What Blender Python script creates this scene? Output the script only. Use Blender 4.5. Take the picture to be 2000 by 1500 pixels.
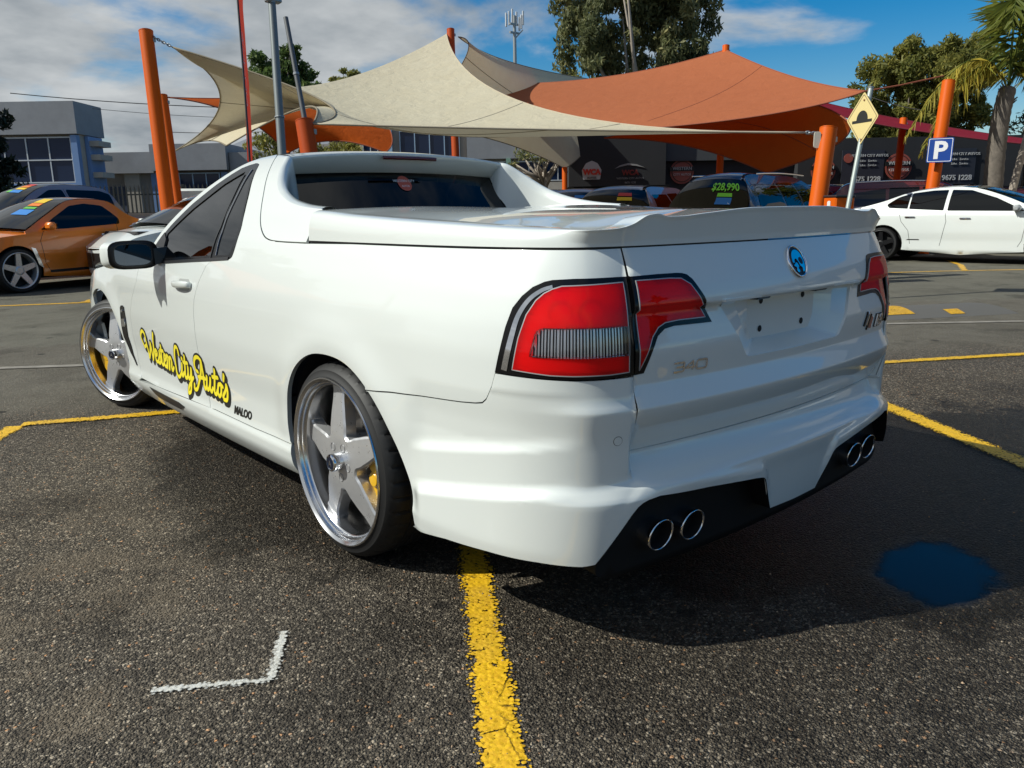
import bpy, math, random
import numpy as np
from mathutils import Vector, Matrix
from mathutils.geometry import delaunay_2d_cdt

for o in list(bpy.data.objects): bpy.data.objects.remove(o)
scene = bpy.context.scene
rad = math.radians

# ---------------------------------------------------------------- camera
CAM = np.array([-2.15814827, -2.31775852, 1.15139482]); YAW, PITCH, ROLL, FPX = -0.707916071, 0.216086076, -0.0164005778, 1547.12763
_fw = np.array([-math.sin(YAW) * math.cos(PITCH), math.cos(YAW) * math.cos(PITCH), -math.sin(PITCH)])
_rt = np.array([math.cos(YAW), math.sin(YAW), 0.0]); _up = np.cross(_rt, _fw)
_r2 = math.cos(ROLL) * _rt + math.sin(ROLL) * _up; _u2 = -math.sin(ROLL) * _rt + math.cos(ROLL) * _up
cam_data = bpy.data.cameras.new('camera'); cam = bpy.data.objects.new('camera', cam_data)
scene.collection.objects.link(cam)
m = Matrix(((_r2[0], _u2[0], -_fw[0], CAM[0]), (_r2[1], _u2[1], -_fw[1], CAM[1]), (_r2[2], _u2[2], -_fw[2], CAM[2]), (0, 0, 0, 1)))
cam.matrix_world = m
cam_data.sensor_width = 36.0; cam_data.lens = FPX / 2000 * 36.0
cam_data.clip_start = .05; cam_data.clip_end = 3000
scene.camera = cam

# ---------------------------------------------------------------- sun and sky
SUN_TO = Vector((-1.0, .55, 1.0)).normalized()          # direction towards the sun
sun_l = bpy.data.lights.new('sun', 'SUN'); sun_l.energy = 5.0; sun_l.angle = rad(.53); sun_l.color = (.985, .985, .90)
sun = bpy.data.objects.new('sun', sun_l); scene.collection.objects.link(sun)
sun.rotation_euler = SUN_TO.to_track_quat('Z', 'Y').to_euler(); sun.location = (-20, 11, 20)

world = bpy.data.worlds.new('World'); scene.world = world; world.use_nodes = True
nt = world.node_tree; nt.nodes.clear(); L = nt.links.new
w_out = nt.nodes.new('ShaderNodeOutputWorld'); bg = nt.nodes.new('ShaderNodeBackground'); bg.inputs[1].default_value = .070
sky = nt.nodes.new('ShaderNodeTexSky'); sky.sky_type = 'NISHITA'; sky.sun_disc = False
sky.sun_elevation = math.asin(SUN_TO.z); sky.sun_rotation = math.atan2(SUN_TO.x, SUN_TO.y); sky.altitude = 30
sky.air_density = 1.0; sky.dust_density = .6; sky.ozone_density = 2.2
tc = nt.nodes.new('ShaderNodeTexCoord')
def wmath(op, a, b=None, c=None):
    n = nt.nodes.new('ShaderNodeMath'); n.operation = op
    for i, v in enumerate((a, b, c)):
        if v is None: continue
        if isinstance(v, (int, float)): n.inputs[i].default_value = v
        else: L(v, n.inputs[i])
    return n.outputs[0]
sep = nt.nodes.new('ShaderNodeSeparateXYZ'); L(tc.outputs['Generated'], sep.inputs[0])
# cloud layer seen in perspective: direction divided by height
zc = wmath('MAXIMUM', sep.outputs[2], 0.0); zc = wmath('ADD', zc, .22)
px_, py_ = wmath('DIVIDE', sep.outputs[0], zc), wmath('DIVIDE', sep.outputs[1], zc)
cmb = nt.nodes.new('ShaderNodeCombineXYZ'); L(px_, cmb.inputs[0]); L(py_, cmb.inputs[1])
n1 = nt.nodes.new('ShaderNodeTexNoise'); n1.inputs['Scale'].default_value = 1.15; n1.inputs['Detail'].default_value = 7; n1.inputs['Roughness'].default_value = .56; n1.inputs['Distortion'].default_value = .25
L(cmb.outputs[0], n1.inputs['Vector'])
n2 = nt.nodes.new('ShaderNodeTexNoise'); n2.inputs['Scale'].default_value = 2.6; n2.inputs['Detail'].default_value = 5; n2.inputs['Roughness'].default_value = .55
mp2 = nt.nodes.new('ShaderNodeMapping'); mp2.inputs['Location'].default_value = (7.3, 2.1, 0); L(cmb.outputs[0], mp2.inputs[0]); L(mp2.outputs[0], n2.inputs['Vector'])
# the cloud bank stands to the north-west (left), the sky clears to the east
bank = wmath('ADD', wmath('MULTIPLY', px_, -.62), wmath('MULTIPLY', py_, .42))
bank = wmath('ADD', bank, .10)
cov = wmath('ADD', n1.outputs['Fac'], wmath('MULTIPLY', bank, .17))
mr = nt.nodes.new('ShaderNodeMapRange'); mr.interpolation_type = 'SMOOTHSTEP'; mr.inputs[1].default_value = .445; mr.inputs[2].default_value = .60; L(cov, mr.inputs[0])
cr = nt.nodes.new('ShaderNodeValToRGB'); cr.color_ramp.elements[0].position = .30; cr.color_ramp.elements[0].color = (3.8, 4.35, 4.85, 1)
cr.color_ramp.elements[1].position = .66; cr.color_ramp.elements[1].color = (8.2, 8.6, 8.8, 1); L(n2.outputs['Fac'], cr.inputs[0])
mixc = nt.nodes.new('ShaderNodeMixRGB'); L(mr.outputs[0], mixc.inputs[0]); hs = nt.nodes.new('ShaderNodeHueSaturation'); hs.inputs['Saturation'].default_value = 1.66; hs.inputs['Value'].default_value = 1.45; L(sky.outputs[0], hs.inputs['Color']); L(hs.outputs[0], mixc.inputs[1]); L(cr.outputs[0], mixc.inputs[2])
L(mixc.outputs[0], bg.inputs[0]); L(bg.outputs[0], w_out.inputs[0])

vs = scene.view_settings; vs.view_transform = 'Standard'; vs.look = 'None'; vs.exposure = 0.0; vs.gamma = 1.0; vs.use_curve_mapping = False
scene.cycles.max_bounces = 8; scene.cycles.transparent_max_bounces = 16; scene.cycles.use_denoising = True
scene.cycles.caustics_reflective = False; scene.cycles.caustics_refractive = False
# ---------------------------------------------------------------- helpers
COL = scene.collection
MATS = {}
def mat(name, col=(.5, .5, .5), rough=.5, metal=0., coat=0., coat_rough=.03, spec=.5, build=None, **kw):
    if name in MATS: return MATS[name]
    m = bpy.data.materials.new(name); m.use_nodes = True; nt = m.node_tree
    b = nt.nodes['Principled BSDF']
    b.inputs['Base Color'].default_value = (*col, 1); b.inputs['Roughness'].default_value = rough; b.inputs['Metallic'].default_value = metal
    b.inputs['Coat Weight'].default_value = coat; b.inputs['Coat Roughness'].default_value = coat_rough
    b.inputs['Specular IOR Level'].default_value = spec
    for k, v in kw.items(): b.inputs[k.replace('_', ' ')].default_value = v
    if build: build(nt, b)
    MATS[name] = m
    return m
class NB:
    """tiny node helper"""
    def __init__(s, nt): s.nt = nt
    def n(s, typ, ins=None, **attrs):
        n = s.nt.nodes.new('ShaderNode' + typ)
        for k, v in attrs.items(): setattr(n, k, v)
        for k, v in (ins or {}).items(): s.set(n.inputs[k], v)
        return n
    def set(s, sock, v):
        if isinstance(v, bpy.types.NodeSocket): s.nt.links.new(v, sock)
        elif isinstance(v, tuple) and len(v) == 3 and sock.type == 'RGBA': sock.default_value = (*v, 1)
        else: sock.default_value = v
    def math(s, op, a, b=0., c=0.):
        n = s.n('Math', {0: a, 1: b, 2: c}, operation=op); return n.outputs[0]
    def ramp(s, fac, stops, interp='LINEAR'):
        n = s.n('ValToRGB', {0: fac}); cr = n.color_ramp; cr.interpolation = interp
        while len(cr.elements) < len(stops): cr.elements.new(.5)
        for e, (p, c) in zip(cr.elements, stops):
            e.position = p; e.color = (*c, 1) if isinstance(c, tuple) else (c, c, c, 1)
        return n.outputs[0]
    def noise(s, vec, scale, detail=4, rough=.5, dist=0.):
        n = s.n('TexNoise', {'Scale': scale, 'Detail': detail, 'Roughness': rough, 'Distortion': dist})
        if vec is not None: s.set(n.inputs['Vector'], vec)
        return n.outputs['Fac']
    def mix(s, fac, a, b, mode='MIX'):
        n = s.n('MixRGB', {0: fac, 1: a, 2: b}, blend_type=mode); return n.outputs[0]
    def mapr(s, v, a, b, c=0., d=1., smooth=False):
        n = s.n('MapRange', {0: v, 1: a, 2: b, 3: c, 4: d}); 
        if smooth: n.interpolation_type = 'SMOOTHSTEP'
        return n.outputs[0]
    def bump(s, h, strength=.3, dist=.01):
        return s.n('Bump', {'Height': h, 'Strength': strength, 'Distance': dist}).outputs[0]
    def obj(s): return s.n('TexCoord').outputs['Object']
    def pos(s): return s.n('NewGeometry').outputs['Position']

def tag(o, label=None, cat=None, group=None, kind=None):
    if label: o['label'] = label
    if cat: o['category'] = cat
    if group: o['group'] = group
    if kind: o['kind'] = kind
    return o
def empty(name, loc=(0, 0, 0), rz=0., **kw):
    o = bpy.data.objects.new(name, None); COL.objects.link(o); o.location = loc; o.rotation_euler = (0, 0, rz)
    o.empty_display_size = .2
    return tag(o, **kw)
def mk(name, verts, faces, mt, parent=None, smooth=False, normals=None, **kw):
    me = bpy.data.meshes.new(name)
    me.from_pydata([tuple(map(float, v)) for v in verts], [], [tuple(map(int, f)) for f in faces])
    if isinstance(mt, (list, tuple)):
        for x in mt: me.materials.append(x)
    else: me.materials.append(mt)
    if smooth or normals is not None: me.polygons.foreach_set('use_smooth', [True] * len(me.polygons))
    me.update()
    if normals is not None: me.normals_split_custom_set_from_vertices([tuple(map(float, n)) for n in normals])
    o = bpy.data.objects.new(name, me); COL.objects.link(o)
    if parent is not None: o.parent = parent
    return tag(o, **kw)
def dup(root, loc=None, rz=None, **kw):
    r = root.copy(); COL.objects.link(r)
    if loc is not None: r.location = loc
    if rz is not None: r.rotation_euler = (0, 0, rz)
    for ch in list(root.children):
        c = ch.copy(); COL.objects.link(c); c.parent = r
        for g in list(ch.children):
            d = g.copy(); COL.objects.link(d); d.parent = c
    return tag(r, **kw)

class MB:
    """collects simple solids into one mesh"""
    def __init__(s): s.v = []; s.f = []; s.n = 0
    def add(s, v, f):
        v = [tuple(map(float, p)) for p in v]
        s.f += [tuple(int(i) + s.n for i in q) for q in f]; s.v += v; s.n += len(v); return s
    def box(s, c, d, rz=0., bev=0.):
        x, y, z = (k / 2 for k in d); M3 = Matrix.Rotation(rz, 3, 'Z')
        if bev <= 0:
            pts = [(i, j, k) for k in (-z, z) for j in (-y, y) for i in (-x, x)]
            fs = [(0, 2, 3, 1), (4, 5, 7, 6), (0, 1, 5, 4), (2, 6, 7, 3), (0, 4, 6, 2), (1, 3, 7, 5)]
        else:
            b = min(bev, x * .9, y * .9, z * .9)
            ring = [(-x + b, -y), (x - b, -y), (x, -y + b), (x, y - b), (x - b, y), (-x + b, y), (-x, y - b), (-x, -y + b)]
            inr = [(-x + b, -y + b), (x - b, -y + b), (x - b, -y + b), (x - b, y - b), (x - b, y - b), (-x + b, y - b), (-x + b, y - b), (-x + b, -y + b)]
            pts = [(*p, -z) for p in inr] + [(*p, -z + b) for p in ring] + [(*p, z - b) for p in ring] + [(*p, z) for p in inr]
            fs = []
            for r in range(3):
                for i in range(8): fs.append((r * 8 + i, r * 8 + (i + 1) % 8, r * 8 + 8 + (i + 1) % 8, r * 8 + 8 + i))
            fs += [(7, 6, 5, 4, 3, 2, 1, 0), tuple(range(24, 32))]
        pts = [M3 @ Vector(p) + Vector(c) for p in pts]
        return s.add(pts, fs)
    def tube(s, pts, r, seg=10, caps=True, r_end=None):
        pts = [Vector(p) for p in pts]; n = len(pts); vs = []; fs = []
        rr = r if hasattr(r, '__len__') else ([r] * n if r_end is None else [r + (r_end - r) * i / (n - 1) for i in range(n)])
        up = None
        for i, p in enumerate(pts):
            d = (pts[min(i + 1, n - 1)] - pts[max(i - 1, 0)]).normalized()
            if up is None:
                a = Vector((0, 0, 1)) if abs(d.z) < .9 else Vector((1, 0, 0))
            else: a = up
            u = (a - d * a.dot(d)).normalized(); w = d.cross(u); up = u
            for k in range(seg):
                th = 2 * math.pi * k / seg; vs.append(p + (u * math.cos(th) + w * math.sin(th)) * rr[i])
        for i in range(n - 1):
            for k in range(seg): fs.append((i * seg + k, i * seg + (k + 1) % seg, (i + 1) * seg + (k + 1) % seg, (i + 1) * seg + k))
        if caps: fs += [tuple(range(seg - 1, -1, -1)), tuple(range((n - 1) * seg, n * seg))]
        return s.add(vs, fs)
    def lathe(s, prof, axis='z', c=(0, 0, 0), seg=48, closed=False, rfun=None):
        """prof: (r, h) pairs; h along the axis"""
        vs = []; fs = []; n = len(prof)
        for k in range(seg):
            th = 2 * math.pi * k / seg
            for j, (r, h) in enumerate(prof):
                if rfun: r = rfun(k, j, r)
                a, b = r * math.cos(th), r * math.sin(th)
                p = {'z': (a, b, h), 'x': (h, a, b), 'y': (b, h, a)}[axis]
                vs.append((p[0] + c[0], p[1] + c[1], p[2] + c[2]))
        for k in range(seg):
            k2 = (k + 1) % seg
            for j in range(n - 1 if not closed else n):
                j2 = (j + 1) % n
                fs.append((k * n + j, k2 * n + j, k2 * n + j2, k * n + j2))
        return s.add(vs, fs)
    def prism(s, poly, h0, h1, fn=None):
        """extrude a flat outline; fn maps (a,b,h) to a point"""
        n = len(poly); fn = fn or (lambda a, b, h: (a, b, h))
        vs = [fn(a, b, h0) for a, b in poly] + [fn(a, b, h1) for a, b in poly]
        fs = [tuple(range(n - 1, -1, -1)), tuple(range(n, 2 * n))] + [(i, (i + 1) % n, n + (i + 1) % n, n + i) for i in range(n)]
        return s.add(vs, fs)
    def build(s, name, mt, parent=None, smooth=False, angle=None, **kw):
        o = mk(name, s.v, s.f, mt, parent, smooth=smooth or angle is not None, **kw)
        if angle is not None: o.data.set_sharp_from_angle(angle=rad(angle))
        return o

def resample(poly, res, closed=True):
    poly = [np.array(p[:2], float) for p in poly]; out = []
    n = len(poly)
    for i in range(n if closed else n - 1):
        a, b = poly[i], poly[(i + 1) % n]; k = max(1, int(math.ceil(np.linalg.norm(b - a) / res)))
        for j in range(k): out.append(a + (b - a) * j / k)
    if not closed: out.append(poly[-1])
    return np.array(out)
def inside(poly, pts):
    x, y = pts[:, 0], pts[:, 1]; r = np.zeros(len(pts), bool); n = len(poly)
    for i in range(n):
        x1, y1 = poly[i]; x2, y2 = poly[(i + 1) % n]
        if y1 == y2: continue
        c = ((y1 > y) != (y2 > y)) & (x < (x2 - x1) * (y - y1) / (y2 - y1) + x1); r ^= c
    return r
def edge_dist(poly, pts):
    d = np.full(len(pts), 1e9); n = len(poly)
    for i in range(n):
        a, b = poly[i], poly[(i + 1) % n]; ab = b - a; l = ab @ ab
        if l < 1e-14: continue
        t = np.clip(((pts - a) @ ab) / l, 0, 1); d = np.minimum(d, np.linalg.norm(pts - a - t[:, None] * ab, axis=1))
    return d
def tri2d(outer, holes, res, rows=(), creases=()):
    loops = [resample(outer, res)] + [resample(h, res) for h in holes]
    lo = loops[0].min(0); hi = loops[0].max(0)
    gx = np.arange(lo[0] + res / 2, hi[0], res); gy = np.arange(lo[1] + res / 2, hi[1], res)
    if len(rows): gy = np.unique(np.r_[gy[np.min(np.abs(gy[:, None] - np.array(rows)[None]), 1) > res * .4], [r for r in rows if lo[1] < r < hi[1]]])
    g = np.stack(np.meshgrid(gx, gy), -1).reshape(-1, 2)
    ok = inside(loops[0], g)
    for h in loops[1:]: ok &= ~inside(h, g)
    g = g[ok]
    for l in loops:
        if len(g): g = g[edge_dist(l, g) > res * .45]
    cl = [resample(c, res, closed=False) for c in creases]
    for c in cl:
        if len(g): g = g[edge_dist(np.vstack([c, c[::-1]]), g) > res * .35]
    vs = np.vstack(loops + [g] + cl); edges = []; k = 0
    for l in loops:
        edges += [(k + i, k + (i + 1) % len(l)) for i in range(len(l))]; k += len(l)
    k += len(g)
    for c in cl: edges += [(k + i, k + i + 1) for i in range(len(c) - 1)]; k += len(c)
    r = delaunay_2d_cdt([Vector(v) for v in vs], edges, [], 0, 1e-7)
    V = np.array([tuple(v) for v in r[0]]); F = np.array([f for f in r[2] if len(f) == 3])
    c = V[F].mean(1); keep = inside(loops[0], c)
    for h in loops[1:]: keep &= ~inside(h, c)
    F = F[keep]
    a = V[F]; ar = (a[:, 1, 0] - a[:, 0, 0]) * (a[:, 2, 1] - a[:, 0, 1]) - (a[:, 2, 0] - a[:, 0, 0]) * (a[:, 1, 1] - a[:, 0, 1])
    F = F[np.abs(ar) > 1e-12]; ar = ar[np.abs(ar) > 1e-12]
    F[ar < 0] = F[ar < 0][:, ::-1]
    return V, F
def normals_of(S, a, b, sign, e=.0015):
    da = S(a + e, b) - S(a - e, b); db = S(a, b + e) - S(a, b - e)
    n = np.cross(da, db) * sign; l = np.linalg.norm(n, axis=1)[:, None]; l[l < 1e-12] = 1
    return n / l
def panel(name, S, outer, mt, parent=None, holes=(), res=.02, sign=-1, off=0., flange=.014, rows=(), creases=(), **kw):
    """sheet cut from the surface S(a, b) along an outline, with a turned-in edge"""
    V, F = tri2d(outer, holes, res, rows, creases)
    a, b = V[:, 0], V[:, 1]; N = normals_of(S, a, b, sign); X = S(a, b) + N * off
    if sign < 0: F = F[:, ::-1]
    cnt = {}
    for f in F:
        for i in range(3):
            e = (f[i], f[(i + 1) % 3]); cnt[tuple(sorted(e))] = cnt.get(tuple(sorted(e)), []) + [e]
    be = [v[0] for v in cnt.values() if len(v) == 1]
    verts = list(X); norms = list(N); faces = [tuple(f) for f in F]
    if flange:
        ids = {}
        for e in be:
            for i in e:
                if i not in ids: ids[i] = None
        # outward tangent of the edge, for the normals of the turned-in strip
        tang = {}
        for i, j in be:
            d = X[j] - X[i]
            for q in (i, j): tang[q] = tang.get(q, np.zeros(3)) + d / (np.linalg.norm(d) + 1e-9)
        for i in ids:
            tt = tang[i]; on = np.cross(tt, N[i]); l = np.linalg.norm(on); on = on / l if l > 1e-9 else N[i]
            ids[i] = len(verts); verts.append(X[i]); norms.append(on); verts.append(X[i] - N[i] * flange); norms.append(on)
        for i, j in be: faces.append((ids[i], ids[i] + 1, ids[j] + 1, ids[j]))
    return mk(name, verts, faces, mt, parent, normals=norms, **kw)
def sheet(name, S, A, B, mt, parent=None, sign=1, off=0., **kw):
    """quad grid over S(a, b)"""
    A = np.asarray(A, float); B = np.asarray(B, float)
    a, b = [g.ravel() for g in np.meshgrid(A, B, indexing='ij')]
    N = normals_of(S, a, b, sign); X = S(a, b) + N * off; nb = len(B)
    fs = []
    for i in range(len(A) - 1):
        for j in range(nb - 1):
            q = (i * nb + j, (i + 1) * nb + j, (i + 1) * nb + j + 1, i * nb + j + 1)
            fs.append(q if sign > 0 else q[::-1])
    return mk(name, X, fs, mt, parent, normals=N, **kw)
def rounded(poly, r, n=6):
    """round the corners of a polygon; r a number or one per corner"""
    P_ = [np.array(p, float) for p in poly]; out = []; m = len(P_)
    for i in range(m):
        p0, p1, p2 = P_[i - 1], P_[i], P_[(i + 1) % m]; rr = r[i] if hasattr(r, '__len__') else r
        d0 = p0 - p1; d2 = p2 - p1; l0 = np.linalg.norm(d0); l2 = np.linalg.norm(d2); k = min(rr, l0 * .49, l2 * .49)
        if k < 1e-5: out.append(p1); continue
        a = p1 + d0 / l0 * k; c = p1 + d2 / l2 * k
        for j in range(n + 1):
            t = j / n; out.append((1 - t) ** 2 * a + 2 * t * (1 - t) * p1 + t * t * c)
    return out
def text_mesh(name, body, size, fn, mt, parent=None, extrude=.002, align='CENTER', shear=0., bold=0., **kw):
    """lettering as thin solid mesh; fn maps (a, b, h) to a point"""
    cu = bpy.data.curves.new('tmp', 'FONT'); cu.body = body; cu.size = size; cu.align_x = align; cu.shear = shear; cu.offset = bold
    cu.resolution_u = 3; cu.extrude = .5
    o = bpy.data.objects.new('tmp', cu); COL.objects.link(o)
    dg = bpy.context.evaluated_depsgraph_get(); me = bpy.data.meshes.new_from_object(o.evaluated_get(dg))
    bpy.data.objects.remove(o)
    vs = [fn(v.co.x, v.co.y, extrude if v.co.z > 0 else 0.) for v in me.vertices]
    fs = [tuple(p.vertices) for p in me.polygons]
    bpy.data.meshes.remove(me)
    return mk(name, vs, fs, mt, parent, **kw)
def px_depth(u, v, D):
    """world point at pixel (u,v) of the 2000x1500 photograph at optical depth D (survey helper)"""
    return CAM + D * (_fw + _r2 * (u - 1000) / FPX + _u2 * (750 - v) / FPX)
def px_ground(u, v, z=0.):
    d = _fw + _r2 * (u - 1000) / FPX + _u2 * (750 - v) / FPX
    return CAM + d * ((z - CAM[2]) / d[2])
# ---------------------------------------------------------------- ute body surface (numpy)
def sm(a, b, x):
    t = np.clip((np.asarray(x, float) - a) / (b - a), 0, 1)
    return t * t * (3 - 2 * t)

def pchip(pts):
    xs = np.array([p[0] for p in pts], float); ys = np.array([p[1] for p in pts], float)
    h = np.diff(xs); d = np.diff(ys) / h; m = np.zeros_like(ys)
    for i in range(1, len(xs) - 1):
        if d[i - 1] * d[i] > 0:
            w1 = 2 * h[i] + h[i - 1]; w2 = h[i] + 2 * h[i - 1]
            m[i] = (w1 + w2) / (w1 / d[i - 1] + w2 / d[i])
    m[0] = d[0]; m[-1] = d[-1]
    def f(x):
        x = np.clip(np.asarray(x, float), xs[0], xs[-1])
        i = np.clip(np.searchsorted(xs, x) - 1, 0, len(xs) - 2)
        s = (x - xs[i]) / h[i]
        return ((1 + 2 * s) * (1 - s) ** 2 * ys[i] + s * (1 - s) ** 2 * h[i] * m[i]
                + s * s * (3 - 2 * s) * ys[i + 1] + s * s * (s - 1) * h[i] * m[i + 1])
    return f

def spline(P, n=60, closed=False):
    """centripetal Catmull-Rom through the points, n samples per span"""
    P = np.array(P, float)
    P = np.vstack([P[-1], P, P[0], P[1]]) if closed else np.vstack([2 * P[0] - P[1], P, 2 * P[-1] - P[-2]])
    out = []
    for i in range(1, len(P) - 2):
        p0, p1, p2, p3 = P[i - 1:i + 3]
        t0 = 0; t1 = np.linalg.norm(p1 - p0) ** .5 + 1e-9; t2 = t1 + np.linalg.norm(p2 - p1) ** .5 + 1e-9
        t3 = t2 + np.linalg.norm(p3 - p2) ** .5 + 1e-9
        t = np.linspace(t1, t2, n, endpoint=False)[:, None]
        A1 = (t1 - t) / (t1 - t0) * p0 + (t - t0) / (t1 - t0) * p1
        A2 = (t2 - t) / (t2 - t1) * p1 + (t - t1) / (t2 - t1) * p2
        A3 = (t3 - t) / (t3 - t2) * p2 + (t - t2) / (t3 - t2) * p3
        B1 = (t2 - t) / (t2 - t0) * A1 + (t - t0) / (t2 - t0) * A2
        B2 = (t3 - t) / (t3 - t1) * A2 + (t - t1) / (t3 - t1) * A3
        out.append((t2 - t) / (t2 - t1) * B1 + (t - t1) / (t2 - t1) * B2)
    if not closed: out.append(P[-2][None])
    return np.vstack(out)

HALF = [(0, -1.113), (.25, -1.105), (.5, -1.083), (.678, -1.055), (.77, -1.018), (.84, -.957), (.893, -.862),
        (.93, -.70), (.949, -.5), (.956, -.2), (.957, .5), (.955, 1.5), (.942, 2.3), (.932, 2.7), (.918, 3.1), (.87, 3.45),
        (.75, 3.72), (.5, 3.88), (0, 3.93)]
_q = spline([(-x, y) for x, y in HALF[1:5][::-1]] + HALF, 120)
_s = np.r_[0, np.cumsum(np.linalg.norm(np.diff(_q, axis=0), axis=1))]
_u = np.linspace(0, _s[-1], 6000)
_q = np.stack([np.interp(_u, _s, _q[:, k]) for k in range(2)], 1)
_k0 = int(np.argmin(np.hypot(_q[:, 0], _q[:, 1] + 1.113)))
PT = _u - _u[_k0]
_ker = np.hanning(81); _ker /= _ker.sum()
PQ = np.stack([np.convolve(np.pad(_q[:, k], 40, mode='reflect', reflect_type='odd'), _ker, 'valid') for k in range(2)], 1)
_tg = np.gradient(PQ, PT, axis=0); _tg /= np.linalg.norm(_tg, axis=1)[:, None]
PN = np.stack([_tg[:, 1], -_tg[:, 0]], 1)
_rear = (PT >= 0) & (PT < .9); _side = (PT > .9) & (PT < 4.9)

def plan(t):
    t = np.asarray(t, float); a = np.abs(t); sg = np.where(t >= 0, -1., 1.)
    return (np.stack([sg * np.interp(a, PT, PQ[:, 0]), np.interp(a, PT, PQ[:, 1])], -1),
            np.stack([sg * np.interp(a, PT, PN[:, 0]), np.interp(a, PT, PN[:, 1])], -1))
def ty(y): return np.interp(y, PQ[_side][:, 1], PT[_side])          # plan coordinate of a point on the side
def tx(x): return np.interp(np.abs(x), PQ[_rear][:, 0], PT[_rear])  # plan coordinate of a point on the tail

d_side = pchip([(.10, -.10), (.16, -.06), (.205, -.028), (.25, -.008), (.285, -.006), (.31, -.014), (.34, -.019), (.42, -.020), (.55, -.007),
                (.66, 0), (.78, -.001), (.85, -.008), (.93, -.028), (1.0, -.054), (1.052, -.077), (1.10, -.105), (1.16, -.145),
                (1.22, -.19), (1.30, -.253), (1.36, -.313), (1.40, -.365), (1.43, -.43)])
d_corner = pchip([(.18, -.02), (.23, .012), (.26, .026), (.40, .03), (.424, .0295), (.430, .027), (.466, .004), (.472, .003), (.56, .004), (.650, .013), (.656, .0135), (.661, .0125), (.69, .004), (.74, .001),
                  (.80, 0), (.90, -.012), (1.0, -.042), (1.057, -.066), (1.12, -.10)])
d_gate = pchip([(.18, -.03), (.23, .0), (.27, .012), (.40, .026), (.4525, .0325), (.4555, .032), (.4585, .0295), (.466, .016), (.478, -.006), (.494, -.024), (.512, -.036), (.534, -.043), (.539, -.042), (.544, -.039), (.658, .0185), (.6615, .019), (.665, .0175), (.7155, -.006), (.7185, -.0068), (.722, -.0066), (.80, -.001),
                (.83, -.007), (.88, -.0185), (.897, -.0215), (.9045, -.0050), (.912, -.0045), (.95, -.012), (1.0, -.034), (1.057, -.063), (1.12, -.10)])
T_GATE = .682                                # tailgate shut line

def d_body(t, z):
    a = np.abs(t); q, n = plan(a); y = q[..., 1]; x = np.abs(q[..., 0])
    nx = np.clip(np.abs(n[..., 0]), 0, 1)
    ws = sm(.55, .995, nx) * (y > -1.2)                        # 1 on the flank, 0 on the tail
    zz = z
    rear = np.where(a < T_GATE, 1.0, 0.0)
    gate = d_gate(zz); corner = d_corner(zz)
    step = sm(T_GATE + .004, T_GATE - .004, a) + (sm(.80, .50, a) - sm(T_GATE + .004, T_GATE - .004, a)) * sm(.50, .46, zz)
    # raised lip over each exhaust cut-out
    zc = np.interp(a, [.0, .15, .19, .21, .62, .66, .70, .80], [.30, .31, .375, .392, .431, .428, .40, .27])
    gate = gate + .012 * sm(zc + .052, zc + .020, zz) * sm(.13, .21, a) * sm(.80, .66, a)
    dr = corner + (gate - corner) * step
    side = d_side(zz)
    # rear bumper flank: two steps that flare outwards going down, rising to the rear
    wb = sm(-.42, -.52, y)
    z1 = .49 + (-.5 - y) * .167; z2 = .372 + (-.5 - y) * .17
    b = .012 * sm(0, 1, np.clip((z1 + .040 - zz) / .046, 0, 1) ** 1.5) + .023 * sm(0, 1, np.clip((z2 + .032 - zz) / .044, 0, 1) ** 1.3)
    b = b - .010 * wb * sm(.30, .22, zz) - .02 * sm(.25, .17, zz)
    side_b = np.where(zz < .70, np.maximum(d_side(np.maximum(zz, .56)), -.012) - .010 + b, side)
    side_b = side + (side_b - side) * sm(.72, .60, zz)
    side = side + (side_b - side) * wb
    # rear arch: soft flare round the opening
    r = np.hypot(y, zz - .34)
    side = side + .013 * np.exp(-((r - .40) / .075) ** 2) * sm(.25, .45, zz) * sm(-.7, -.4, y)
    r2 = np.hypot(y - 2.86, zz - .34)
    side = side + .016 * np.exp(-((r2 - .40) / .09) ** 2) * sm(.2, .45, zz)
    # bonnet side falls away to the nose
    side = side - .10 * sm(2.9, 3.9, y) * sm(.55, .95, zz)
    return side * ws + dr * (1 - ws)

def P(t, z):
    q, n = plan(t)
    d = d_body(t, np.asarray(z, float))
    return np.stack([q[..., 0] + n[..., 0] * d, q[..., 1] + n[..., 1] * d, np.broadcast_to(z, np.shape(t)) * 1.0], -1)

def Pyz(y, z): return P(ty(y), z)
# ---------------------------------------------------------------- materials of the cars
def _paint(nt, b):
    k = NB(nt); p = k.obj()
    n = k.noise(p, 900, 2, .5)
    b_ = k.bump(n, .012, .001); nt.links.new(b_, b.inputs['Normal'])
def paint(name, col, rough=.30, flake=0.):
    return mat(name, col, rough, flake, coat=1., coat_rough=.015, build=_paint)
WHITE = paint('paint_white', (.685, .715, .69))
BLACK_PL = mat('black_plastic', (.012, .012, .013), .38)
MATT_BLACK = mat('black_matt', (.006, .006, .0065), .62, spec=.25)
BLACK_GL = mat('black_gloss', (.005, .005, .0055), .18, spec=.35)
RUBBER = mat('rubber', (.009, .009, .0095), .6)
CHROME = mat('chrome', (.82, .83, .85), .06, 1.)
def _brushed(nt, b):
    k = NB(nt); n = k.noise(k.obj(), 60, 3, .6)
    nt.links.new(k.mapr(n, .3, .7, .26, .40), b.inputs['Roughness'])
WHEEL_SILVER = mat('wheel_silver', (.60, .60, .61), .40, .65, coat=.35, build=_brushed)
SATIN = mat('satin_trim', (.42, .42, .42), .35, .3)
POLISHED = mat('polished_lip', (.72, .72, .73), .20, 1.)
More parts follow.
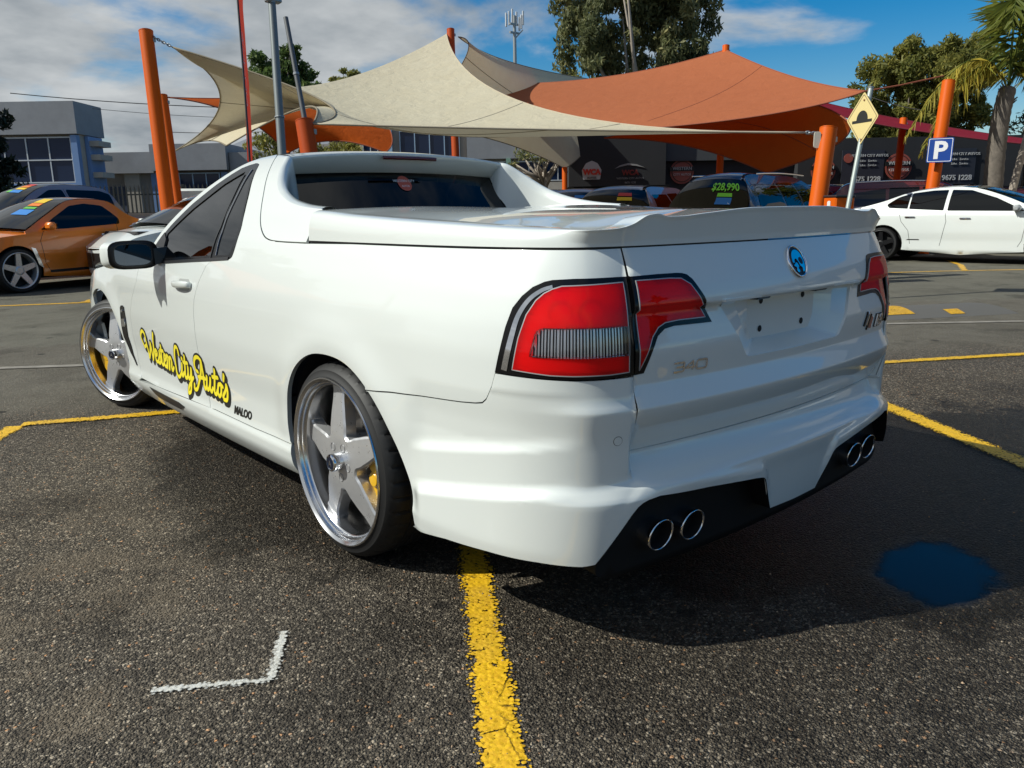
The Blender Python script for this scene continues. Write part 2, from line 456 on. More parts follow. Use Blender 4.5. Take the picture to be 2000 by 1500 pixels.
def _glass(nt, tint, gl=.05, ior=1.5):
    k = NB(nt); out = nt.nodes['Material Output']; nt.nodes.remove(nt.nodes['Principled BSDF'])
    tr = k.n('BsdfTransparent', {0: tint}); gs = k.n('BsdfGlossy', {'Color': (1., 1., 1.), 'Roughness': gl}); fr = k.n('Fresnel', {'IOR': ior})
    mx = k.n('MixShader', {0: fr.outputs[0], 1: tr.outputs[0], 2: gs.outputs[0]}); nt.links.new(mx.outputs[0], out.inputs[0])
def glass(name, tint, gl=.01, ior=1.5):
    if name in MATS: return MATS[name]
    m = bpy.data.materials.new(name); m.use_nodes = True; _glass(m.node_tree, tint, gl, ior); MATS[name] = m; return m
TINT = glass('tinted_glass', (.035, .04, .045), .008, 1.55)
PRIVACY = glass('privacy_glass', (.015, .016, .02), .008, 1.5)
CLEARG = glass('clear_glass', (.60, .66, .66), .008, 1.5)
RED_LENS = glass('red_lens', (1.0, .020, .022), .02, 1.45)
def _red_plastic(m):
    """tinted plastic: half clear, half scattering"""
    nt = m.node_tree; k = NB(nt); out = nt.nodes['Material Output']; old = out.inputs[0].links[0].from_socket
    di = k.n('BsdfDiffuse', {0: (.86, .010, .012)}); tl = k.n('BsdfTranslucent', {0: (.9, .010, .012)}); a = k.n('AddShader', {0: di.outputs[0], 1: tl.outputs[0]})
    mx = k.n('MixShader', {0: .42, 1: old, 2: a.outputs[0]}); nt.links.new(mx.outputs[0], out.inputs[0])
_red_plastic(RED_LENS)
CLEAR_LENS = glass('clear_lens', (.86, .87, .88), .02, 1.45)
SMOKE_LENS = glass('smoke_red_lens', (.42, .012, .02), .02, 1.45)
def _refl(nt, b):
    k = NB(nt); p = k.pos(); s = k.n('SeparateXYZ', {0: p})
    w = k.math('PINGPONG', s.outputs[2], .0045); bmp = k.bump(w, .8, .5); nt.links.new(bmp, b.inputs['Normal'])
REFLECTOR = mat('lamp_reflector', (.96, .95, .94), .32, .35)
def _refl_v(nt, b):
    k = NB(nt); p = k.pos(); s = k.n('SeparateXYZ', {0: p}); a = k.math('ADD', s.outputs[0], s.outputs[1])
    w = k.math('PINGPONG', a, .0065); bmp = k.bump(w, .8, .5); nt.links.new(bmp, b.inputs['Normal'])
REFLECTOR_V = mat('lamp_reflector_ribs', (.95, .95, .95), .30, .9)
DARK = mat('underbody', (.01, .01, .01), .8)
CALIPER = mat('caliper_yellow', (.75, .42, .01), .35, coat=.4)
def _disc(nt, b):
    k = NB(nt); n = k.noise(k.obj(), 30, 3, .6); nt.links.new(k.ramp(n, [(.3, (.10, .09, .085)), (.7, (.19, .18, .17))]), b.inputs['Base Color'])
DISC = mat('brake_disc', (.15, .14, .14), .42, .7, build=_disc)
YELLOW_DECAL = mat('decal_yellow', (.86, .72, .02), .45, coat=.3)
BLACK_DECAL = mat('decal_black', (.012, .012, .010), .45)
BADGE_BLUE = mat('badge_dark', (.006, .009, .022), .35, spec=.3)
SEAT = mat('cabin_trim', (.02, .02, .022), .7)

# ---------------------------------------------------------------- wheels (axle along x, face towards -x)
def star_outline(n=5, r_hub=.098, r_tip=.262, w_root=.051, w_tip=.036, seg=10):
    """five-spoke star with filleted roots"""
    pts = []
    for i in range(n):
        a0 = 2 * math.pi * i / n + math.pi / 2
        ca, sa = math.cos(a0), math.sin(a0)
        def pt(r, w): return (r * ca - w * sa, r * sa + w * ca)
        # right side outwards, tip, left side inwards
        for r, w in ((.118, -w_root * 1.02), (.14, -w_root * .93), (.17, -w_root * .86), (.21, -w_tip * .98), (.238, -w_tip * 1.0), (.252, -w_tip * 1.16), (r_tip, -w_tip * 1.5)): pts.append(pt(r, w))
        for k in range(1, 5):
            w = -w_tip * 1.5 + 3 * w_tip * k / 5; pts.append(pt(math.sqrt(max(r_tip ** 2 - w * w, 0)) + .004, w))
        for r, w in ((r_tip, w_tip * 1.5), (.252, w_tip * 1.16), (.238, w_tip * 1.0), (.21, w_tip * .98), (.17, w_root * .86), (.14, w_root * .93), (.118, w_root * 1.02)): pts.append(pt(r, w))
        am = a0 + math.pi / n
        for k in (-1, 0, 1):
            aa = am + k * .13; rr = .100 + .004 * abs(k); pts.append((rr * math.cos(aa), rr * math.sin(aa)))
    return pts
def make_wheel(name, parent, loc, rot_z=0., spin=0., wide=.255, cal_ang=None, side=-1):
    """deep-dish wheel; outer lip plane at local x=0, tyre runs inboard to x=+wide"""
    w = empty(name, loc, rot_z); w.parent = parent
    R_, RT = .287, .336
    def prof_seg(): return 96
    # tyre
    prof = [(.272, .012), (.280, .006), (.290, .0045), (.297, .008), (.306, .012), (.311, .0125), (.316, .0165), (.326, .028), (.332, .040), (.3345, .052), (.3358, .058), (RT, .070), (RT, .094), (.3295, .096), (.3295, .104),
            (RT, .106), (RT, wide / 2 - .006), (.3295, wide / 2 - .004), (.3295, wide / 2 + .004), (RT, wide / 2 + .006), (RT, wide - .104), (.3295, wide - .102), (.3295, wide - .094), (RT, wide - .092), (RT, wide - .06),
            (.331, wide - .04), (.320, wide - .015), (.30, wide), (.272, wide - .008)]
    sg = 240
    def groove(kk, j, r):
        h = prof[j][1]
        ph = (kk + (2 if j > 14 else 0)) % 6
        if (.030 < h < .095 or wide - .095 < h < wide - .03) and ph == 0: return r - .0055
        if .105 < h < wide - .105 and (kk + int(h * 120)) % 6 == 0 and r > .333: return r - .004
        return r
    t = MB().lathe(prof, 'x', seg=sg, rfun=groove).build('tyre', RUBBER, w, angle=28)
    # rim: polished stepped lip and barrel
    rp = [(.286, .010), (.2885, .003), (.287, -.001), (.283, -.0015), (.279, .002), (.2735, .006), (.2715, .016), (.2700, .019), (.2660, .021), (.2640, .030), (.2620, .033), (.2585, .035), (.2565, .052), (.2540, .060), (.2520, .075), (.2500, .10), (.2470, .16), (.255, .215), (.268, .235), (.27, .245)]
    rim = MB().lathe(rp, 'x', seg=96).build('rim', POLISHED, w, angle=30)
    # star with crowned, bevelled spokes
    out = np.array(star_outline())
    for _ in range(2):                                            # corner cutting rounds the outline
        nx = np.roll(out, -1, 0); out = np.stack([out * .75 + nx * .25, out * .25 + nx * .75], 1).reshape(-1, 2)
    ob = resample(out, .006); tg_ = np.roll(ob, -1, 0) - np.roll(ob, 1, 0); tg_ /= np.linalg.norm(tg_, axis=1)[:, None]
    ccw = np.sign(np.sum(ob[:, 0] * np.roll(ob[:, 1], -1) - ob[:, 1] * np.roll(ob[:, 0], -1)))
    inn = ob + np.stack([-tg_[:, 1], tg_[:, 0]], 1) * .0065 * ccw
    V, F = tri2d(inn, [], .0075)
    face_x = lambda r: .024 + .026 * np.clip((r - .07) / .18, 0, 1) ** 1.3     # the star stands proud at the hub and runs back to the barrel
    ca, sa = math.cos(spin), math.sin(spin)
    def at3(p, dx): 
        r = math.hypot(*p); return (float(face_x(r)) + dx, p[0] * ca - p[1] * sa, p[0] * sa + p[1] * ca)
    vx = [at3(p, 0.) for p in V]; fs = [tuple(f[::-1]) for f in F]; n0 = len(vx); n_ = len(ob)
    vx += [at3(p, 0.) for p in inn] + [at3(p, .0055) for p in ob] + [at3(p, .044) for p in ob * .997]
    for i in range(n_):
        j = (i + 1) % n_
        for r_ in range(2): fs.append((n0 + r_ * n_ + i, n0 + r_ * n_ + j, n0 + (r_ + 1) * n_ + j, n0 + (r_ + 1) * n_ + i))
    st = mk('spokes', vx, fs, WHEEL_SILVER, w, smooth=True); st.data.set_sharp_from_angle(angle=rad(30))
    back = MB().lathe([(.10, .12), (.10, .066), (.0, .064)], 'x', seg=32).build('hub_back', WHEEL_SILVER, w)
    cap = MB().lathe([(.031, .030), (.031, -.006), (.029, -.010), (.0235, -.012), (.0235, -.0095), (.0, -.0105)], 'x', seg=40).build('centre_cap', CHROME, w, angle=30)
    MB().lathe([(.0225, -.0100), (.0, -.0114)], 'x', seg=28).build('cap_badge', BADGE_BLUE, cap)
    def capf(a, b, h): return (.0225 - h, -a * 1., b)
    text_mesh('cap_letter', 'A', .030, lambda a, b, h: (-.0112 - h, -a, b - .0105), CHROME, cap, extrude=.0015)
    for i in range(5):
        a = 2 * math.pi * i / 5 + math.pi / 2 + math.pi / 5 + spin; c = (0, .057 * math.cos(a), .057 * math.sin(a))
        MB().lathe([(.0150, .0235), (.0135, .0225), (.0125, .034), (.0, .034)], 'x', c=c, seg=18).build('lug_recess', mat('lug_shade', (.22, .22, .23), .4, .8), w, angle=30)
        MB().lathe([(.0095, .036), (.0095, .028), (.0075, .0255), (.0, .0255)], 'x', c=c, seg=6).build('lug_nut', CHROME, w)
    # brake
    MB().lathe([(.175, .135), (.178, .132), (.178, .150), (.175, .152), (.09, .152), (.09, .12), (.085, .112), (.0, .112), ], 'x', seg=64).build('brake_disc', DISC, w, angle=30)
    MB().lathe([(.09, .135), (.175, .135)], 'x', seg=64).build('disc_face', DISC, w)
    if cal_ang is not None:
        pr_ = []
        for k in range(13):
            a = cal_ang + (k - 6) / 6 * .50; pr_.append((.212 * math.cos(a), .212 * math.sin(a)))
        for k in range(13):
            a = cal_ang - (k - 6) / 6 * .46; rr_ = .120 + .008 * math.cos((k - 6) * .5); pr_.append((rr_ * math.cos(a), rr_ * math.sin(a)))
        c = MB().prism(rounded(pr_, .008, 3), .074, .165, lambda a, b, h: (h, a, b)).build('brake_caliper', CALIPER, w, angle=35)
        for da in (-.2, .12):
            a = cal_ang + da; MB().lathe([(.026, .076), (.026, .066), (.022, .062), (0., .061)], 'x', c=(0, .152 * math.cos(a), .152 * math.sin(a)), seg=24).build('piston_housing', CALIPER, c, angle=30)
        a = cal_ang - .33; MB().tube([(.070, .165 * math.cos(a), .165 * math.sin(a)), (.070, .200 * math.cos(a), .192 * math.sin(a))], .005, 8).build('bleed_nipple', BLACK_PL, c)
    # inner barrel shade plate
    MB().lathe([(.245, .20), (.0, .205)], 'x', seg=48).build('hub_carrier', DARK, w)
    return w

# ---------------------------------------------------------------- the white ute
ute = empty('utility_car', (0, 0, 0), label='lowered white two-door ute with yellow script lettering, seen from its rear corner', cat='ute')
YF = 2.86
ARC_R = [(-.452, .242), (-.435, .33), (-.417, .39), (-.369, .48), (-.30, .575), (-.22, .645), (-.12, .69), (0, .702), (.12, .688), (.22, .642), (.30, .57), (.355, .475), (.378, .38), (.372, .29), (.36, .20)]
def arc_t(pts): return [(float(ty(y)), z) for y, z in pts]
arch = [tuple(p) for p in spline(arc_t(ARC_R), 5)]
SEAM = [(1.615, .622), (1.4886, .6356), (1.284, .648), (1.1791, .654), (1.125, .659), (1.10, .664), (1.085, .676), (1.074, .694), (1.0639, .7123), (1.0515, .7495)]
L_OUT = [(1.0515, .7515), (1.0371, .8085), (1.0234, .8679), (1.0088, .9144), (.9849, .9437), (.9566, .9655), (.9234, .9786), (.8994, .9831), (.838, .9862), (.6845, .9877), (.6845, .95), (.6845, .86), (.6845, .7462), (.7815, .7442), (.8391, .7442), (.9269, .7466), (1.026, .750)]
SAIL = [(2.1096, 1.0515), (2.2631, 1.0518), (2.36, 1.0532), (2.42, 1.057), (2.4762, 1.070), (2.5558, 1.1093), (2.6559, 1.1882), (2.7497, 1.2716), (2.8255, 1.3377), (2.8957, 1.3938)]
DOOR_B = [(2.9658, .9386), (3.0307, .8493), (3.0808, .7571), (3.0927, .6652), (3.0955, .5252), (3.075, .41), (3.034, .306)]
DOOR_F = [(3.905, .905), (3.94, .82), (4.043, .7331), (4.121, .6444), (4.160, .494), (4.140, .3656), (4.07, .29)]
DLO_REAR = [(3.03, 1.372), (3.0, 1.366), (2.98, 1.352), (2.7341, 1.1071), (2.712, 1.05), (2.708, 1.005), (2.714, .984), (2.7348, .9746)]
def door_b(): return [tuple(p) for p in spline(DOOR_B, 6)]
G = .0022     # half a shut line
def shift(pts, da=0, db=0): return [(a + da, b + db) for a, b in pts]
B_ROWS = (.424, .430, .4525, .4555, .4585, .466, .472, .478, .494, .512, .534, .539, .544, .650, .656, .6615, .665, .7155, .7185, .722, .897, .9045, .912)

def side_panels(s):
    """s=+1 left flank, s=-1 right flank"""
    m = lambda pts: [(s * a, b) for a, b in pts]
    # quarter panel with the window pillar
    q = [(.6843, 1.0545)] + [(t, 1.0535) for t in (.8, .95, 1.1, 1.4, 1.8)] + shift(SAIL, .0, -.0025)[0:3] + shift([tuple(p) for p in spline(SAIL[2:], 5)], .0025, -.001)
    q += [(2.93, 1.405), (3.075, 1.398)] + [tuple(p) for p in spline(DLO_REAR, 4)] + [(2.9169 - G, .962)] + shift(door_b(), -G) + [(2.9782, .3115), (2.5382, .3115), (2.2136, .318)]
    a2 = [p for p in arch if p[1] > .322 and p[0] > 1.85][::-1] + [p for p in arch if p[0] <= 1.85 and p[1] > .625][::-1]
    q += a2 + shift(SEAM, 0, G) + L_OUT[:10]
    panel('quarter_panel', P, m(q), WHITE, ute, res=.017, sign=-1, flange=.018)
    # door skin up to the waist moulding
    d = shift(DOOR_F[::-1], -G) + [(3.86, .912), (3.51, .934), (3.12, .953), (2.9169 + G, .9605)] + shift(door_b(), G)
    d += [(3.05, .3075), (3.4, .30), (3.8, .288)]
    door = panel('door', P, m(d), WHITE, ute, res=.02, sign=-1, flange=.018)
    # front guard with its wheel opening
    fa = [(float(ty(YF + .405 * math.cos(a))), .335 + .40 * math.sin(a)) for a in np.linspace(-.12, math.pi + .30, 40)]
    g = shift(DOOR_F, G) + [(4.12, .27), fa[-1]] + fa[::-1][1:] + [(float(ty(YF + .5)), .34), (5.45, .36), (5.45, .66), (5.2, .76), (4.85, .84), (4.5, .885), (4.2, .915)]
    panel('front_guard', P, m(g), WHITE, ute, res=.022, sign=-1, flange=.018)
    # sill skirt
    sk = [(2.2155, .315), (2.5382, .3085), (2.9782, .3085), (3.4, .297), (3.8, .285), (4.07, .268), (4.25, .262), (4.31, .20), (4.2, .172), (3.9, .168), (3.5, .172), (2.9, .176), (2.45, .184), (2.2, .195)]
    panel('side_skirt', P, m(sk), WHITE, ute, res=.02, sign=-1, flange=.03)
    return door
door_l = side_panels(1); door_r = side_panels(-1)

# ---- rear bumper, one wrap-round moulding
bot_l = [(1.4244, .2296), (1.24, .2535), (1.0828, .262), (.9285, .266), (.82, .2645), (.79, .2695), (.7449, .3322), (.70, .393), (.684, .4112), (.672, .420), (.655, .4265), (.62, .431), (.4443, .4186), (.2439, .3972), (.216, .393), (.204, .390), (.195, .383), (.188, .372), (.1662, .333), (.128, .2709)]
up_l = [p for p in arch if p[0] <= 1.85 and p[1] < .62 and p[1] > .243]
bp = [(0., .2685)] + bot_l[::-1] + [(float(ty(-.452)), .242)] + up_l + shift(SEAM, 0, -G) + [(1.026, .7465), (.9269, .7430), (.8391, .7405), (.7815, .7405), (.6835, .7425)]
bp += [(.6825, .70), (.6825, .6572), (.6825, .60), (.6825, .545), (.676, .537), (.3, .537)]
full = bp + [(-a, b) for a, b in bp[::-1][:-1]]
def band(z0, off, s): return [(s * float(ty(y)), z0 + (-.5 - y) * .167 + off) for y in np.linspace(-.46, -.86, 9)] if z0 > .4 else [(s * float(ty(y)), z0 + (-.5 - y) * .17 + off) for y in np.linspace(-.47, -.86, 9)]
bumper = panel('rear_bumper', P, full, WHITE, ute, res=.0145, flange=.005, rows=B_ROWS, creases=[band(z0, o_, s) for s in (1, -1) for z0, offs in ((.49, (.042, .030, .020, .011, .003, -.003, -.009)), (.372, (.033, .022, .012, .003, -.004, -.010, -.016))) for o_ in offs])

# ---- tailgate, with the number plate recess let into it
L_IN = [(.678, .9877), (.5917, .9891), (.525, .9885), (.505, .9870), (.489, .9828), (.474, .9708), (.4414, .9254), (.4019, .8541), (.4825, .8554), (.5418, .8563), (.5755, .852), (.6016, .8369), (.6235, .8038), (.6496, .7477), (.678, .7463)]
REC = [(.368, .9035), (.31, .82), (.266, .757), (.258, .748), (.244, .7435), (0, .7425), (-.244, .7435), (-.258, .748), (-.266, .757), (-.31, .82), (-.368, .9035)]
gate = [(.6808, 1.0555), (.6808, .99)] + L_IN[:-1] + [(.678, .7445), (.6795, .70), (.6795, .545), (.672, .5385), (.3, .540), (0, .5405)]
gate = gate + [(-a, b) for a, b in gate[::-1][1:]] + [(0, 1.0555)]
rec_hole = [(a, b) for a, b in REC] + [(0, .9040)]
tailgate = panel('tailgate', P, gate, WHITE, ute, holes=[rec_hole], res=.0145, flange=.016, rows=B_ROWS)
def pan_wall():
    """sloping walls from the recess rim down to the plate seat"""
    rim = resample(REC + [(.2, .906), (-.2, .906)][0:0] , .02, closed=False)
    X0 = P(rim[:, 0], rim[:, 1]); N0 = normals_of(P, rim[:, 0], rim[:, 1], -1); vs = []; fs = []
    for i in range(len(rim)):
        s = i / (len(rim) - 1); a, b = rim[i]
        tx_ = np.clip(a * .62, -.182, .182); zz = .776 + (b - .7425) * (.905 - .776) / (.905 - .7425)
        inn = np.array([-tx_ * 1.0, -1.046, zz]); mid = X0[i] * .5 + inn * .5
        vs += [X0[i], X0[i] - N0[i] * .006 + (inn - X0[i]) * .02, mid, inn]
    for i in range(len(rim) - 1):
        for k in range(3): fs.append((i * 4 + k, i * 4 + k + 1, (i + 1) * 4 + k + 1, (i + 1) * 4 + k))
    o = mk('plate_recess', vs, fs, WHITE, tailgate, smooth=True); o.data.set_sharp_from_angle(angle=rad(9))
    return o
pan_wall()
seat_ = MB(); seat_.add([(-.19, -1.046, .772), (.19, -1.046, .772), (.235, -1.0465, .912), (-.235, -1.0465, .912)], [(0, 1, 2, 3)])
seat_.build('plate_seat', WHITE, tailgate)
MB().box((0, -1.075, .9085), (.74, .055, .006)).build('recess_ceiling', WHITE, tailgate)
for x in (-.115, .115):
    for z in (.884, .802):
        MB().lathe([(.0098, -1.0475), (.0088, -1.0485), (.0, -1.0488)], 'y', c=(x, 0, z), seg=20).build('mounting_hole', DARK, tailgate)
for x in (-.16, .16): MB().box((x, -1.071, .9005), (.07, .03, .012), bev=.004).build('plate_lamp', BLACK_GL, tailgate)
# bright pressed edge above the recess
def strip(name, S, pts, w, mt, parent, off=.002, sign=-1, thick=.003, closed=False):
    """narrow raised strip along a path on a surface"""
    p = resample(pts, .012, closed=closed); n = len(p)
    d = np.gradient(p, axis=0) if not closed else (np.roll(p, -1, 0) - np.roll(p, 1, 0)); d /= np.linalg.norm(d, axis=1)[:, None]
    nn = np.stack([-d[:, 1], d[:, 0]], 1); ww = (np.array([w(i / (n - 1)) for i in range(n)]) if callable(w) else np.full(n, w)) / 2
    l = p + nn * ww[:, None]; r = p - nn * ww[:, None]
    Nl = normals_of(S, l[:, 0], l[:, 1], sign); Nr = normals_of(S, r[:, 0], r[:, 1], sign)
    A = S(l[:, 0], l[:, 1]); Bq = S(r[:, 0], r[:, 1]); vs = []; fs = []
    for i in range(n): vs += [A[i] + Nl[i] * (off - thick), A[i] + Nl[i] * off, Bq[i] + Nr[i] * off, Bq[i] + Nr[i] * (off - thick)]
    for i in range(n if closed else n - 1):
        j = (i + 1) % n
        for k in range(3):
            q = (i * 4 + k, j * 4 + k, j * 4 + k + 1, i * 4 + k + 1); fs.append(q)
    o = mk(name, vs, fs, mt, parent, smooth=True); o.data.set_sharp_from_angle(angle=rad(40)); return o

# ---- tail lamps
RED = [(.9977, .7629), (.9828, .8416), (.9646, .8994), (.9417, .9338), (.9201, .951), (.8974, .9611), (.871, .9682), (.6992, .9741), (.6985, .953), (.6982, .8684), (.6981, .7568), (.7514, .754), (.8391, .7535), (.8969, .7548)]
CLEARP = [(.9487, .8004), (.9378, .8497), (.9321, .8613), (.9199, .8674), (.6985, .8684), (.6985, .7994), (.8105, .7975), (.9028, .7985)]
REDIN = [(.6670, .9765), (.5564, .9765), (.5158, .9740), (.487, .9583), (.4593, .9237), (.4273, .8687), (.5233, .8695), (.5735, .8666), (.5989, .8571), (.6213, .8359), (.6651, .7571)]
CHR = [(1.0225, .7593), (1.0022, .8463), (.987, .8985), (.961, .9361), (.9275, .9580), (.8978, .9672)]
def ribs_h(t, z): return P(t, z) + np.concatenate([plan(t)[1], np.zeros((len(t), 1))], 1) * (np.abs((z / .0105) % 1 - .5) * .0042)[:, None]
def ribs_v(t, z): return P(t, z) + np.concatenate([plan(t)[1], np.zeros((len(t), 1))], 1) * (np.abs((t / .0085) % 1 - .5) * .0030)[:, None]
def tail_lamp(s):
    m = lambda pts: [(s * a, b) for a, b in pts]
    lamp = panel('tail_lamp', P, m(L_OUT), BLACK_GL, ute, holes=[m(RED)], res=.016, sign=-1, off=.0015, flange=.02)
    panel('red_lens', P, m(RED), RED_LENS, lamp, holes=[m(CLEARP)], res=.014, sign=-1, off=.004, flange=.006)
    panel('reversing_lens', P, m(CLEARP), CLEAR_LENS, lamp, res=.014, sign=-1, off=.0045, flange=.006)
    panel('reflector', ribs_h, m(RED), REFLECTOR, lamp, holes=[m(CLEARP)], res=.0055, sign=-1, off=-.014, flange=0)
    panel('ribbed_reflector', ribs_v, m(CLEARP), REFLECTOR_V, lamp, res=.0024, sign=-1, off=-.012, flange=.01)
    strip('chrome_edge', P, m([tuple(p) for p in spline(CHR, 8)]), lambda q: .017 - .009 * q, CHROME, lamp, off=.0032, sign=-1)
    rim = [tuple(p) for p in CLEARP]
    strip('lens_divider', P, m(CLEARP), .004, CLEAR_LENS, lamp, off=.0062, sign=-1, closed=True)
    strip('lens_border', P, m(RED), .0026, SATIN, lamp, off=.0042, sign=-1, closed=True)
    # lamp bowls behind the lens
    for a, b, r in ((.875, .905, .030), (.79, .905, .034), (.785, .777, .013)):
        q, n = plan(np.array([s * a])); d = d_body(np.array([s * a]), b)
        c = np.array([q[0, 0] + n[0, 0] * (d[0] - .011), q[0, 1] + n[0, 1] * (d[0] - .011), b]); nn = Vector((n[0, 0], n[0, 1], 0)); u = Vector((0, 0, 1)); w = nn.cross(u)
        vs = [tuple(Vector(c) + (u * math.cos(k * math.pi / 12) + w * math.sin(k * math.pi / 12)) * rr + nn * hh) for rr, hh in ((r, .003), (r * .6, -.008), (r * .2, -.012)) for k in range(24)]
        fs = [(i * 24 + k, i * 24 + (k + 1) % 24, i * 24 + 24 + (k + 1) % 24, i * 24 + 24 + k) for i in range(2) for k in range(24)] + [tuple(range(48, 72))]
        mk('lamp_bowl', vs, fs, mat('bowl_chrome', (.62, .55, .55), .3, .3), lamp, smooth=True)
    inner = panel('gate_lamp', P, m(L_IN), BLACK_GL, ute, holes=[m(REDIN)], res=.014, sign=-1, off=.0015, flange=.018)
    panel('red_lens', P, m(REDIN), RED_LENS, inner, res=.012, sign=-1, off=.004, flange=.006)
    panel('reflector', ribs_h, m(REDIN), REFLECTOR, inner, res=.0055, sign=-1, off=-.012, flange=0)
    strip('lens_border', P, m(REDIN), .0024, SATIN, inner, off=.0042, sign=-1, closed=True)
tail_lamp(1); tail_lamp(-1)
for s in (1, -1):
    panel('lamp_joint', P, [(s * a, b) for a, b in [(.670, .742), (.695, .742), (.695, 1.05), (.670, 1.05)]], BLACK_PL, ute, res=.03, off=-.010, flange=0)
    panel('lid_joint', P, [(s * a, b) for a, b in [(2.085, 1.058), (2.13, 1.058), (2.13, 1.155), (2.085, 1.155)]], BLACK_PL, ute, res=.03, off=-.012, flange=0)

# ---- hard lid with its lip spoiler:  w 0..1 edge roll, 1..2 top
lip_z = pchip([(0, 1.150), (.19, 1.149), (.40, 1.137), (.50, 1.1305), (.535, 1.1305), (.575, 1.138), (.60, 1.136), (.66, 1.113), (.70, 1.1045), (.75, 1.102), (1, 1.10)])
side_top = pchip([(-1.2, 1.105), (-.9, 1.108), (-.5, 1.124), (0, 1.148), (.26, 1.164), (.5, 1.166)])
i_side = pchip([(0, 0), (.25, .004), (.45, .011), (.62, .022), (.8, .046), (1, .095)]); f_side = pchip([(0, 0), (.25, .40), (.45, .68), (.62, .88), (.8, .975), (1, 1)])
i_rear = pchip([(0, .0), (.2, -.001), (.55, -.012), (.66, -.0165), (.71, -.013), (.78, .004), (1, .075)]); f_rear = pchip([(0, 0), (.25, .22), (.60, .90), (.66, .985), (.71, 1.0), (.78, .992), (1, .90)])
Z_GAP = 1.0600
def lid(t, w):
    a = np.abs(t); q, n = plan(t); y = q[..., 1]; x = np.abs(q[..., 0])
    ws = sm(.45, .97, np.abs(n[..., 0])); d0 = d_body(a, np.full(np.shape(a), 1.058)) + .003
    w1 = np.clip(w, 0, 1)
    ins = i_side(w1) * ws + i_rear(w1) * (1 - ws)
    zt = side_top(y) * ws + lip_z(x) * (1 - ws)
    fr = f_side(w1) * ws + f_rear(w1) * (1 - ws)
    z = Z_GAP + (zt - Z_GAP) * fr
    e = np.stack([q[..., 0] + n[..., 0] * (d0 - ins), q[..., 1] + n[..., 1] * (d0 - ins), z], -1)
    w2 = np.clip(w - 1, 0, 1)
    yc = np.clip(y, -.70, .30); zc = 1.147 + .012 * sm(-.6, .3, yc)
    c = np.stack([np.zeros_like(yc), yc, zc], -1)
    h = w2[..., None]
    out = e * (1 - h) + c * h
    # crown of the top
    out[..., 2] += .010 * np.sin(np.pi * w2) * ws
    return out
tA = np.unique(np.r_[np.linspace(0, .5, 40), np.linspace(.5, 1.2, 90), np.linspace(1.2, 2.105, 60)])
tA = np.r_[-tA[::-1][:-1], tA]
wB = np.unique(np.r_[np.linspace(0, 1, 41), np.linspace(1, 2, 14)])
wB = wB[(wB < 1.985)]
tA = tA[np.abs(tA) <= 2.1035]
lid_o = sheet('tray_lid', lid, tA, wB, WHITE, ute, sign=-1)
# dark seal under the lid
gap = panel('lid_seal', lambda t, w: lid(t, np.zeros_like(w)) + np.stack([np.zeros_like(w), np.zeros_like(w), -w], -1) * .02 * 1.0 - np.concatenate([plan(t)[1] * .010, np.zeros((len(t), 1))], 1),
            [(-2.1, .0), (2.1, .0), (2.1, 1.), (-2.1, 1.)], BLACK_PL, ute, res=.06, flange=0)
# thin bright strip below the spoiler
strip('lid_bright_strip', lambda t, z: P(t, z), [(-.665, 1.0588), (-.2, 1.0588), (.10, 1.0588)], .0045, CHROME, ute, off=.002)

# ---- sail panels beside the rear window
CREST = [(2.8957, 1.3938), (2.83, 1.3875), (2.777, 1.379), (2.70, 1.318), (2.60, 1.252), (2.46, 1.205), (2.30, 1.179), (2.18, 1.169), (2.125, 1.166)]
def sail(s):
    m = lambda pts: [(s * a, b) for a, b in pts]
    cr = [tuple(p) for p in spline(CREST, 6)]
    out = shift([tuple(p) for p in spline(SAIL, 4)], -.002, .0025)
    out[0] = (2.1135, 1.0545)
    sp = panel('sail_panel', P, m([(2.1135, 1.0545)] + out[1:] + cr[1:] + [(2.1135, 1.1655)]), WHITE, ute, res=.018, sign=-1, flange=.01)
    # crest roll and inner face
    c = np.array(cr); X = P(s * c[:, 0], c[:, 1]); vs = []; fs = []; n = len(c)
    for i in range(n):
        q = i / (n - 1); x, y, z = X[i]; sx = -s   # left flank has x<0
        ins = lambda dx, dy, dz: (x + s * dx, y + dy, z + dz)
        wd = .030 + .035 * q
        vs += [X[i], ins(wd * .3, 0, .007), ins(wd * .7, 0, .007), ins(wd, .004, -.002), ins(wd + .010, .015, -.03), ins(wd + .02 + .03 * (1 - q), .03, 1.08 - z)]
    for i in range(n - 1):
        for k in range(5):
            f = (i * 6 + k, (i + 1) * 6 + k, (i + 1) * 6 + k + 1, i * 6 + k + 1); fs.append(f if s > 0 else f[::-1])
    o = mk('sail_crest', vs, fs, WHITE, sp, smooth=True); o.data.set_sharp_from_angle(angle=rad(50))
sail(1); sail(-1)

# ---- roof, windscreen, rear window
ARAIL = [(2.80, 1.3895), (2.90, 1.4005), (3.07, 1.398), (3.20, 1.374), (3.35, 1.312), (3.50, 1.237), (3.64, 1.135), (3.80, .985), (3.90, .93)]
ar = spline(ARAIL, 12); arX = P(ar[:, 0], ar[:, 1]); ars = np.linspace(0, 1, len(ar))
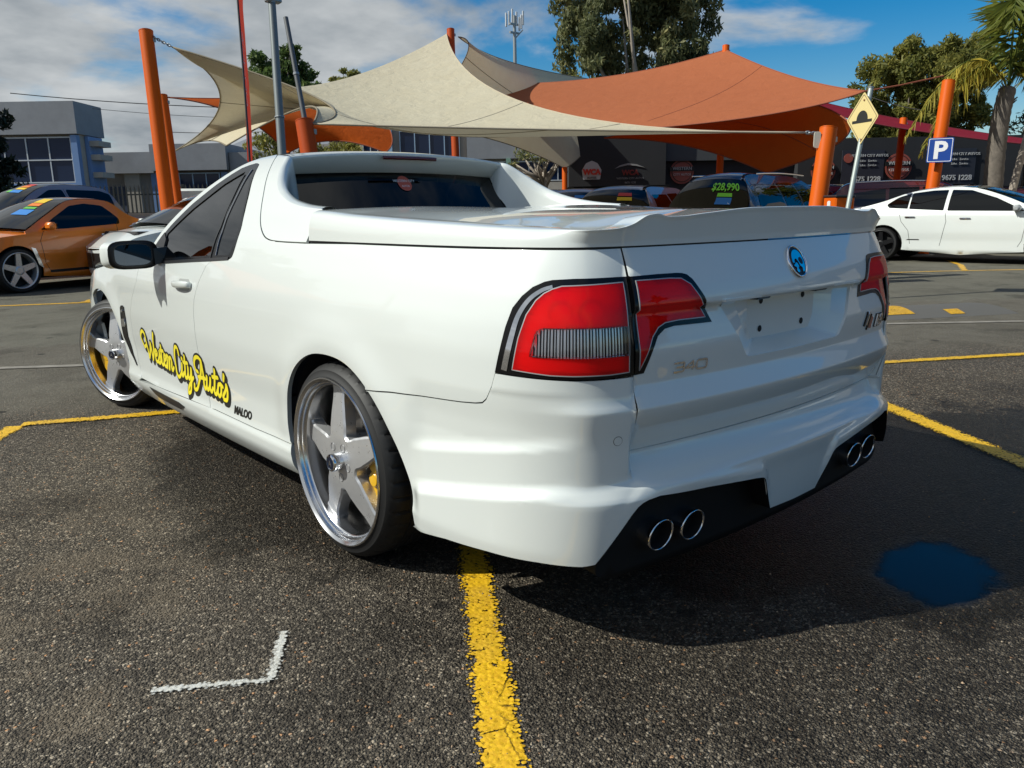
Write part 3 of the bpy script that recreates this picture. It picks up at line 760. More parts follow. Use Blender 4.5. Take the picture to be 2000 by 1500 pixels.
# cant rail / windscreen pillar strip outside the windows
dlo_top = [(3.03, 1.372), (3.055, 1.3735), (3.171, 1.3576), (3.3267, 1.2874), (3.476, 1.208), (3.611, 1.1036), (3.77, .950), (3.86, .917)]
def rail(s):
    m = lambda pts: [(s * a, b) for a, b in pts]
    up = [tuple(p) for p in ar[(ar[:, 0] >= 3.07)]]
    pl = [(3.0725, 1.3975)] + up + [(3.905, .915)] + [tuple(p) for p in spline(dlo_top, 5)][::-1]
    panel('roof_rail', P, m(pl), WHITE, ute, res=.02, sign=-1, flange=.02)
rail(1); rail(-1)
def roofS(u, v):
    """u along the rail 0..1, v across -1..1"""
    x = np.interp(u, ars, arX[:, 0]); y = np.interp(u, ars, arX[:, 1]); z = np.interp(u, ars, arX[:, 2])
    k = 1 - v * v
    rear = sm(.22, .0, u)
    yo = -.030 * rear * k + .17 * sm(.25, 1., u) * k
    zo = (.034 + .022 * sm(.2, .5, u)) * k ** .8 - .004 * rear
    return np.stack([x * v, y + yo, z + zo], -1)
uw = float(np.interp(3.20, ar[:, 0], ars))
sheet('roof', roofS, np.linspace(0., uw, 26), np.linspace(-1, 1, 41), WHITE, ute, sign=1)
sheet('windscreen', roofS, np.linspace(uw + .004, .985, 24), np.linspace(-.985, .985, 31), TINT, ute, sign=1)
# rear header under the roof lip, with the high brake lamp, then the glass
hv = np.linspace(-1, 1, 41); vs = []; fs = []
def glass_top(v):
    k = 1 - v * v; return np.array([-.562 * v, 1.015 - .035 * k, 1.322 + .014 * k])
for v in hv:
    e = roofS(np.array([0.]), np.array([v]))[0]; g = glass_top(v)
    vs += [e, e + np.array([0, -.005, -.006]), e + np.array([0, -.003, -.014]), e * .55 + g * .45 + np.array([0, -.012, .004]), g + np.array([0, -.016, -.002]), g + np.array([0, .01, -.004])]
for i in range(40):
    for k in range(5): fs.append((i * 6 + k, i * 6 + k + 1, (i + 1) * 6 + k + 1, (i + 1) * 6 + k))
hd = mk('rear_header', vs, fs, WHITE, ute, smooth=True); hd.data.set_sharp_from_angle(angle=rad(60))
def rw(u, v):
    k = 1 - u * u; zt = 1.325 + .014 * k; z = zt * v + 1.06 * (1 - v); y = 1.017 - .035 * k - (zt - z) * .68
    return np.stack([(.566 + .03 * (1 - v)) * u, y, z], -1)
rg = sheet('rear_window', rw, np.linspace(-1, 1, 33), np.linspace(0, 1, 9), PRIVACY, ute, sign=1)
strip('window_seal', rw, [(-.99, .01), (-.985, .97), (-.96, .992), (.96, .992), (.985, .97), (.99, .01)], .018, BLACK_GL, rg, off=.002, sign=1)
# high brake lamp
vs = []; fs = []
for i, v in enumerate(np.linspace(-.245, .245, 17)):
    e = roofS(np.array([0.]), np.array([v]))[0]
    vs += [e + np.array([0, -.004, -.015]), e + np.array([0, -.0125, -.017]), e + np.array([0, -.0115, -.030]), e + np.array([0, -.003, -.031])]
for i in range(16):
    for k in range(3): fs.append((i * 4 + k, i * 4 + k + 1, (i + 1) * 4 + k + 1, (i + 1) * 4 + k))
mk('high_brake_lamp', vs, fs, mat('brake_lamp_red', (.10, .004, .006), .12, coat=1.), hd, smooth=True)
# sticker on the rear window
def rwp(x, z, off): 
    u = x / .56; v = (z - 1.06) / .285; p = rw(np.array([u]), np.array([v]))[0]; return (p[0], p[1] - off, p[2])
STICKER = mat('sticker_red', (.55, .10, .06), .5)
cx_, cz_ = -.018, 1.288
stk = MB()
ring = [rwp(cx_ + .036 * math.cos(a), cz_ + .036 * math.sin(a), .004) for a in np.linspace(0, 2 * math.pi, 33)[:-1]]
stk.add(ring, [tuple(range(32))]); so = stk.build('window_sticker', STICKER, rg)
text_mesh('sticker_lettering', 'WESTERN CITY', .017, lambda a, b, h: rwp(cx_ + a, cz_ + .006 + b, .0055 + h), mat('decal_white', (.8, .8, .8), .5), so, extrude=.0005)
text_mesh('sticker_lettering', 'AUTOS', .013, lambda a, b, h: rwp(cx_ + a, cz_ - .017 + b, .0055 + h), mat('decal_white'), so, extrude=.0005)

# ---- side windows
DLO = [(3.53, .928), (3.12, .952), (2.9169, .9637), (2.7348, .9746)] + DLO_REAR[::-1][1:] + dlo_top[1:-1] + [(3.84, .918)]
GLS = [(3.565, .952), (3.60, 1.065), (3.4237, 1.1815), (3.2171, 1.2888), (3.079, 1.3382), (2.9557, 1.1528), (2.945, .983)]
QGL = [(2.876, .987), (2.90, 1.08), (2.9286, 1.134), (3.012, 1.343), (2.99, 1.3389), (2.7696, 1.1248), (2.735, 1.05), (2.742, .999), (2.76, .990)]
def windows(s):
    m = lambda pts: [(s * a, b) for a, b in pts]
    fr = panel('window_frame', P, m(DLO), BLACK_GL, ute, holes=[m(GLS), m(QGL)], res=.02, sign=-1, off=.001, flange=.012)
    panel('door_window', P, m(GLS), TINT, fr, res=.03, sign=-1, off=-.003, flange=0)
    panel('quarter_window', P, m(QGL), TINT, fr, res=.03, sign=-1, off=-.001, flange=0)
    strip('waist_moulding', P, m([(3.53, .9335), (3.12, .957), (2.9169, .9675), (2.74, .978)]), .012, BLACK_PL, fr, off=.004, sign=-1)
    strip('pillar_seal', P, m([(2.934, .972), (2.946, 1.10), (2.985, 1.18), (3.05, 1.32)]), .009, BLACK_PL, fr, off=.004, sign=-1)
    strip('pillar_seal', P, m([(2.884, .985), (2.907, 1.08), (2.935, 1.133), (3.02, 1.343)]), .0035, CHROME, fr, off=.003, sign=-1)
windows(1); windows(-1)

# ---- bonnet and nose (far side, mostly hidden)
def bonnet(u, v):
    y = 2.05 + 1.75 * u; w_ = .90 - .03 * u - .22 * sm(.6, 1, u); z = .925 - .06 * u - .12 * sm(.45, 1., u) - .10 * sm(.85, 1, u)
    return np.stack([w_ * v, np.broadcast_to(y, np.shape(v)) + .08 * u * (1 - v * v), z + .05 * (1 - v ** 4) + .012 * np.exp(-((np.abs(v) - .62) / .12) ** 2)], -1)
sheet('bonnet', bonnet, np.linspace(0, 1, 24), np.linspace(-1, 1, 31), WHITE, ute, sign=1)
nose = [(5.2, .20), (5.2, .74), (5.45, .64), (7.1, .60), (7.1, .18)]
tm = float(PT[-1])
for s in (1, -1): panel('front_bumper', P, [(s * a, b) for a, b in [(5.40, .22), (5.40, .66), (6.2, .66), (tm - .002, .66), (tm - .002, .22)]], WHITE, ute, res=.05, sign=-1)
panel('grille', lambda a, b: np.stack([a, 3.905 - .25 * a * a, b], -1), [(-.5, .30), (.5, .30), (.42, .52), (-.42, .52)], BLACK_PL, ute, res=.08, sign=-1, off=.02)

# ---- lower valance behind the exhaust cut-outs, exhaust tips, under-body
def valance(x, z): return np.stack([x, -1.066 + .085 * x * x + .05 * sm(.215, .15, z), z], -1)
panel('rear_diffuser', valance, rounded([(-.775, .225), (-.70, .195), (-.25, .175), (.25, .175), (.70, .195), (.775, .225), (.72, .46), (-.72, .46)], .02), MATT_BLACK, ute, res=.03, sign=1, flange=.05)
def wall_in(name, path, depth, mt, parent, off=0.):
    """strip that runs inwards from a line on the body"""
    p = resample(path, .012, closed=False); X = P(p[:, 0], p[:, 1]); n2 = plan(p[:, 0])[1]; N = np.c_[n2, np.zeros(len(n2))]; vs = []
    for i in range(len(p)): vs += [X[i] + N[i] * off, X[i] - N[i] * depth]
    return mk(name, vs, [(2 * i, 2 * i + 1, 2 * i + 3, 2 * i + 2) for i in range(len(p) - 1)], mt, parent)
def cut_lip(s):
    edge = [(.79, .2715), (.7449, .3342), (.70, .395), (.684, .4132), (.672, .422), (.655, .4285), (.62, .433), (.4443, .4206), (.2439, .3992), (.216, .395), (.204, .392), (.195, .385), (.188, .374), (.1662, .335), (.130, .2729)]
    wall_in('cutout_trim', [(s * a, b - .0025) for a, b in edge], .07, MATT_BLACK, bumper, .001)
    wall_in('gate_jamb', [(s * .6825, .745), (s * .6825, .70), (s * .6825, .545), (s * .676, .5372), (s * .60, .5372)], .09, WHITE, bumper, -.002)
for s in (1, -1): wall_in('bumper_edge', [(s * a, b) for a, b in bot_l[:6]], .03, WHITE, bumper); wall_in('bumper_edge', [(s * a, b) for a, b in [(float(ty(-.452)), .242)] + up_l], .03, WHITE, bumper)
wall_in('bumper_edge', [(.128, .2709), (0, .2685), (-.128, .2709)], .03, WHITE, bumper)
cut_lip(1); cut_lip(-1)
TIP_IN = mat('exhaust_inside', (.004, .004, .004), .9)
def tip(x, y, z):
    c = (x, 0, z); pr_ = [(.042, y + .14), (.0435, y + .02), (.0440, y + .004), (.0430, y), (.0405, y + .001), (.0400, y + .004)]
    def rf(k, j, r): return r
    b = MB().lathe(pr_, 'y', c=c, seg=48)
    # slightly oval
    b.v = [(x + (p[0] - x) * 1.14, p[1] + (z - p[2]) * .12, p[2]) for p in b.v]
    o = b.build('exhaust_tip', CHROME, ute, smooth=True)
    bo = MB().lathe([(.0400, y + .0045), (.0385, y + .03), (.037, y + .09), (0, y + .09)], 'y', c=c, seg=32); bo.v = [(x + (p[0] - x) * 1.14, p[1] + (z - p[2]) * .12, p[2]) for p in bo.v]; bo.build('exhaust_bore', TIP_IN, o)
for s in (-1, 1):
    tip(s * .582, -1.078, .302); tip(s * .459, -1.089, .300)
MB().box((0, 1.4, .27), (1.62, 4.3, .16), bev=.04).build('floor_pan', DARK, ute)
MB().box((0, -.55, .55), (1.5, .85, .50), bev=.04).build('tray_tub', DARK, ute)
MB().box((0, 1.9, .60), (1.66, 1.9, .55), bev=.04).build('cabin_tub', DARK, ute)
MB().box((0, 3.25, .55), (1.2, 1.0, .45), bev=.04).build('engine_bay', DARK, ute)
for s in (-1, 1):
    MB().box((s * .36, 1.45, 1.02), (.46, .22, .50), bev=.06).build('seat', SEAT, ute, angle=30)
    MB().box((s * .36, 1.38, 1.31), (.24, .12, .17), bev=.04).build('headrest', SEAT, ute, angle=30)
    for yc in (0., YF):
        aa = np.linspace(-.22, math.pi + .22, 31); vs = []
        for a in aa: vs += [(s * .55, yc + .375 * math.cos(a), .345 + .375 * math.sin(a)), (s * (.915 if yc == 0 else .88), yc + .385 * math.cos(a), .345 + .385 * math.sin(a))]
        vs.append((s * .55, yc, .345)); n_ = len(aa)
        mk('arch_liner', vs, [(2 * i, 2 * i + 1, 2 * i + 3, 2 * i + 2) for i in range(n_ - 1)] + [(2 * i, 2 * i + 2, 2 * n_) for i in range(n_ - 1)], DARK, ute)
MB().box((0, 1.95, .95), (1.5, .35, .12), bev=.05).build('dashboard', SEAT, ute, angle=30)

# ---- wheels
make_wheel('wheel', ute, (-.968, 0, .336), 0., spin=rad(-6), cal_ang=rad(188), wide=.27)
make_wheel('wheel', ute, (-.915, YF - .02, .336), rad(24), spin=rad(-4), cal_ang=rad(-20), wide=.24)
make_wheel('wheel', ute, (.968, 0, .336), math.pi, spin=rad(40), cal_ang=rad(0), wide=.27)
make_wheel('wheel', ute, (.915, YF - .02, .336), math.pi + rad(24), spin=rad(30), cal_ang=rad(180), wide=.24)

# ---- mirror, handle, sensor, vent, duct
def mirror(s):
    mo = empty('side_mirror', (0, 0, 0)); mo.parent = ute
    def pos(a, b, h): return (s * -a, b, h)
    # housing: lofted rounded shell, glass faces rearwards
    def ring(y, sx, sz, cx, cz, n=28):
        out = []
        for k in range(n):
            th = 2 * math.pi * k / n; c, si = math.cos(th), math.sin(th); e = .55
            out.append((-s * (cx + sx * math.copysign(abs(c) ** e, c)), y, cz + sz * math.copysign(abs(si) ** e, si)))
        return out
    st = [(1.735, 0.086, .052, 1.047, .974), (1.74, .091, .057, 1.047, .974), (1.765, .094, .060, 1.047, .974), (1.80, .110, .066, 1.06, .972), (1.835, .080, .045, 1.055, .970), (1.85, .03, .02, 1.05, .968)]
    vs = sum([ring(*q) for q in st], []); n = 28
    fs = [(i * n + k, i * n + (k + 1) % n, (i + 1) * n + (k + 1) % n, (i + 1) * n + k) for i in range(len(st) - 1) for k in range(n)] + [tuple(range((len(st) - 1) * n, len(st) * n))]
    if s < 0: fs = [f[::-1] for f in fs]
    o = mk('mirror_cap', vs, fs, WHITE, mo, smooth=True)
    st2 = [(1.708, .090, .056, 1.047, .974), (1.7165, .094, .0595, 1.047, .974)]; st3 = [(1.708, .082, .049, 1.047, .974)]
    vs = sum([ring(*q) for q in [(1.73, 0.089, .055, 1.047, .974), (1.722, .0945, .0605, 1.047, .974), (1.709, .0955, .061, 1.047, .974), (1.706, .112, .067, 1.047, .974), (1.710, .082, .049, 1.047, .974)]], [])
    fs = [(i * n + k, i * n + (k + 1) % n, (i + 1) * n + (k + 1) % n, (i + 1) * n + k) for i in range(4) for k in range(n)]
    mk('mirror_bezel', vs, fs, BLACK_PL, mo, smooth=True)
    mk('mirror_glass', ring(1.7105, .082, .049, 1.047, .974), [tuple(range(n))], mat('mirror_glass', (.10, .11, .13), .02, 1.), mo)
    ft = MB(); ft.add([pos(.955, 1.70, .925), pos(.955, 1.80, .925), pos(.87, 1.83, .93), pos(.87, 1.68, .935), pos(.955, 1.705, 1.0), pos(.955, 1.79, 1.0), pos(.86, 1.82, 1.01), pos(.86, 1.69, 1.01)],
                      [(0, 1, 2, 3), (4, 7, 6, 5), (0, 4, 5, 1), (1, 5, 6, 2), (2, 6, 7, 3), (3, 7, 4, 0)]); ft.build('mirror_foot', BLACK_PL, mo)
    panel('mirror_patch', P, [(s * a, b) for a, b in [(3.53, .93), (3.845, .918), (3.77, .955), (3.64, 1.07), (3.58, 1.04), (3.56, .96)]], BLACK_PL, mo, res=.03, sign=-1, off=.005)
mirror(1); mirror(-1)
def handle(s, door):
    vs = []; fs = []; n = 16; st = []
    for q in np.linspace(0, 1, 13):
        t = 3.10 + .215 * q; z = .8515 - .008 * q; bow = math.sin(math.pi * q) ** .5
        X = P(np.array([s * t]), np.array([z]))[0]; N = normals_of(P, np.array([s * t]), np.array([z]), -1)[0]; up = np.array([0, 0, 1.])
        hh = .0125 + .004 * bow
        for k in range(n):
            a = 2 * math.pi * k / n; vs.append(X + N * (.006 + .020 * bow + .009 * math.cos(a)) + up * hh * math.sin(a))
    fs = [(i * n + k, i * n + (k + 1) % n, (i + 1) * n + (k + 1) % n, (i + 1) * n + k) for i in range(12) for k in range(n)] + [tuple(range(n))[::-1], tuple(range(12 * n, 13 * n))]
    if s > 0: fs = [f[::-1] for f in fs]
    o = mk('handle', vs, fs, WHITE, door, smooth=True)
    panel('handle_cup', P, [(s * a, b) for a, b in rounded([(3.13, .822), (3.27, .818), (3.27, .872), (3.13, .876)], .02)], mat('handle_shade', (.35, .36, .35), .4), door, res=.02, sign=-1, off=.0006, flange=0)
handle(1, door_l); handle(-1, door_r)
def disc_on(name, t, z, r, mt, parent, off, sign, seg=24):
    pts = [(t + r * math.cos(a), z + r * math.sin(a)) for a in np.linspace(0, 2 * math.pi, seg + 1)[:-1]]
    return panel(name, P, pts, mt, parent, res=r, sign=sign, off=off, flange=.004)
for t in (.728, -.728):
    disc_on('parking_sensor', t, .584, .0125, BLACK_PL, bumper, .0002, -1)
    disc_on('parking_sensor', t, .584, .0112, WHITE, bumper, .0012, -1)
def guard_vent(s):
    m = lambda pts: [(s * a, b) for a, b in pts]
    v = [(4.30, .655), (4.285, .668), (4.255, .672), (4.23, .663), (4.228, .61), (4.245, .50), (4.21, .40), (4.165, .345), (4.175, .342), (4.245, .405), (4.305, .49), (4.31, .56)]
    o = panel('guard_vent', P, m(v), BLACK_GL, ute, res=.02, sign=-1, off=.004, flange=.01)
    panel('vent_badge', P, m([(4.293, .595), (4.24, .60), (4.243, .555), (4.298, .55)]), CHROME, o, res=.02, sign=-1, off=.008, flange=.006)
    panel('vent_blade', P, m([(4.285, .645), (4.25, .65), (4.25, .635), (4.285, .63)]), CHROME, o, res=.02, sign=-1, off=.008, flange=.006)
    dct = [(3.93, .262), (3.45, .262), (3.37, .252), (3.45, .225), (3.80, .222)]
    panel('skirt_duct', P, m(dct), BLACK_PL, ute, res=.03, sign=-1, off=.003, flange=.01)
guard_vent(1); guard_vent(-1)

# ---- badges
def gate_text(name, body, x, z, size, mt, shear=0., off=.002, ext=.003, bold=0.):
    def fn(a, b, h):
        t = -(x + a); p = P(np.array([t]), np.array([z + b]))[0]; nn = plan(np.array([t]))[1][0]
        return (p[0] + nn[0] * (off + h), p[1] + nn[1] * (off + h), p[2])
    return text_mesh(name, body, size, fn, mt, tailgate, extrude=ext, shear=shear, bold=bold)
def wide(body, sx):
    return body
def gate_strokes(name, strokes, x, z, sx, sz, w, mt, off=.003, thick=.004):
    """raised lettering drawn as strokes (unit square), left edge at x"""
    vs = []; fs = []
    for st in strokes:
        p = np.array(st, float); 
        if len(p) > 2 and st[0] != st[-1] or len(p) > 4: p = spline(p, 6) if len(p) > 2 else p
        pp = np.stack([-(x + p[:, 0] * sx), z + p[:, 1] * sz], 1); pp = resample(pp, .004, closed=False)
        d = np.gradient(pp, axis=0); d /= np.linalg.norm(d, axis=1)[:, None] + 1e-12; nn = np.stack([-d[:, 1], d[:, 0]], 1) * w / 2
        l, r = pp + nn, pp - nn; A = P(l[:, 0], l[:, 1]); B_ = P(r[:, 0], r[:, 1]); N = plan(pp[:, 0])[1]; N = np.c_[N, np.zeros(len(N))]
        k0 = len(vs); n = len(pp)
        for i in range(n): vs += [A[i] + N[i] * (off - thick), A[i] + N[i] * off, B_[i] + N[i] * off, B_[i] + N[i] * (off - thick)]
        for i in range(n - 1):
            for k in range(3): fs.append((k0 + i * 4 + k, k0 + i * 4 + 4 + k, k0 + i * 4 + 5 + k, k0 + i * 4 + 1 + k))
        fs += [(k0, k0 + 1, k0 + 2, k0 + 3), (k0 + 4 * n - 1, k0 + 4 * n - 2, k0 + 4 * n - 3, k0 + 4 * n - 4)]
    return mk(name, vs, fs, mt, tailgate)
THREE = [[(0, 1), (.9, 1)], [(.9, 1), (1., .9), (1., .6), (.9, .52)], [(.9, .52), (.25, .52)], [(.9, .52), (1., .42), (1., .1), (.9, 0)], [(.9, 0), (0, 0)]]
FOUR = [[(.75, 0), (.75, 1)], [(.75, 1), (0, .32)], [(0, .32), (1.0, .32)]]
ZERO = [[(.1, .0), (.9, .0)], [(.9, 0), (1, .1), (1, .9), (.9, 1)], [(.9, 1), (.1, 1)], [(.1, 1), (0, .9), (0, .1), (.1, 0)]]
gate_strokes('badge_digits', THREE, -.548, .737, .036, .024, .005, CHROME)
gate_strokes('badge_digits', FOUR, -.506, .737, .036, .024, .005, CHROME)
gate_strokes('badge_digits', ZERO, -.464, .737, .036, .024, .005, CHROME)
# round emblem: dark disc, chrome ring, helmeted profile with a lion curve
def emblem():
    cx, cz = 0., .9905
    def at(a, b, off):
        t = -(cx + a); p = P(np.array([t]), np.array([cz + b]))[0]; e = normals_of(P, np.array([t]), np.array([cz + b]), -1)[0]; return p + e * off
    def flat(poly, off, th=.0025):
        n = len(poly); vs = [at(a, b, off - th) for a, b in poly] + [at(a, b, off) for a, b in poly]
        return vs, [tuple(range(n, 2 * n))] + [(i, (i + 1) % n, n + (i + 1) % n, n + i) for i in range(n)]
    circ = [(.041 * math.cos(a), .041 * math.sin(a)) for a in np.linspace(0, 2 * math.pi, 41)[:-1]]
    em = mk('emblem', *flat(circ, .005, .005), BADGE_BLUE, tailgate)
    vs = []; fs = []
    for i, a in enumerate(np.linspace(0, 2 * math.pi, 49)[:-1]):
        for r, h in ((.0395, .004), (.041, .0075), (.0445, .0075), (.046, .003), (.046, .0)): vs.append(at(r * math.cos(a), r * math.sin(a), h))
    for i in range(48):
        for k in range(4): fs.append((i * 5 + k, i * 5 + k + 1, ((i + 1) % 48) * 5 + k + 1, ((i + 1) % 48) * 5 + k))
    mk('emblem_ring', vs, fs, CHROME, em, smooth=True)
    helmet = spline([(-.028, -.004), (-.024, .016), (-.010, .029), (.010, .030), (.024, .020), (.030, .002), (.028, -.016), (.020, -.028), (.010, -.030), (.012, -.020), (.004, -.014), (.0, -.002), (-.006, .006), (-.016, .004), (-.020, -.004)], 4, closed=True)
    mk('emblem_profile', *flat([tuple(p) for p in helmet], .0075), CHROME, em)
    lion = spline([(-.028, -.012), (-.020, -.008), (-.012, -.004), (-.006, -.008), (-.004, -.016), (-.010, -.020), (-.006, -.028), (-.014, -.031), (-.020, -.026), (-.017, -.018)], 4, closed=True)
    mk('emblem_profile', *flat([tuple(p) for p in lion], .0075), CHROME, em)
    slot = spline([(.004, .004), (.016, .010), (.024, .0), (.018, -.010), (.008, -.006)], 4, closed=True)
    mk('emblem_slot', *flat([tuple(p) for p in slot], .0082), BADGE_BLUE, em)
emblem()
# right-hand badge: three slanted bars with a red tile, then R8
RED_TILE = mat('badge_red', (.30, .03, .02), .3, coat=.8)
for i, x in enumerate((.455, .475)):
    gate_strokes('badge_bars', [[(0, 0), (1, 1)]], x, .752, .022, .046, .009, CHROME if i == 1 else BLACK_GL, off=.004)
gate_strokes('badge_bars', [[(0, 0), (1, 1)]], .483, .737, .030, .05, .008, BLACK_GL, off=.004)
gate_strokes('badge_tile', [[(0, 0), (1, 1)]], .507, .742, .014, .036, .024, RED_TILE, off=.004)
gate_text('badge_letters', 'R8', .583, .742, .056, BLACK_GL, shear=.25, off=.001, ext=.003, bold=.0035)
gate_text('badge_letters', 'R8', .583, .7425, .055, CHROME, shear=.25, off=.002, ext=.005, bold=.0008)
# ---------------------------------------------------------------- script lettering on the doors
def side_ribbon(vs, fs, pts, w, s, off, taper=True):
    """flat ribbon with round ends along pts (y, z) on the flank; s=+1 left"""
    p = resample(pts, .006, closed=False); n = len(p)
    if n < 3: return
    d = np.gradient(p, axis=0); d /= np.linalg.norm(d, axis=1)[:, None] + 1e-12; nn = np.stack([-d[:, 1], d[:, 0]], 1)
    q = np.linspace(0, 1, n); ww = w * np.ones(n) / 2
    l, r = p + nn * ww[:, None], p - nn * ww[:, None]
    def S(a): 
        t = s * ty(a[:, 0]); X = P(t, a[:, 1]); N = normals_of(P, t, a[:, 1], -1); return X + N * off
    k0 = len(vs); A, B_ = S(l), S(r)
    for i in range(n): vs += [A[i], B_[i]]
    for i in range(n - 1): fs.append((k0 + 2 * i, k0 + 2 * i + 1, k0 + 2 * i + 3, k0 + 2 * i + 2))
    for e in (0, n - 1):       # round ends
        c = p[e]; ring = np.array([[c[0] + ww[e] * math.cos(a), c[1] + ww[e] * math.sin(a)] for a in np.linspace(0, 2 * math.pi, 13)[:-1]])
        k1 = len(vs); vs += list(S(ring)); fs.append(tuple(range(k1, k1 + 12)))
# strokes in letter space: x to the right, y up (x-height 1, capitals 2.2)
SCRIPT = [
    # W
    [(-.55, 1.0), (-.75, 1.5), (-.45, 2.05), (-.1, 1.9), (-.02, 1.3), (.12, .4), (.22, .0)], [(.22, .0), (.5, .9), (.62, 1.35)], [(.62, 1.35), (.66, .6), (.75, .0)], [(.75, .0), (1.0, 1.0), (1.12, 1.9), (1.2, 2.3)],
    [(-.55, 1.0), (-.35, .75), (-.1, .95)],
    # e s t e r n
    [(1.12, .5), (1.35, .6), (1.42, .9), (1.25, .98), (1.12, .6), (1.2, .1), (1.45, .05), (1.62, .4)],
    [(1.55, .2), (1.75, .75), (1.78, 1.0), (1.86, .6), (1.82, .1), (1.62, .02)], [(1.82, .12), (2.02, .4)],
    [(2.12, 1.6), (2.02, .6), (2.05, .1), (2.22, .05), (2.36, .4)], [(1.92, 1.15), (2.35, 1.22)],
    [(2.36, .5), (2.56, .6), (2.62, .9), (2.47, .98), (2.36, .6), (2.42, .1), (2.62, .05), (2.78, .4)],
    [(2.76, .0), (2.80, .7), (2.78, 1.0), (2.98, .92), (3.02, .7)], [(3.02, .75), (3.02, .0)],
    [(3.05, .0), (3.12, .85), (3.28, .98), (3.36, .7), (3.34, .2), (3.44, .02), (3.6, .3)],
    # C i t y
    [(4.42, 1.6), (4.36, 2.05), (4.12, 2.1), (3.9, 1.5), (3.86, .7), (4.0, .0), (4.25, -.2), (4.5, .1), (4.62, .45)],
    [(4.66, .95), (4.62, .3), (4.70, .05), (4.9, .35)], [(4.72, 1.35), (4.76, 1.42)],
    [(5.1, 1.7), (5.0, .6), (5.04, .1), (5.2, .05), (5.34, .4)], [(4.86, 1.15), (5.36, 1.25)],
    [(5.36, .95), (5.36, .4), (5.46, .1), (5.62, .3), (5.72, .95)], [(5.72, .95), (5.74, .0), (5.66, -.85), (5.46, -.95), (5.45, -.6), (5.8, .1), (5.95, .35)],
    # A u t o ' s
    [(6.98, 1.98), (6.72, 2.12), (6.35, 1.95), (6.18, 1.45), (6.28, 1.05), (6.5, .98)], [(6.08, -.1), (6.12, -.42), (6.38, -.35), (6.62, .35), (6.85, 1.2), (6.98, 1.98)], [(6.98, 1.98), (7.06, 1.0), (7.16, .15), (7.28, .02), (7.42, .3)], [(6.5, .62), (7.25, .74)],
    [(7.42, .95), (7.42, .3), (7.54, .05), (7.7, .3), (7.78, .95)], [(7.78, .95), (7.78, .2), (7.92, .05), (8.05, .35)],
    [(8.3, 1.75), (8.2, .6), (8.24, .1), (8.4, .05), (8.5, .35)], [(8.02, 1.15), (8.55, 1.28)],
    [(8.78, .9), (8.6, .8), (8.55, .3), (8.7, .03), (8.86, .3), (8.84, .8), (8.78, .92), (9.0, .8)],
    [(9.18, 1.7), (9.1, 1.3)],
    [(9.05, .15), (9.3, .75), (9.34, 1.05), (9.46, .6), (9.42, .05), (9.15, -.02)],
]
def script(s):
    """on the left flank the words run towards the tail, on the right towards the nose"""
    ux = .1165; uy = .066
    def place(x, y):
        yy = 2.165 - (x + .75) * ux if s > 0 else .95 + (x + .75) * ux
        zz = .424 - .0052 * x + y * uy
        if s < 0: zz = .37 + y * uy
        return (yy - .018 * y * (1 if s > 0 else -1), zz)
    lay = {'lettering_outline': (.038, BLACK_DECAL, .0012), 'lettering': (.0185, YELLOW_DECAL, .0030)}
    root = door_l if s > 0 else door_r
    for nm, (w, mt, off) in lay.items():
        vs = []; fs = []
        for i, st in enumerate(SCRIPT):
            c = spline([place(*q) for q in st], 8) if len(st) > 2 else np.array([place(*q) for q in st])
            side_ribbon(vs, fs, c, w, s, off + .00002 * i)
            if nm == 'lettering_outline': side_ribbon(vs, fs, c + np.array([-.010 * s, -.013]), w * .92, s, off - .0002 + .00002 * i)
        mk(nm, vs, fs, mt, root)
    # small italic name decal behind the door
    def fn(a, b, h):
        y = (.915 - a) if s > 0 else (.915 - .25 + a); t = s * float(ty(y)); z = .333 + .02 * (.25 * (a / .25)) + b
        X = P(np.array([t]), np.array([z]))[0]; N = normals_of(P, np.array([t]), np.array([z]), -1)[0]; return tuple(X + N * (.0015 + h))
    text_mesh('name_decal', 'MALOO', .050, fn, BLACK_DECAL, root, extrude=.0004, align='LEFT', shear=.35, bold=.002)
script(1); script(-1)
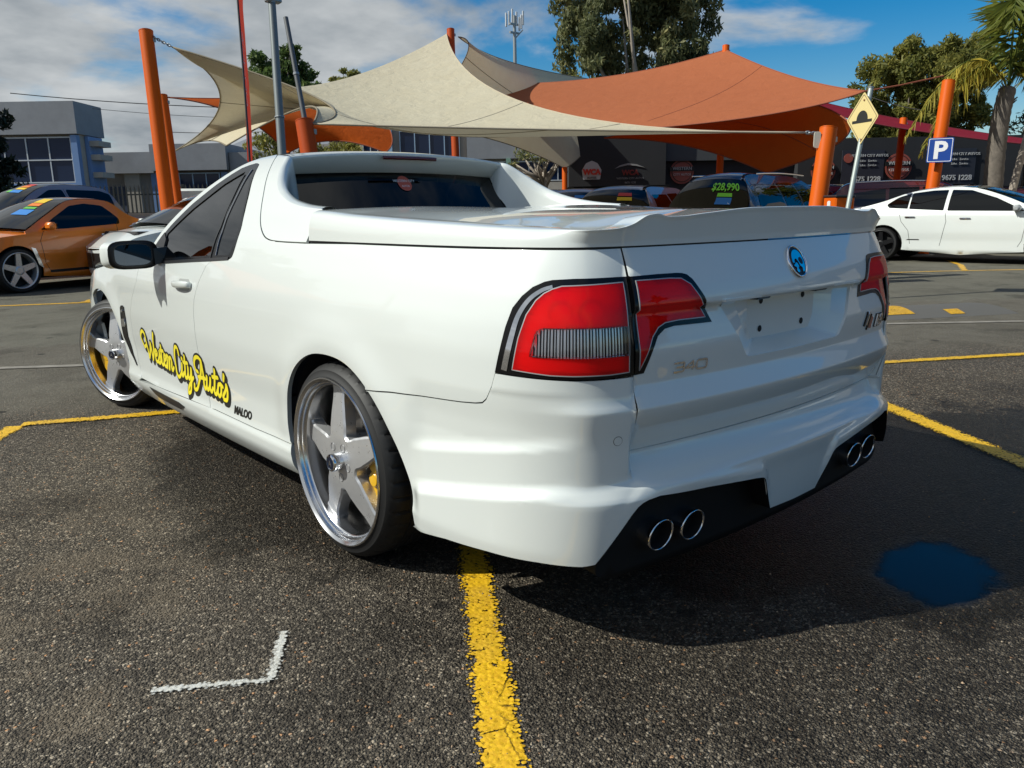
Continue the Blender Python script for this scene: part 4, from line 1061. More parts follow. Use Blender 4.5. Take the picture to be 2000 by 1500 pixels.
# ---------------------------------------------------------------- ground
def _asphalt(nt, b):
    k = NB(nt); p = k.pos(); sx = k.n('SeparateXYZ', {0: p}); X, Y = sx.outputs[0], sx.outputs[1]
    warp = k.n('TexNoise', {'Vector': p, 'Scale': 2.2, 'Detail': 5., 'Roughness': .6}); wv = k.math('SUBTRACT', warp.outputs['Fac'], .5)
    warp2 = k.noise(p, 11., 5, .6); wf = k.math('SUBTRACT', warp2, .5)
    def ell(cx, cy, rx, ry, ang=0., amp=.7, amp2=.25):
        c, s = math.cos(ang), math.sin(ang)
        dx = k.math('SUBTRACT', X, cx); dy = k.math('SUBTRACT', Y, cy)
        u = k.math('DIVIDE', k.math('ADD', k.math('MULTIPLY', dx, c), k.math('MULTIPLY', dy, s)), rx)
        v = k.math('DIVIDE', k.math('ADD', k.math('MULTIPLY', dx, -s), k.math('MULTIPLY', dy, c)), ry)
        d = k.math('SQRT', k.math('ADD', k.math('MULTIPLY', u, u), k.math('MULTIPLY', v, v)))
        return k.math('ADD', k.math('ADD', d, k.math('MULTIPLY', wv, amp)), k.math('MULTIPLY', wf, amp2))
    # stones
    v1 = k.n('TexVoronoi', {'Vector': p, 'Scale': 118.}, feature='F1'); v1e = k.n('TexVoronoi', {'Vector': p, 'Scale': 118.}, feature='DISTANCE_TO_EDGE')
    v2 = k.n('TexVoronoi', {'Vector': p, 'Scale': 210.}, feature='F1')
    rnd = k.n('SeparateColor', {0: v1.outputs['Color']}); rnd2 = k.n('SeparateColor', {0: v2.outputs['Color']})
    stone = k.ramp(rnd.outputs[0], [(0., (.022, .019, .016)), (.36, (.062, .053, .043)), (.66, (.125, .108, .086)), (.90, (.235, .205, .165)), (.98, (.42, .365, .295)), (1., (.50, .25, .11))])
    fine = k.ramp(rnd2.outputs[1], [(0., (.026, .023, .019)), (.7, (.085, .073, .059)), (1., (.25, .22, .175))])
    col = k.mix(.35, stone, fine)
    bind = k.mapr(v1e.outputs[0], .02, .12)
    col = k.mix(bind, (.026, .023, .021), col)
    big = k.noise(p, .55, 5, .6); mid = k.noise(p, 3.1, 5, .62)
    col = k.mix(k.mapr(big, .3, .7, .25, .85, True), col, k.mix(1., col, (1.35, 1.28, 1.15), 'MULTIPLY'))
    # brown dust lying in the hollows, left of the car
    dustm = k.math('MULTIPLY', k.mapr(ell(-2.35, .1, 1.0, 1.5, -.55, 1.0, .5), .65, 1.05, 1., 0., True), k.mapr(mid, .42, .62, 0., .5, True))
    col = k.mix(dustm, col, (.150, .120, .085))
    # dry lighter lane beyond the bays
    far = k.math('ADD', k.math('MULTIPLY', k.math('SUBTRACT', X, 1.9), .456), k.math('MULTIPLY', k.math('SUBTRACT', Y, 1.9), .89))
    far = k.math('ADD', far, k.math('MULTIPLY', wv, 1.1))
    farm = k.mapr(far, -.9, .25, 0., 1., True)
    lane = k.mix(k.mapr(k.noise(p, 4., 6, .65), .3, .7), (.118, .108, .085), (.157, .145, .114))
    lane = k.mix(k.math('MULTIPLY', rnd.outputs[1], .35), lane, (.11, .10, .088))
    col = k.mix(k.math('MULTIPLY', farm, .80), col, lane)
    far2 = k.mapr(far, 2.35, 2.5, 0., 1.)
    lane2 = k.mix(k.mapr(k.noise(p, 1.3, 6, .65), .3, .7), (.089, .084, .066), (.121, .114, .090))
    col = k.mix(far2, col, lane2)
    # damp ground, its colour darkened further to deepen the car's shadow, and the puddle
    damp_shade = k.math('MAXIMUM', k.mapr(ell(1.35, -.95, 1.9, .95, -.25, .9, .5), .75, 1.15, 1., 0., True), k.mapr(ell(-.75, .9, .55, 1.3, -.12, 1.0, .6), .70, 1.15, .75, 0., True))
    damp_shade = k.math('MAXIMUM', damp_shade, k.math('MULTIPLY', k.mapr(ell(1.2, -1.3, 2.7, 1.3, -.2, 1.1, .5), .7, 1.2, 1., 0., True), .55))  # wider dark zone over the car's shadow, its shade put into the albedo
    stain = k.math('MULTIPLY', k.mapr(k.noise(p, 1.4, 4, .6), .56, .70, 0., 1., True), .45); damp_shade2 = k.math('MAXIMUM', damp_shade, stain)
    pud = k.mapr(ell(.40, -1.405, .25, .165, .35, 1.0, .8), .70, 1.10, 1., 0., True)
    damp_shade = k.math('MAXIMUM', damp_shade, k.mapr(ell(.42, -1.38, .62, .42, .3, .8, .5), .7, 1.1, 1., 0., True)); damp_shade2 = k.math('MAXIMUM', damp_shade, damp_shade2)
    wet_shade = k.math('MAXIMUM', damp_shade, pud)
    blot = k.math('MULTIPLY', k.mapr(k.noise(p, .9, 5, .65, .8), .50, .68, 0., 1., True), .42); col = k.mix(blot, col, k.mix(1., col, (.48, .46, .44), 'MULTIPLY'))
    drip = k.n('TexVoronoi', {'Vector': p, 'Scale': 2.3, 'Randomness': 1.}, feature='F1'); dm_ = k.mapr(k.math('ADD', drip.outputs['Distance'], k.math('MULTIPLY', wf, .12)), .05, .10, .75, 0., True); col = k.mix(dm_, col, (.014, .013, .012))
    col = k.mix(k.math('MULTIPLY', damp_shade2, .9), col, k.mix(1., col, (.07, .07, .07), 'MULTIPLY'))
    col = k.mix(pud, col, (.010, .010, .010))
    col = k.mix(1., col, (1.32, 1.32, 1.32), 'MULTIPLY')
    nt.links.new(col, b.inputs['Base Color'])
    ro = k.mapr(rnd.outputs[2], 0., 1., .62, .92); ro = k.n('Mix', {0: damp_shade, 2: ro, 3: .36}).outputs[0]; ro = k.n('Mix', {0: pud, 2: ro, 3: .015}).outputs[0]
    nt.links.new(ro, b.inputs['Roughness'])
    nt.links.new(k.math('MAXIMUM', k.math('MULTIPLY', pud, .17), k.n('Mix', {0: damp_shade, 2: .16, 3: .07}).outputs[0]), b.inputs['Specular IOR Level'])
    h = k.math('ADD', k.math('MULTIPLY', k.mapr(v1.outputs['Distance'], 0., .6, 1., 0.), k.mapr(rnd.outputs[1], 0., 1., .4, 1.)), k.math('MULTIPLY', k.mapr(v2.outputs['Distance'], 0., .6, 1., 0.), .35))
    h = k.math('ADD', h, k.math('MULTIPLY', mid, .8))
    h = k.math('MULTIPLY', h, k.math('SUBTRACT', 1., k.math('MULTIPLY', far2, .6)))
    h = k.math('MULTIPLY', h, k.math('SUBTRACT', 1., k.mapr(ell(.40, -1.405, .25, .165, .35, 1.0, .8), .95, 1.45, 1., 0., True)))
    nt.links.new(k.bump(h, 1., .013), b.inputs['Normal'])
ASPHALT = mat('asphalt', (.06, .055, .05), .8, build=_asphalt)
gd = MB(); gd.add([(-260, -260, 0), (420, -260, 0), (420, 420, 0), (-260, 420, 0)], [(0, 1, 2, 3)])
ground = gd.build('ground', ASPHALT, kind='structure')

def worn_paint(name, col, lo, hi, scale=26., edge=True, rough=.55):
    def bld(nt, b):
        k = NB(nt); p = k.pos()
        uv = k.n('UVMap'); s = k.n('SeparateXYZ', {0: uv.outputs[0]})
        n = k.noise(p, scale, 6, .62, .4); n2 = k.noise(p, scale * 4.5, 4, .6); n3 = k.noise(p, 3.2, 4, .6)
        e = k.math('ABSOLUTE', k.math('SUBTRACT', s.outputs[1], .5)); e = k.math('MULTIPLY', e, 2.)   # 0 centre .. 1 edge
        vs_ = k.n('TexVoronoi', {'Vector': p, 'Scale': 92.}, feature='F1'); top_ = k.mapr(vs_.outputs['Distance'], 0., .75, 1., 0.)
        m = k.math('ADD', k.math('ADD', k.math('MULTIPLY', n, .50), k.math('MULTIPLY', n2, .22)), k.math('MULTIPLY', top_, .28)) if name != 'spray_white' else k.math('ADD', k.math('MULTIPLY', n, .3), k.math('MULTIPLY', top_, .6))
        th = k.math('ADD', k.mapr(e, .45 if name != 'spray_white' else .0, 1.0, lo, hi), k.math('MULTIPLY', k.math('SUBTRACT', n3, .5), .16))
        a = k.mapr(k.math('SUBTRACT', m, th), -.015 if name != 'spray_white' else -.10, .03 if name != 'spray_white' else .16)
        cx = k.n('TexVoronoi', {'Vector': k.n('VectorMath', {0: p, 1: k.n('Combine' + 'XYZ', {0: k.math('MULTIPLY', n, .03), 1: k.math('MULTIPLY', n3, .03)}).outputs[0]}, operation='ADD').outputs[0], 'Scale': 6.5}, feature='DISTANCE_TO_EDGE')
        crack = k.mapr(k.math('ADD', cx.outputs[0], k.math('MULTIPLY', k.math('SUBTRACT', n2, .5), .05)), .006, .016)
        if name != 'spray_white': a = k.math('MULTIPLY', a, k.math('MAXIMUM', crack, k.mapr(n3, .38, .46)))
        nt.links.new(a, b.inputs['Alpha'])
        vv = k.n('TexVoronoi', {'Vector': p, 'Scale': 60.}, feature='F1')
        c = k.mix(k.mapr(n2, .35, .7), k.mix(1., col, (.70, .62, .5), 'MULTIPLY'), col); c = k.mix(k.mapr(n3, .5, .75, 0., .35), c, (.16, .13, .08))
        nt.links.new(c, b.inputs['Base Color'])
        nt.links.new(k.bump(k.math('ADD', k.mapr(vv.outputs['Distance'], 0., .6, 1., 0.), k.math('MULTIPLY', n, 1.5)), .6, .004), b.inputs['Normal'])
    return mat(name, col, rough, build=bld)
YEL = worn_paint('line_yellow', (.82, .50, .012), .33, .60)
YEL_FAR = worn_paint('line_yellow_old', (.72, .42, .02), .30, .50, 9.)
SPRAY = worn_paint('spray_white', (.66, .69, .70), .02, .72, 90.)
def ground_strip(name, pts, w, mt, z=.004, parent=None, res=.05, wf=None, **kw):
    p = resample(pts, res, closed=False); n = len(p); d = np.gradient(p, axis=0); d /= np.linalg.norm(d, axis=1)[:, None]; nn = np.stack([-d[:, 1], d[:, 0]], 1)
    vs = []; fs = []; uv = []
    for i in range(n):
        ww = (w if wf is None else w * wf(i / (n - 1))) / 2
        vs += [(*(p[i] + nn[i] * ww), z), (*(p[i] - nn[i] * ww), z)]
    fs = [(2 * i + 1, 2 * i + 3, 2 * i + 2, 2 * i) for i in range(n - 1)]
    o = mk(name, vs, fs, mt, parent, **kw); ul = o.data.uv_layers.new(name='UVMap')
    for pl in o.data.polygons:
        for li, vi in zip(pl.loop_indices, pl.vertices): ul.data[li].uv = (vi // 2 * res, vi % 2)
    return o
# bay markings: painted lines on the asphalt
BD = np.array([.566, .824])
def bay(p, a, b_): return [tuple(np.array(p) + BD * a), tuple(np.array(p) + BD * b_)]
ground_strip('bay_line', bay((-1.2295, -1.189), -2.2, 3.6), .128, YEL, kind='structure')
ground_strip('bay_line', bay((2.40, -.35), -3.0, 1.05), .15, YEL, kind='structure')
ground_strip('bay_line', bay((-1.47, 2.80), -4.5, 0.0), .13, YEL, kind='structure')
ground_strip('head_line', [(-1.44, 2.815), (-.71, 2.49), (.9, 1.66), (2.3, .96), (3.78, .215), (4.76, -.335), (7.0, -1.6)], .125, YEL, kind='structure', z=.0075)
ground_strip('far_line', [(-3.0, 11.45), (-.448, 10.239), (.45, 9.80), (1.2, 9.45)], .14, YEL_FAR, kind='structure')
ground_strip('far_line', [(.46, 9.76), (.75, 10.22), (2.0, 12.2)], .16, YEL_FAR, kind='structure', z=.0075)
ground_strip('far_line', [(11.2, 4.1), (12.39, 3.341), (13.511, 2.434), (15., 1.2)], .12, YEL_FAR, kind='structure')
ground_strip('far_line', [(12.8, 3.05), (14.1, 3.60), (15.3, 4.3)], .12, YEL_FAR, kind='structure', z=.0075)
ground_strip('spray_mark', [(-1.705, -.395), (-1.60, -.46), (-1.464, -.549)], .046, SPRAY, z=.0045, res=.01, kind='structure')
ground_strip('spray_mark', [(-1.468, -.552), (-1.41, -.47), (-1.335, -.352)], .050, SPRAY, z=.006, res=.01, kind='structure')
# pale flush edge strip across the lane
def _conc(nt, b):
    k = NB(nt); p = k.pos(); n = k.noise(p, 9., 6, .65); nt.links.new(k.ramp(n, [(.3, (.16, .145, .12)), (.7, (.30, .275, .235))]), b.inputs['Base Color'])
    nt.links.new(k.bump(n, .4, .01), b.inputs['Normal'])
CONCRETE = mat('concrete', (.3, .28, .25), .85, build=_conc)
ground_strip('edge_strip', [(-6.0, 7.75), (-1.234, 4.941), (-.747, 4.60), (2.5, 2.80), (5.663, 1.128), (6.699, .27), (10., -2.2)], .09, CONCRETE, z=.006, kind='structure', res=.4)
# speed hump with painted patches
def hump():
    h = empty('speed_hump', (6.3, 1.15, 0), math.atan2(-.47, .88), label='low asphalt speed hump with worn yellow patches beyond the tailgate', cat='speed hump')
    n = 14; vs = []; fs = []
    for i in range(2):
        for j in range(n + 1):
            q = j / n; vs.append((-3.4 + 4.6 * i, -.10 + .95 * q, .055 * math.sin(math.pi * q) + .001))
    fs = [(j, n + 1 + j, n + 2 + j, j + 1) for j in range(n)]
    mk('hump_body', vs, fs, mat('hump_asphalt', (.10, .095, .085), .85), h, smooth=True)
    for x0, x1, y0, y1 in ((-.55, .05, .05, .80), (.42, .60, -.02, .16), (-2.9, -2.2, .05, .8)):
        vs = []; 
        for i in range(2):
            for j in range(9):
                y = y0 + (y1 - y0) * j / 8; q = (y + .10) / .95; vs.append((x0 + (x1 - x0) * i + (y - y0) * .3, y, .055 * math.sin(math.pi * max(q, 0)) + .006))
        o = mk('hump_paint', vs, [(j, 9 + j, 10 + j, j + 1) for j in range(8)], YEL_FAR, h)
        ul = o.data.uv_layers.new(name='UVMap')
        for l in o.data.loops: ul.data[l.index].uv = (0, .5)
hump()
# loose grit and leaf scraps on the asphalt
rng = np.random.default_rng(5)
def grit():
    vs = []; fs = []; 
    for i in range(900):
        r = rng.random(); x = rng.uniform(-2.3, 1.4); y = rng.uniform(-2.1, 1.6)
        s = rng.uniform(.0018, .0046)
        if abs(x) < .75 and y > -.9 or math.hypot(x - .4, y + 1.4) < .35: continue
        a = rng.uniform(0, 6.28, 5); k0 = len(vs)
        for th in np.linspace(0, 2 * math.pi, 6)[:-1]:
            vs.append((x + s * math.cos(th) * rng.uniform(.7, 1.2), y + s * math.sin(th) * rng.uniform(.7, 1.2), .0035))
        vs.append((x, y, .0035 + s * .9)); fs += [(k0 + j, k0 + (j + 1) % 5, k0 + 5) for j in range(5)]
    def bld(nt, b):
        k = NB(nt); v = k.n('TexVoronoi', {'Vector': k.pos(), 'Scale': 40.}); r = k.n('SeparateColor', {0: v.outputs['Color']})
        nt.links.new(k.ramp(r.outputs[0], [(0., (.12, .10, .08)), (.55, (.25, .19, .13)), (.8, (.42, .20, .07)), (1., (.45, .38, .28))]), b.inputs['Base Color'])
    mk('gravel', vs, fs, mat('grit', (.2, .2, .2), .8, build=bld), label='loose pale and orange grit scattered on the asphalt', cat='gravel', kind='stuff')
grit()
# ---------------------------------------------------------------- the other parked cars
class Shell:
    """car body surface: plan curve plus flank profile; local frame, nose to +y, origin on the ground at mid-length"""
    def __init__(s, L, W, prof, cr=.42, cf=.55, bow_r=.10, bow_f=.16):
        h = L / 2
        half = [(0, -h), (W * .45, -h + bow_r * .22), (W * .78, -h + bow_r), (W * .93, -h + cr * .52), (W * .985, -h + cr), (W, -h + cr * 1.9), (W, 0), (W * .995, h - cf * 1.7), (W * .96, h - cf), (W * .88, h - cf * .5), (W * .70, h - bow_f), (W * .4, h - bow_f * .3), (0, h)]
        q = spline([(-x, y) for x, y in half[1:4][::-1]] + half + [(-x, y) for x, y in half[-4:-1][::-1]], 40)
        d = np.r_[0, np.cumsum(np.linalg.norm(np.diff(q, axis=0), axis=1))]; u = np.linspace(0, d[-1], 3000)
        q = np.stack([np.interp(u, d, q[:, k]) for k in range(2)], 1); k0 = int(np.argmin(np.hypot(q[:, 0], q[:, 1] + h)))
        s.T = u - u[k0]; s.Q = q; tg = np.gradient(q, s.T, axis=0); tg /= np.linalg.norm(tg, axis=1)[:, None]; s.N = np.stack([tg[:, 1], -tg[:, 0]], 1)
        s.tm = float(s.T[int(np.argmin(np.hypot(q[:, 0], q[:, 1] - h)))]); s.prof = prof; s.L = L; s.W = W
        m = (s.T > .3) & (s.T < s.tm - .3); o = np.argsort(q[m][:, 1]); s._y = q[m][o][:, 1]; s._t = s.T[m][o]
    def ty(s, y): return float(np.interp(y, s._y, s._t))
    def P(s, t, z):
        t = np.asarray(t, float); a = np.clip(np.abs(t), 0, s.tm); sg = np.where(t >= 0, -1., 1.)
        qx, qy = np.interp(a, s.T, s.Q[:, 0]), np.interp(a, s.T, s.Q[:, 1]); nx, ny = np.interp(a, s.T, s.N[:, 0]), np.interp(a, s.T, s.N[:, 1])
        d = s.prof(z); ends = np.abs(ny); d = d * (1 - .45 * ends)
        return np.stack([sg * (qx + nx * d), qy + ny * d, np.asarray(z, float) * np.ones_like(a)], -1)

_wheel_cache = {}
def plain_wheel(parent, x, y, r, rim_mat, face, style=5, lip=.80):
    """face=-1: outer side towards -x"""
    key = (r, rim_mat.name, style)
    w = empty('wheel', (x, y, r), 0. if face < 0 else math.pi); w.parent = parent
    if key not in _wheel_cache:
        wd = .235; ri = r * lip
        t = MB().lathe([(ri, .012), (ri + .01, .004), (r * .93, .006), (r * .985, .03), (r, .05), (r, wd - .05), (r * .95, wd), (ri, wd)], 'x', seg=40).build('tyre', RUBBER, w, angle=30)
        rm = MB().lathe([(ri + .004, .008), (ri, .0), (ri - .012, .004), (ri - .02, .03), (ri - .03, .10), (ri - .03, .2)], 'x', seg=40).build('rim', rim_mat, w, smooth=True)
        sp = MB(); n = style
        for i in range(n):
            a = 2 * math.pi * i / n + math.pi / 2; ca, sa = math.cos(a), math.sin(a); w0, w1 = (.05, .036) if n <= 5 else (.03, .018)
            pts = [(.02, -w0), (ri - .012, -w1), (ri - .012, w1), (.02, w0)]
            f = lambda p, q, h: (h + .02 * (1 - math.hypot(p, q) / ri), p * ca - q * sa, p * sa + q * ca)
            sp.prism(pts, .02, .05, f)
        sp.lathe([(.07, .05), (.07, .028), (.05, .022), (0, .022)], 'x', seg=20)
        so = sp.build('spokes', rim_mat, w)
        MB().lathe([(ri - .03, .12), (0, .12)], 'x', seg=24).build('brake_disc', DARK, w)
        _wheel_cache[key] = w
    else:
        for c in _wheel_cache[key].children:
            d = c.copy(); COL.objects.link(d); d.parent = w
    return w

LAMP_RED = mat('far_lamp_red', (.35, .01, .012), .12, coat=1.)
LAMP_CLEAR = mat('far_lamp_clear', (.55, .57, .60), .08, .4, coat=1.)
CHROME_T = mat('chrome_trim', (.6, .6, .62), .15, 1.)
PLATE = mat('plate_white', (.7, .7, .66), .4)
PRINTS = {'y': mat('print_yellow', (.75, .50, .02), .5), 'g': mat('print_green', (.12, .42, .05), .5), 'b': mat('print_blue', (.03, .20, .55), .5), 'r': mat('print_red', (.60, .05, .04), .5), 'w': mat('print_white', (.75, .75, .75), .5), 'l': mat('print_lime', (.25, .75, .05), .5), 'o': mat('print_orange', (.75, .20, .02), .5)}
WSG = glass('windscreen_glass', (.16, .19, .19), .01, 1.5)

def car(name, loc, rz, pm, L=4.9, W=.93, kind='sedan', top=1.46, tyre=.34, rim=None, ax=(-1.42, 1.50), style=5, glassm=TINT, trim=BLACK_PL, trim_low=None, rail=None, belt=None, sill=.20, decal=None, rear_lamp=True, roof_bars=False, handle_mat=None, doors=None, dlo=None, label=None, group=None, cat='car', mirror_mat=None, vent=False, flip_s=1):
    """rail: (y,z) points from the foot of the rear window over the roof to the foot of the windscreen; belt(y): height of the shoulder"""
    c = empty(name, loc, rz, label=label, cat=cat, group=group)
    zb = pchip(belt); rim = rim or WHEEL_SILVER
    hgt = [p[1] for p in belt]; zmid = float(zb(0)); 
    pr_ = pchip([(0., -.10), (sill, -.055), (sill + .07, -.01), (.42, -.012), (.58, 0), (.72, -.004), (zmid - .06, -.02), (zmid, -.045), (zmid + .06, -.075), ((zmid + top) / 2, -.075 - .42 * ((top - zmid) / 2)), (top, -.075 - .62 * (top - zmid)), (top + .08, -.16 - .62 * (top - zmid))])
    S = Shell(L, W, pr_); tY = S.ty
    yr, yf = ax; ra = tyre + .055
    def arch(y0): return [(tY(y0 + ra * math.cos(a)), tyre + ra * math.sin(a)) for a in np.linspace(math.pi + .25, -.25, 22)]
    for s in (1, -1):
        m = lambda pts: [(s * a, b) for a, b in pts]
        low = [(0, sill + .06), (tY(yr - ra - .02) - .1, sill + .03)]
        lo = [(0.004, sill + .05)] + [p for p in arch(yr) if True] + [(tY((yr + yf) / 2), sill - .01)] + arch(yf) + [(S.tm - .004, sill + .04)]
        ys = np.linspace(-L / 2, L / 2, 30)
        hi = []
        for tt in np.linspace(S.tm - .004, .004, 44):
            yy = np.interp(tt, S.T, S.Q[:, 1]); hi.append((tt, float(zb(yy))))
        panel('body_side', S.P, m(lo + hi), pm, c, res=.07, sign=-1, flange=.02)
    # top of the lower body: bonnet and boot
    def topS(y, v):
        z = zb(y); t = np.array([S.ty(q) for q in np.ravel(y)]).reshape(np.shape(y)); X = S.P(t, z)
        hx = np.abs(X[..., 0])
        end = np.clip((np.abs(y) - (L / 2 - .5)) / .5, 0, 1)
        return np.stack([hx * v, X[..., 1], z + (.045 * (1 - end) + .02) * (1 - np.abs(v) ** 2.5)], -1)
    yA, yB = rail[0][0], rail[-1][0]
    ynose = float(np.interp(S.tm - .42, S.T, S.Q[:, 1])); ytail = float(np.interp(.42, S.T, S.Q[:, 1]))
    sheet('bonnet', topS, np.linspace(yB - .12, ynose, 14), np.linspace(-1, 1, 17), pm, c, sign=1)
    nos = topS(np.array([ynose] * 17), np.linspace(-1, 1, 17))
    def cap(yedge, tcap, nm):
        e = topS(np.array([yedge] * 17), np.linspace(-1, 1, 17)); tt = np.linspace(-1, 1, 17)
        b = np.array([S.P(np.array([(-q) * .42 if tcap == 0 else math.copysign(S.tm - abs(q) * .42, -q if q else 1)]), np.array([float(zb(yedge))]))[0] for q in tt])
        vs = list(e) + list((e + b) / 2 + np.array([0, 0, .004])) + list(b); mk(nm, vs, [(i + 17 * r, i + 1 + 17 * r, i + 18 + 17 * r, i + 17 + 17 * r) for r in range(2) for i in range(16)], pm, c, smooth=True)
    cap(ynose, 1, 'bonnet_lip')
    if kind in ('sedan',):
        sheet('boot_lid', topS, np.linspace(ytail, yA + .12, 10), np.linspace(-1, 1, 17), pm, c, sign=1); cap(ytail, 0, 'boot_lip')
    elif kind in ('ute', 'dualcab'):
        def tray(y, v):
            X = topS(y, v); X[..., 2] = np.where(np.abs(v) > .9, zb(y) + .012, zb(y) - .05 if kind == 'ute' else zb(y) + .01); return X
        sheet('tray_cover', tray, np.linspace(ytail, yA + .12, 10), np.array([-1, -.95, -.9, -.88, -.4, 0, .4, .88, .9, .95, 1]), trim, c, sign=1); cap(ytail, 0, 'tray_lip')
    # greenhouse
    rl = spline(rail, 10); rt = np.array([S.ty(y) for y in rl[:, 0]])
    X = S.P(rt, rl[:, 1]); us = np.linspace(0, 1, len(rl))
    def roofS(u, v):
        x, y, z = (np.interp(u, us, X[:, k]) for k in range(3)); k = 1 - v * v; ff = sm(.45, 1., u); fb = sm(.5, 0., u)
        return np.stack([x * v, y + (.16 * ff - .10 * fb) * k, z + .045 * k ** .8], -1)
    for s in (1, -1):
        m = lambda pts: [(s * a, b) for a, b in pts]
        base = [(tY(y), float(zb(y)) - .01) for y in np.linspace(yB, yA, 14)]
        panel('cabin_side', S.P, m([(a, b) for a, b in zip(rt, rl[:, 1])] + base), pm, c, res=.07, sign=-1, flange=.02)
        for nm, poly in (dlo or []):
            panel(nm, S.P, m([(tY(y), z) for y, z in poly]), glassm if nm != 'window_trim' else trim, c, res=.07, sign=-1, off=.004 if nm != 'window_trim' else .002, flange=.004)
    iu = [float(np.interp(q, np.arange(len(rail)) / (len(rail) - 1), np.linspace(0, 1, len(rail)))) for q in np.linspace(0, 1, len(rail))]
    return c, S, roofS, zb, tY, topS

def finish(c, S, roofS, zb, tY, topS, pm, u1, u2, glassm, rg=True, rear_pm=None, backlight=None):
    sheet('roof', roofS, np.linspace(u1, u2, 14), np.linspace(-1, 1, 17), pm, c, sign=1)
    sheet('windscreen', roofS, np.linspace(u2 + .003, .985, 14), np.linspace(-.97, .97, 17), glassm, c, sign=1)
    sheet('rear_window', roofS, np.linspace(.015, u1 - .003, 10), np.linspace(-.97, .97, 17), PRIVACY, c, sign=1)
def wheels(c, W, ax, r, rim, style=5, lip=.80, inset=.03):
    for s in (1, -1):
        for y in ax: plain_wheel(c, -s * (W - inset), y, r, rim, -s, style, lip)
def innards(c, L, W, top, sill, yA, yB, zmid):
    MB().box((0, 0, (sill + zmid) / 2 - .02), (W * 1.62, L * .80, zmid - sill - .10), bev=.05).build('underbody', DARK, c)
    for s in (-1, 1):
        for y in (yA * .35 + yB * .65 - .25,): MB().box((s * W * .4, y, zmid + .08), (.42, .16, .46), bev=.05).build('seat', SEAT, c)
def seam(c, S, tY, pts, sides=(1, -1), w=.007):
    for s in sides: strip('door_gap', S.P, [(s * tY(y), z) for y, z in pts], w, BLACK_PL, c, off=.0015, sign=-1)
def car_mirror(c, S, tY, y, z, pm, sides=(1, -1)):
    for s in sides:
        X = S.P(np.array([s * tY(y)]), np.array([z]))[0]
        b = MB().box((X[0] - s * .10, y + .02, z + .02), (.19, .12, .125), bev=.035).build('side_mirror', pm, c, angle=40)
        MB().box((X[0] - s * .10, y - .044, z + .02), (.15, .006, .09), bev=.002).build('mirror_glass', mat('mirror_glass'), b)
def car_handle(c, S, tY, y, z, mt, sides=(1, -1)):
    for s in sides:
        X = S.P(np.array([s * tY(y)]), np.array([z]))[0]
        MB().box((X[0] - s * .012, y, z), (.03, .20, .028), bev=.012).build('handle', mt, c, angle=40)
def overlay(c, S, name, pts, mt, tY=None, sides=(1, -1), off=.004, res=.07):
    for s in sides: panel(name, S.P, [(s * (tY(a) if tY else a), b) for a, b in pts], mt, c, res=res, sign=-1, off=off, flange=.006)
def screen_prints(c, roofS, items, sgn=1):
    """price prints stuck on the windscreen: (u, v, w, h, colour, text)"""
    for u, v, du, dv, col, txt in items:
        A = np.linspace(u - du / 2, u + du / 2, 3); B_ = np.linspace(v - dv / 2, v + dv / 2, 3)
        o = sheet('price_print', roofS, A, B_, PRINTS[col], c, sign=1, off=.006)
        if txt:
            def fn(a, b, h):
                uu = u - du * .30 * (b / .1 - .35) * 2; vv = v - sgn * a
                q = roofS(np.array([uu]), np.array([vv]))[0]; return (q[0], q[1] + .012, q[2] + .008)
            text_mesh('print_lettering', txt, .1 * dv / .34, fn, PRINTS['w'] if col != 'w' else PRINTS['b'], o, extrude=0.)

ORANGE = paint('paint_orange', (.78, .20, .016), .32, .05)
SILVER = paint('paint_silver', (.30, .30, .33), .32, .6)
NAVY = paint('paint_navy', (.010, .013, .035), .25, .2)
REDP = paint('paint_dark_red', (.11, .012, .014), .25, .3)
GREYP = paint('paint_grey', (.14, .125, .115), .3, .4)
PINKP = paint('paint_champagne', (.42, .31, .27), .3, .4)
BLACKP = paint('paint_black', (.012, .012, .014), .25)
DARKWHEEL = mat('wheel_black', (.02, .02, .022), .35, .5)
UF = np.array([-math.sin(YAW), math.cos(YAW)]); UR = np.array([math.cos(YAW), math.sin(YAW)])      # view axis and its right, on the ground
def place(u, D):
    """ground point in photo column u at depth D (survey frame)"""
    p = px_depth(u, 408 - (u - 1000) * .0164, D); return float(p[0]), float(p[1])
def heading(deg):
    """nose direction: 0 = to the right across the view, 90 = away from the camera"""
    return math.atan2(UR[1], UR[0]) + rad(deg) - math.pi / 2

def anchored(u, v, D, lx, ly, hd):
    """car origin when its local point (lx, ly) stands at surveyed pixel column u, depth D"""
    x, y = place(u, D); r = heading(hd); return x - (lx * math.cos(r) - ly * math.sin(r)), y - (lx * math.sin(r) + ly * math.cos(r))
# -- orange ute, nose to the left
bx, by = anchored(27, 525, 12.2, -.92, 1.46, 243)
c, S, rS, zb, tY, tp = car('parked_ute', (bx, by, 0), heading(243), ORANGE, L=5.0, W=.94, kind='ute', top=1.45, belt=[(-2.5, 1.02), (-1.2, 1.03), (.2, .985), (1.0, .93), (1.9, .84), (2.5, .62)], sill=.17,
    rail=[(-.98, 1.045), (-.62, 1.20), (-.42, 1.40), (-.1, 1.445), (.35, 1.42), (.85, 1.20), (1.32, .95)],
    dlo=[('side_window', rounded([(-.40, 1.03), (-.42, 1.12), (-.22, 1.34), (.08, 1.375), (.38, 1.335), (.78, 1.14), (1.06, .965), (.6, .975)], .04))],
    label='orange ute with silver five-spoke wheels parked behind the white one', cat='ute')
finish(c, S, rS, zb, tY, tp, ORANGE, .36, .60, WSG); wheels(c, .94, (-1.50, 1.46), .35, WHEEL_SILVER)
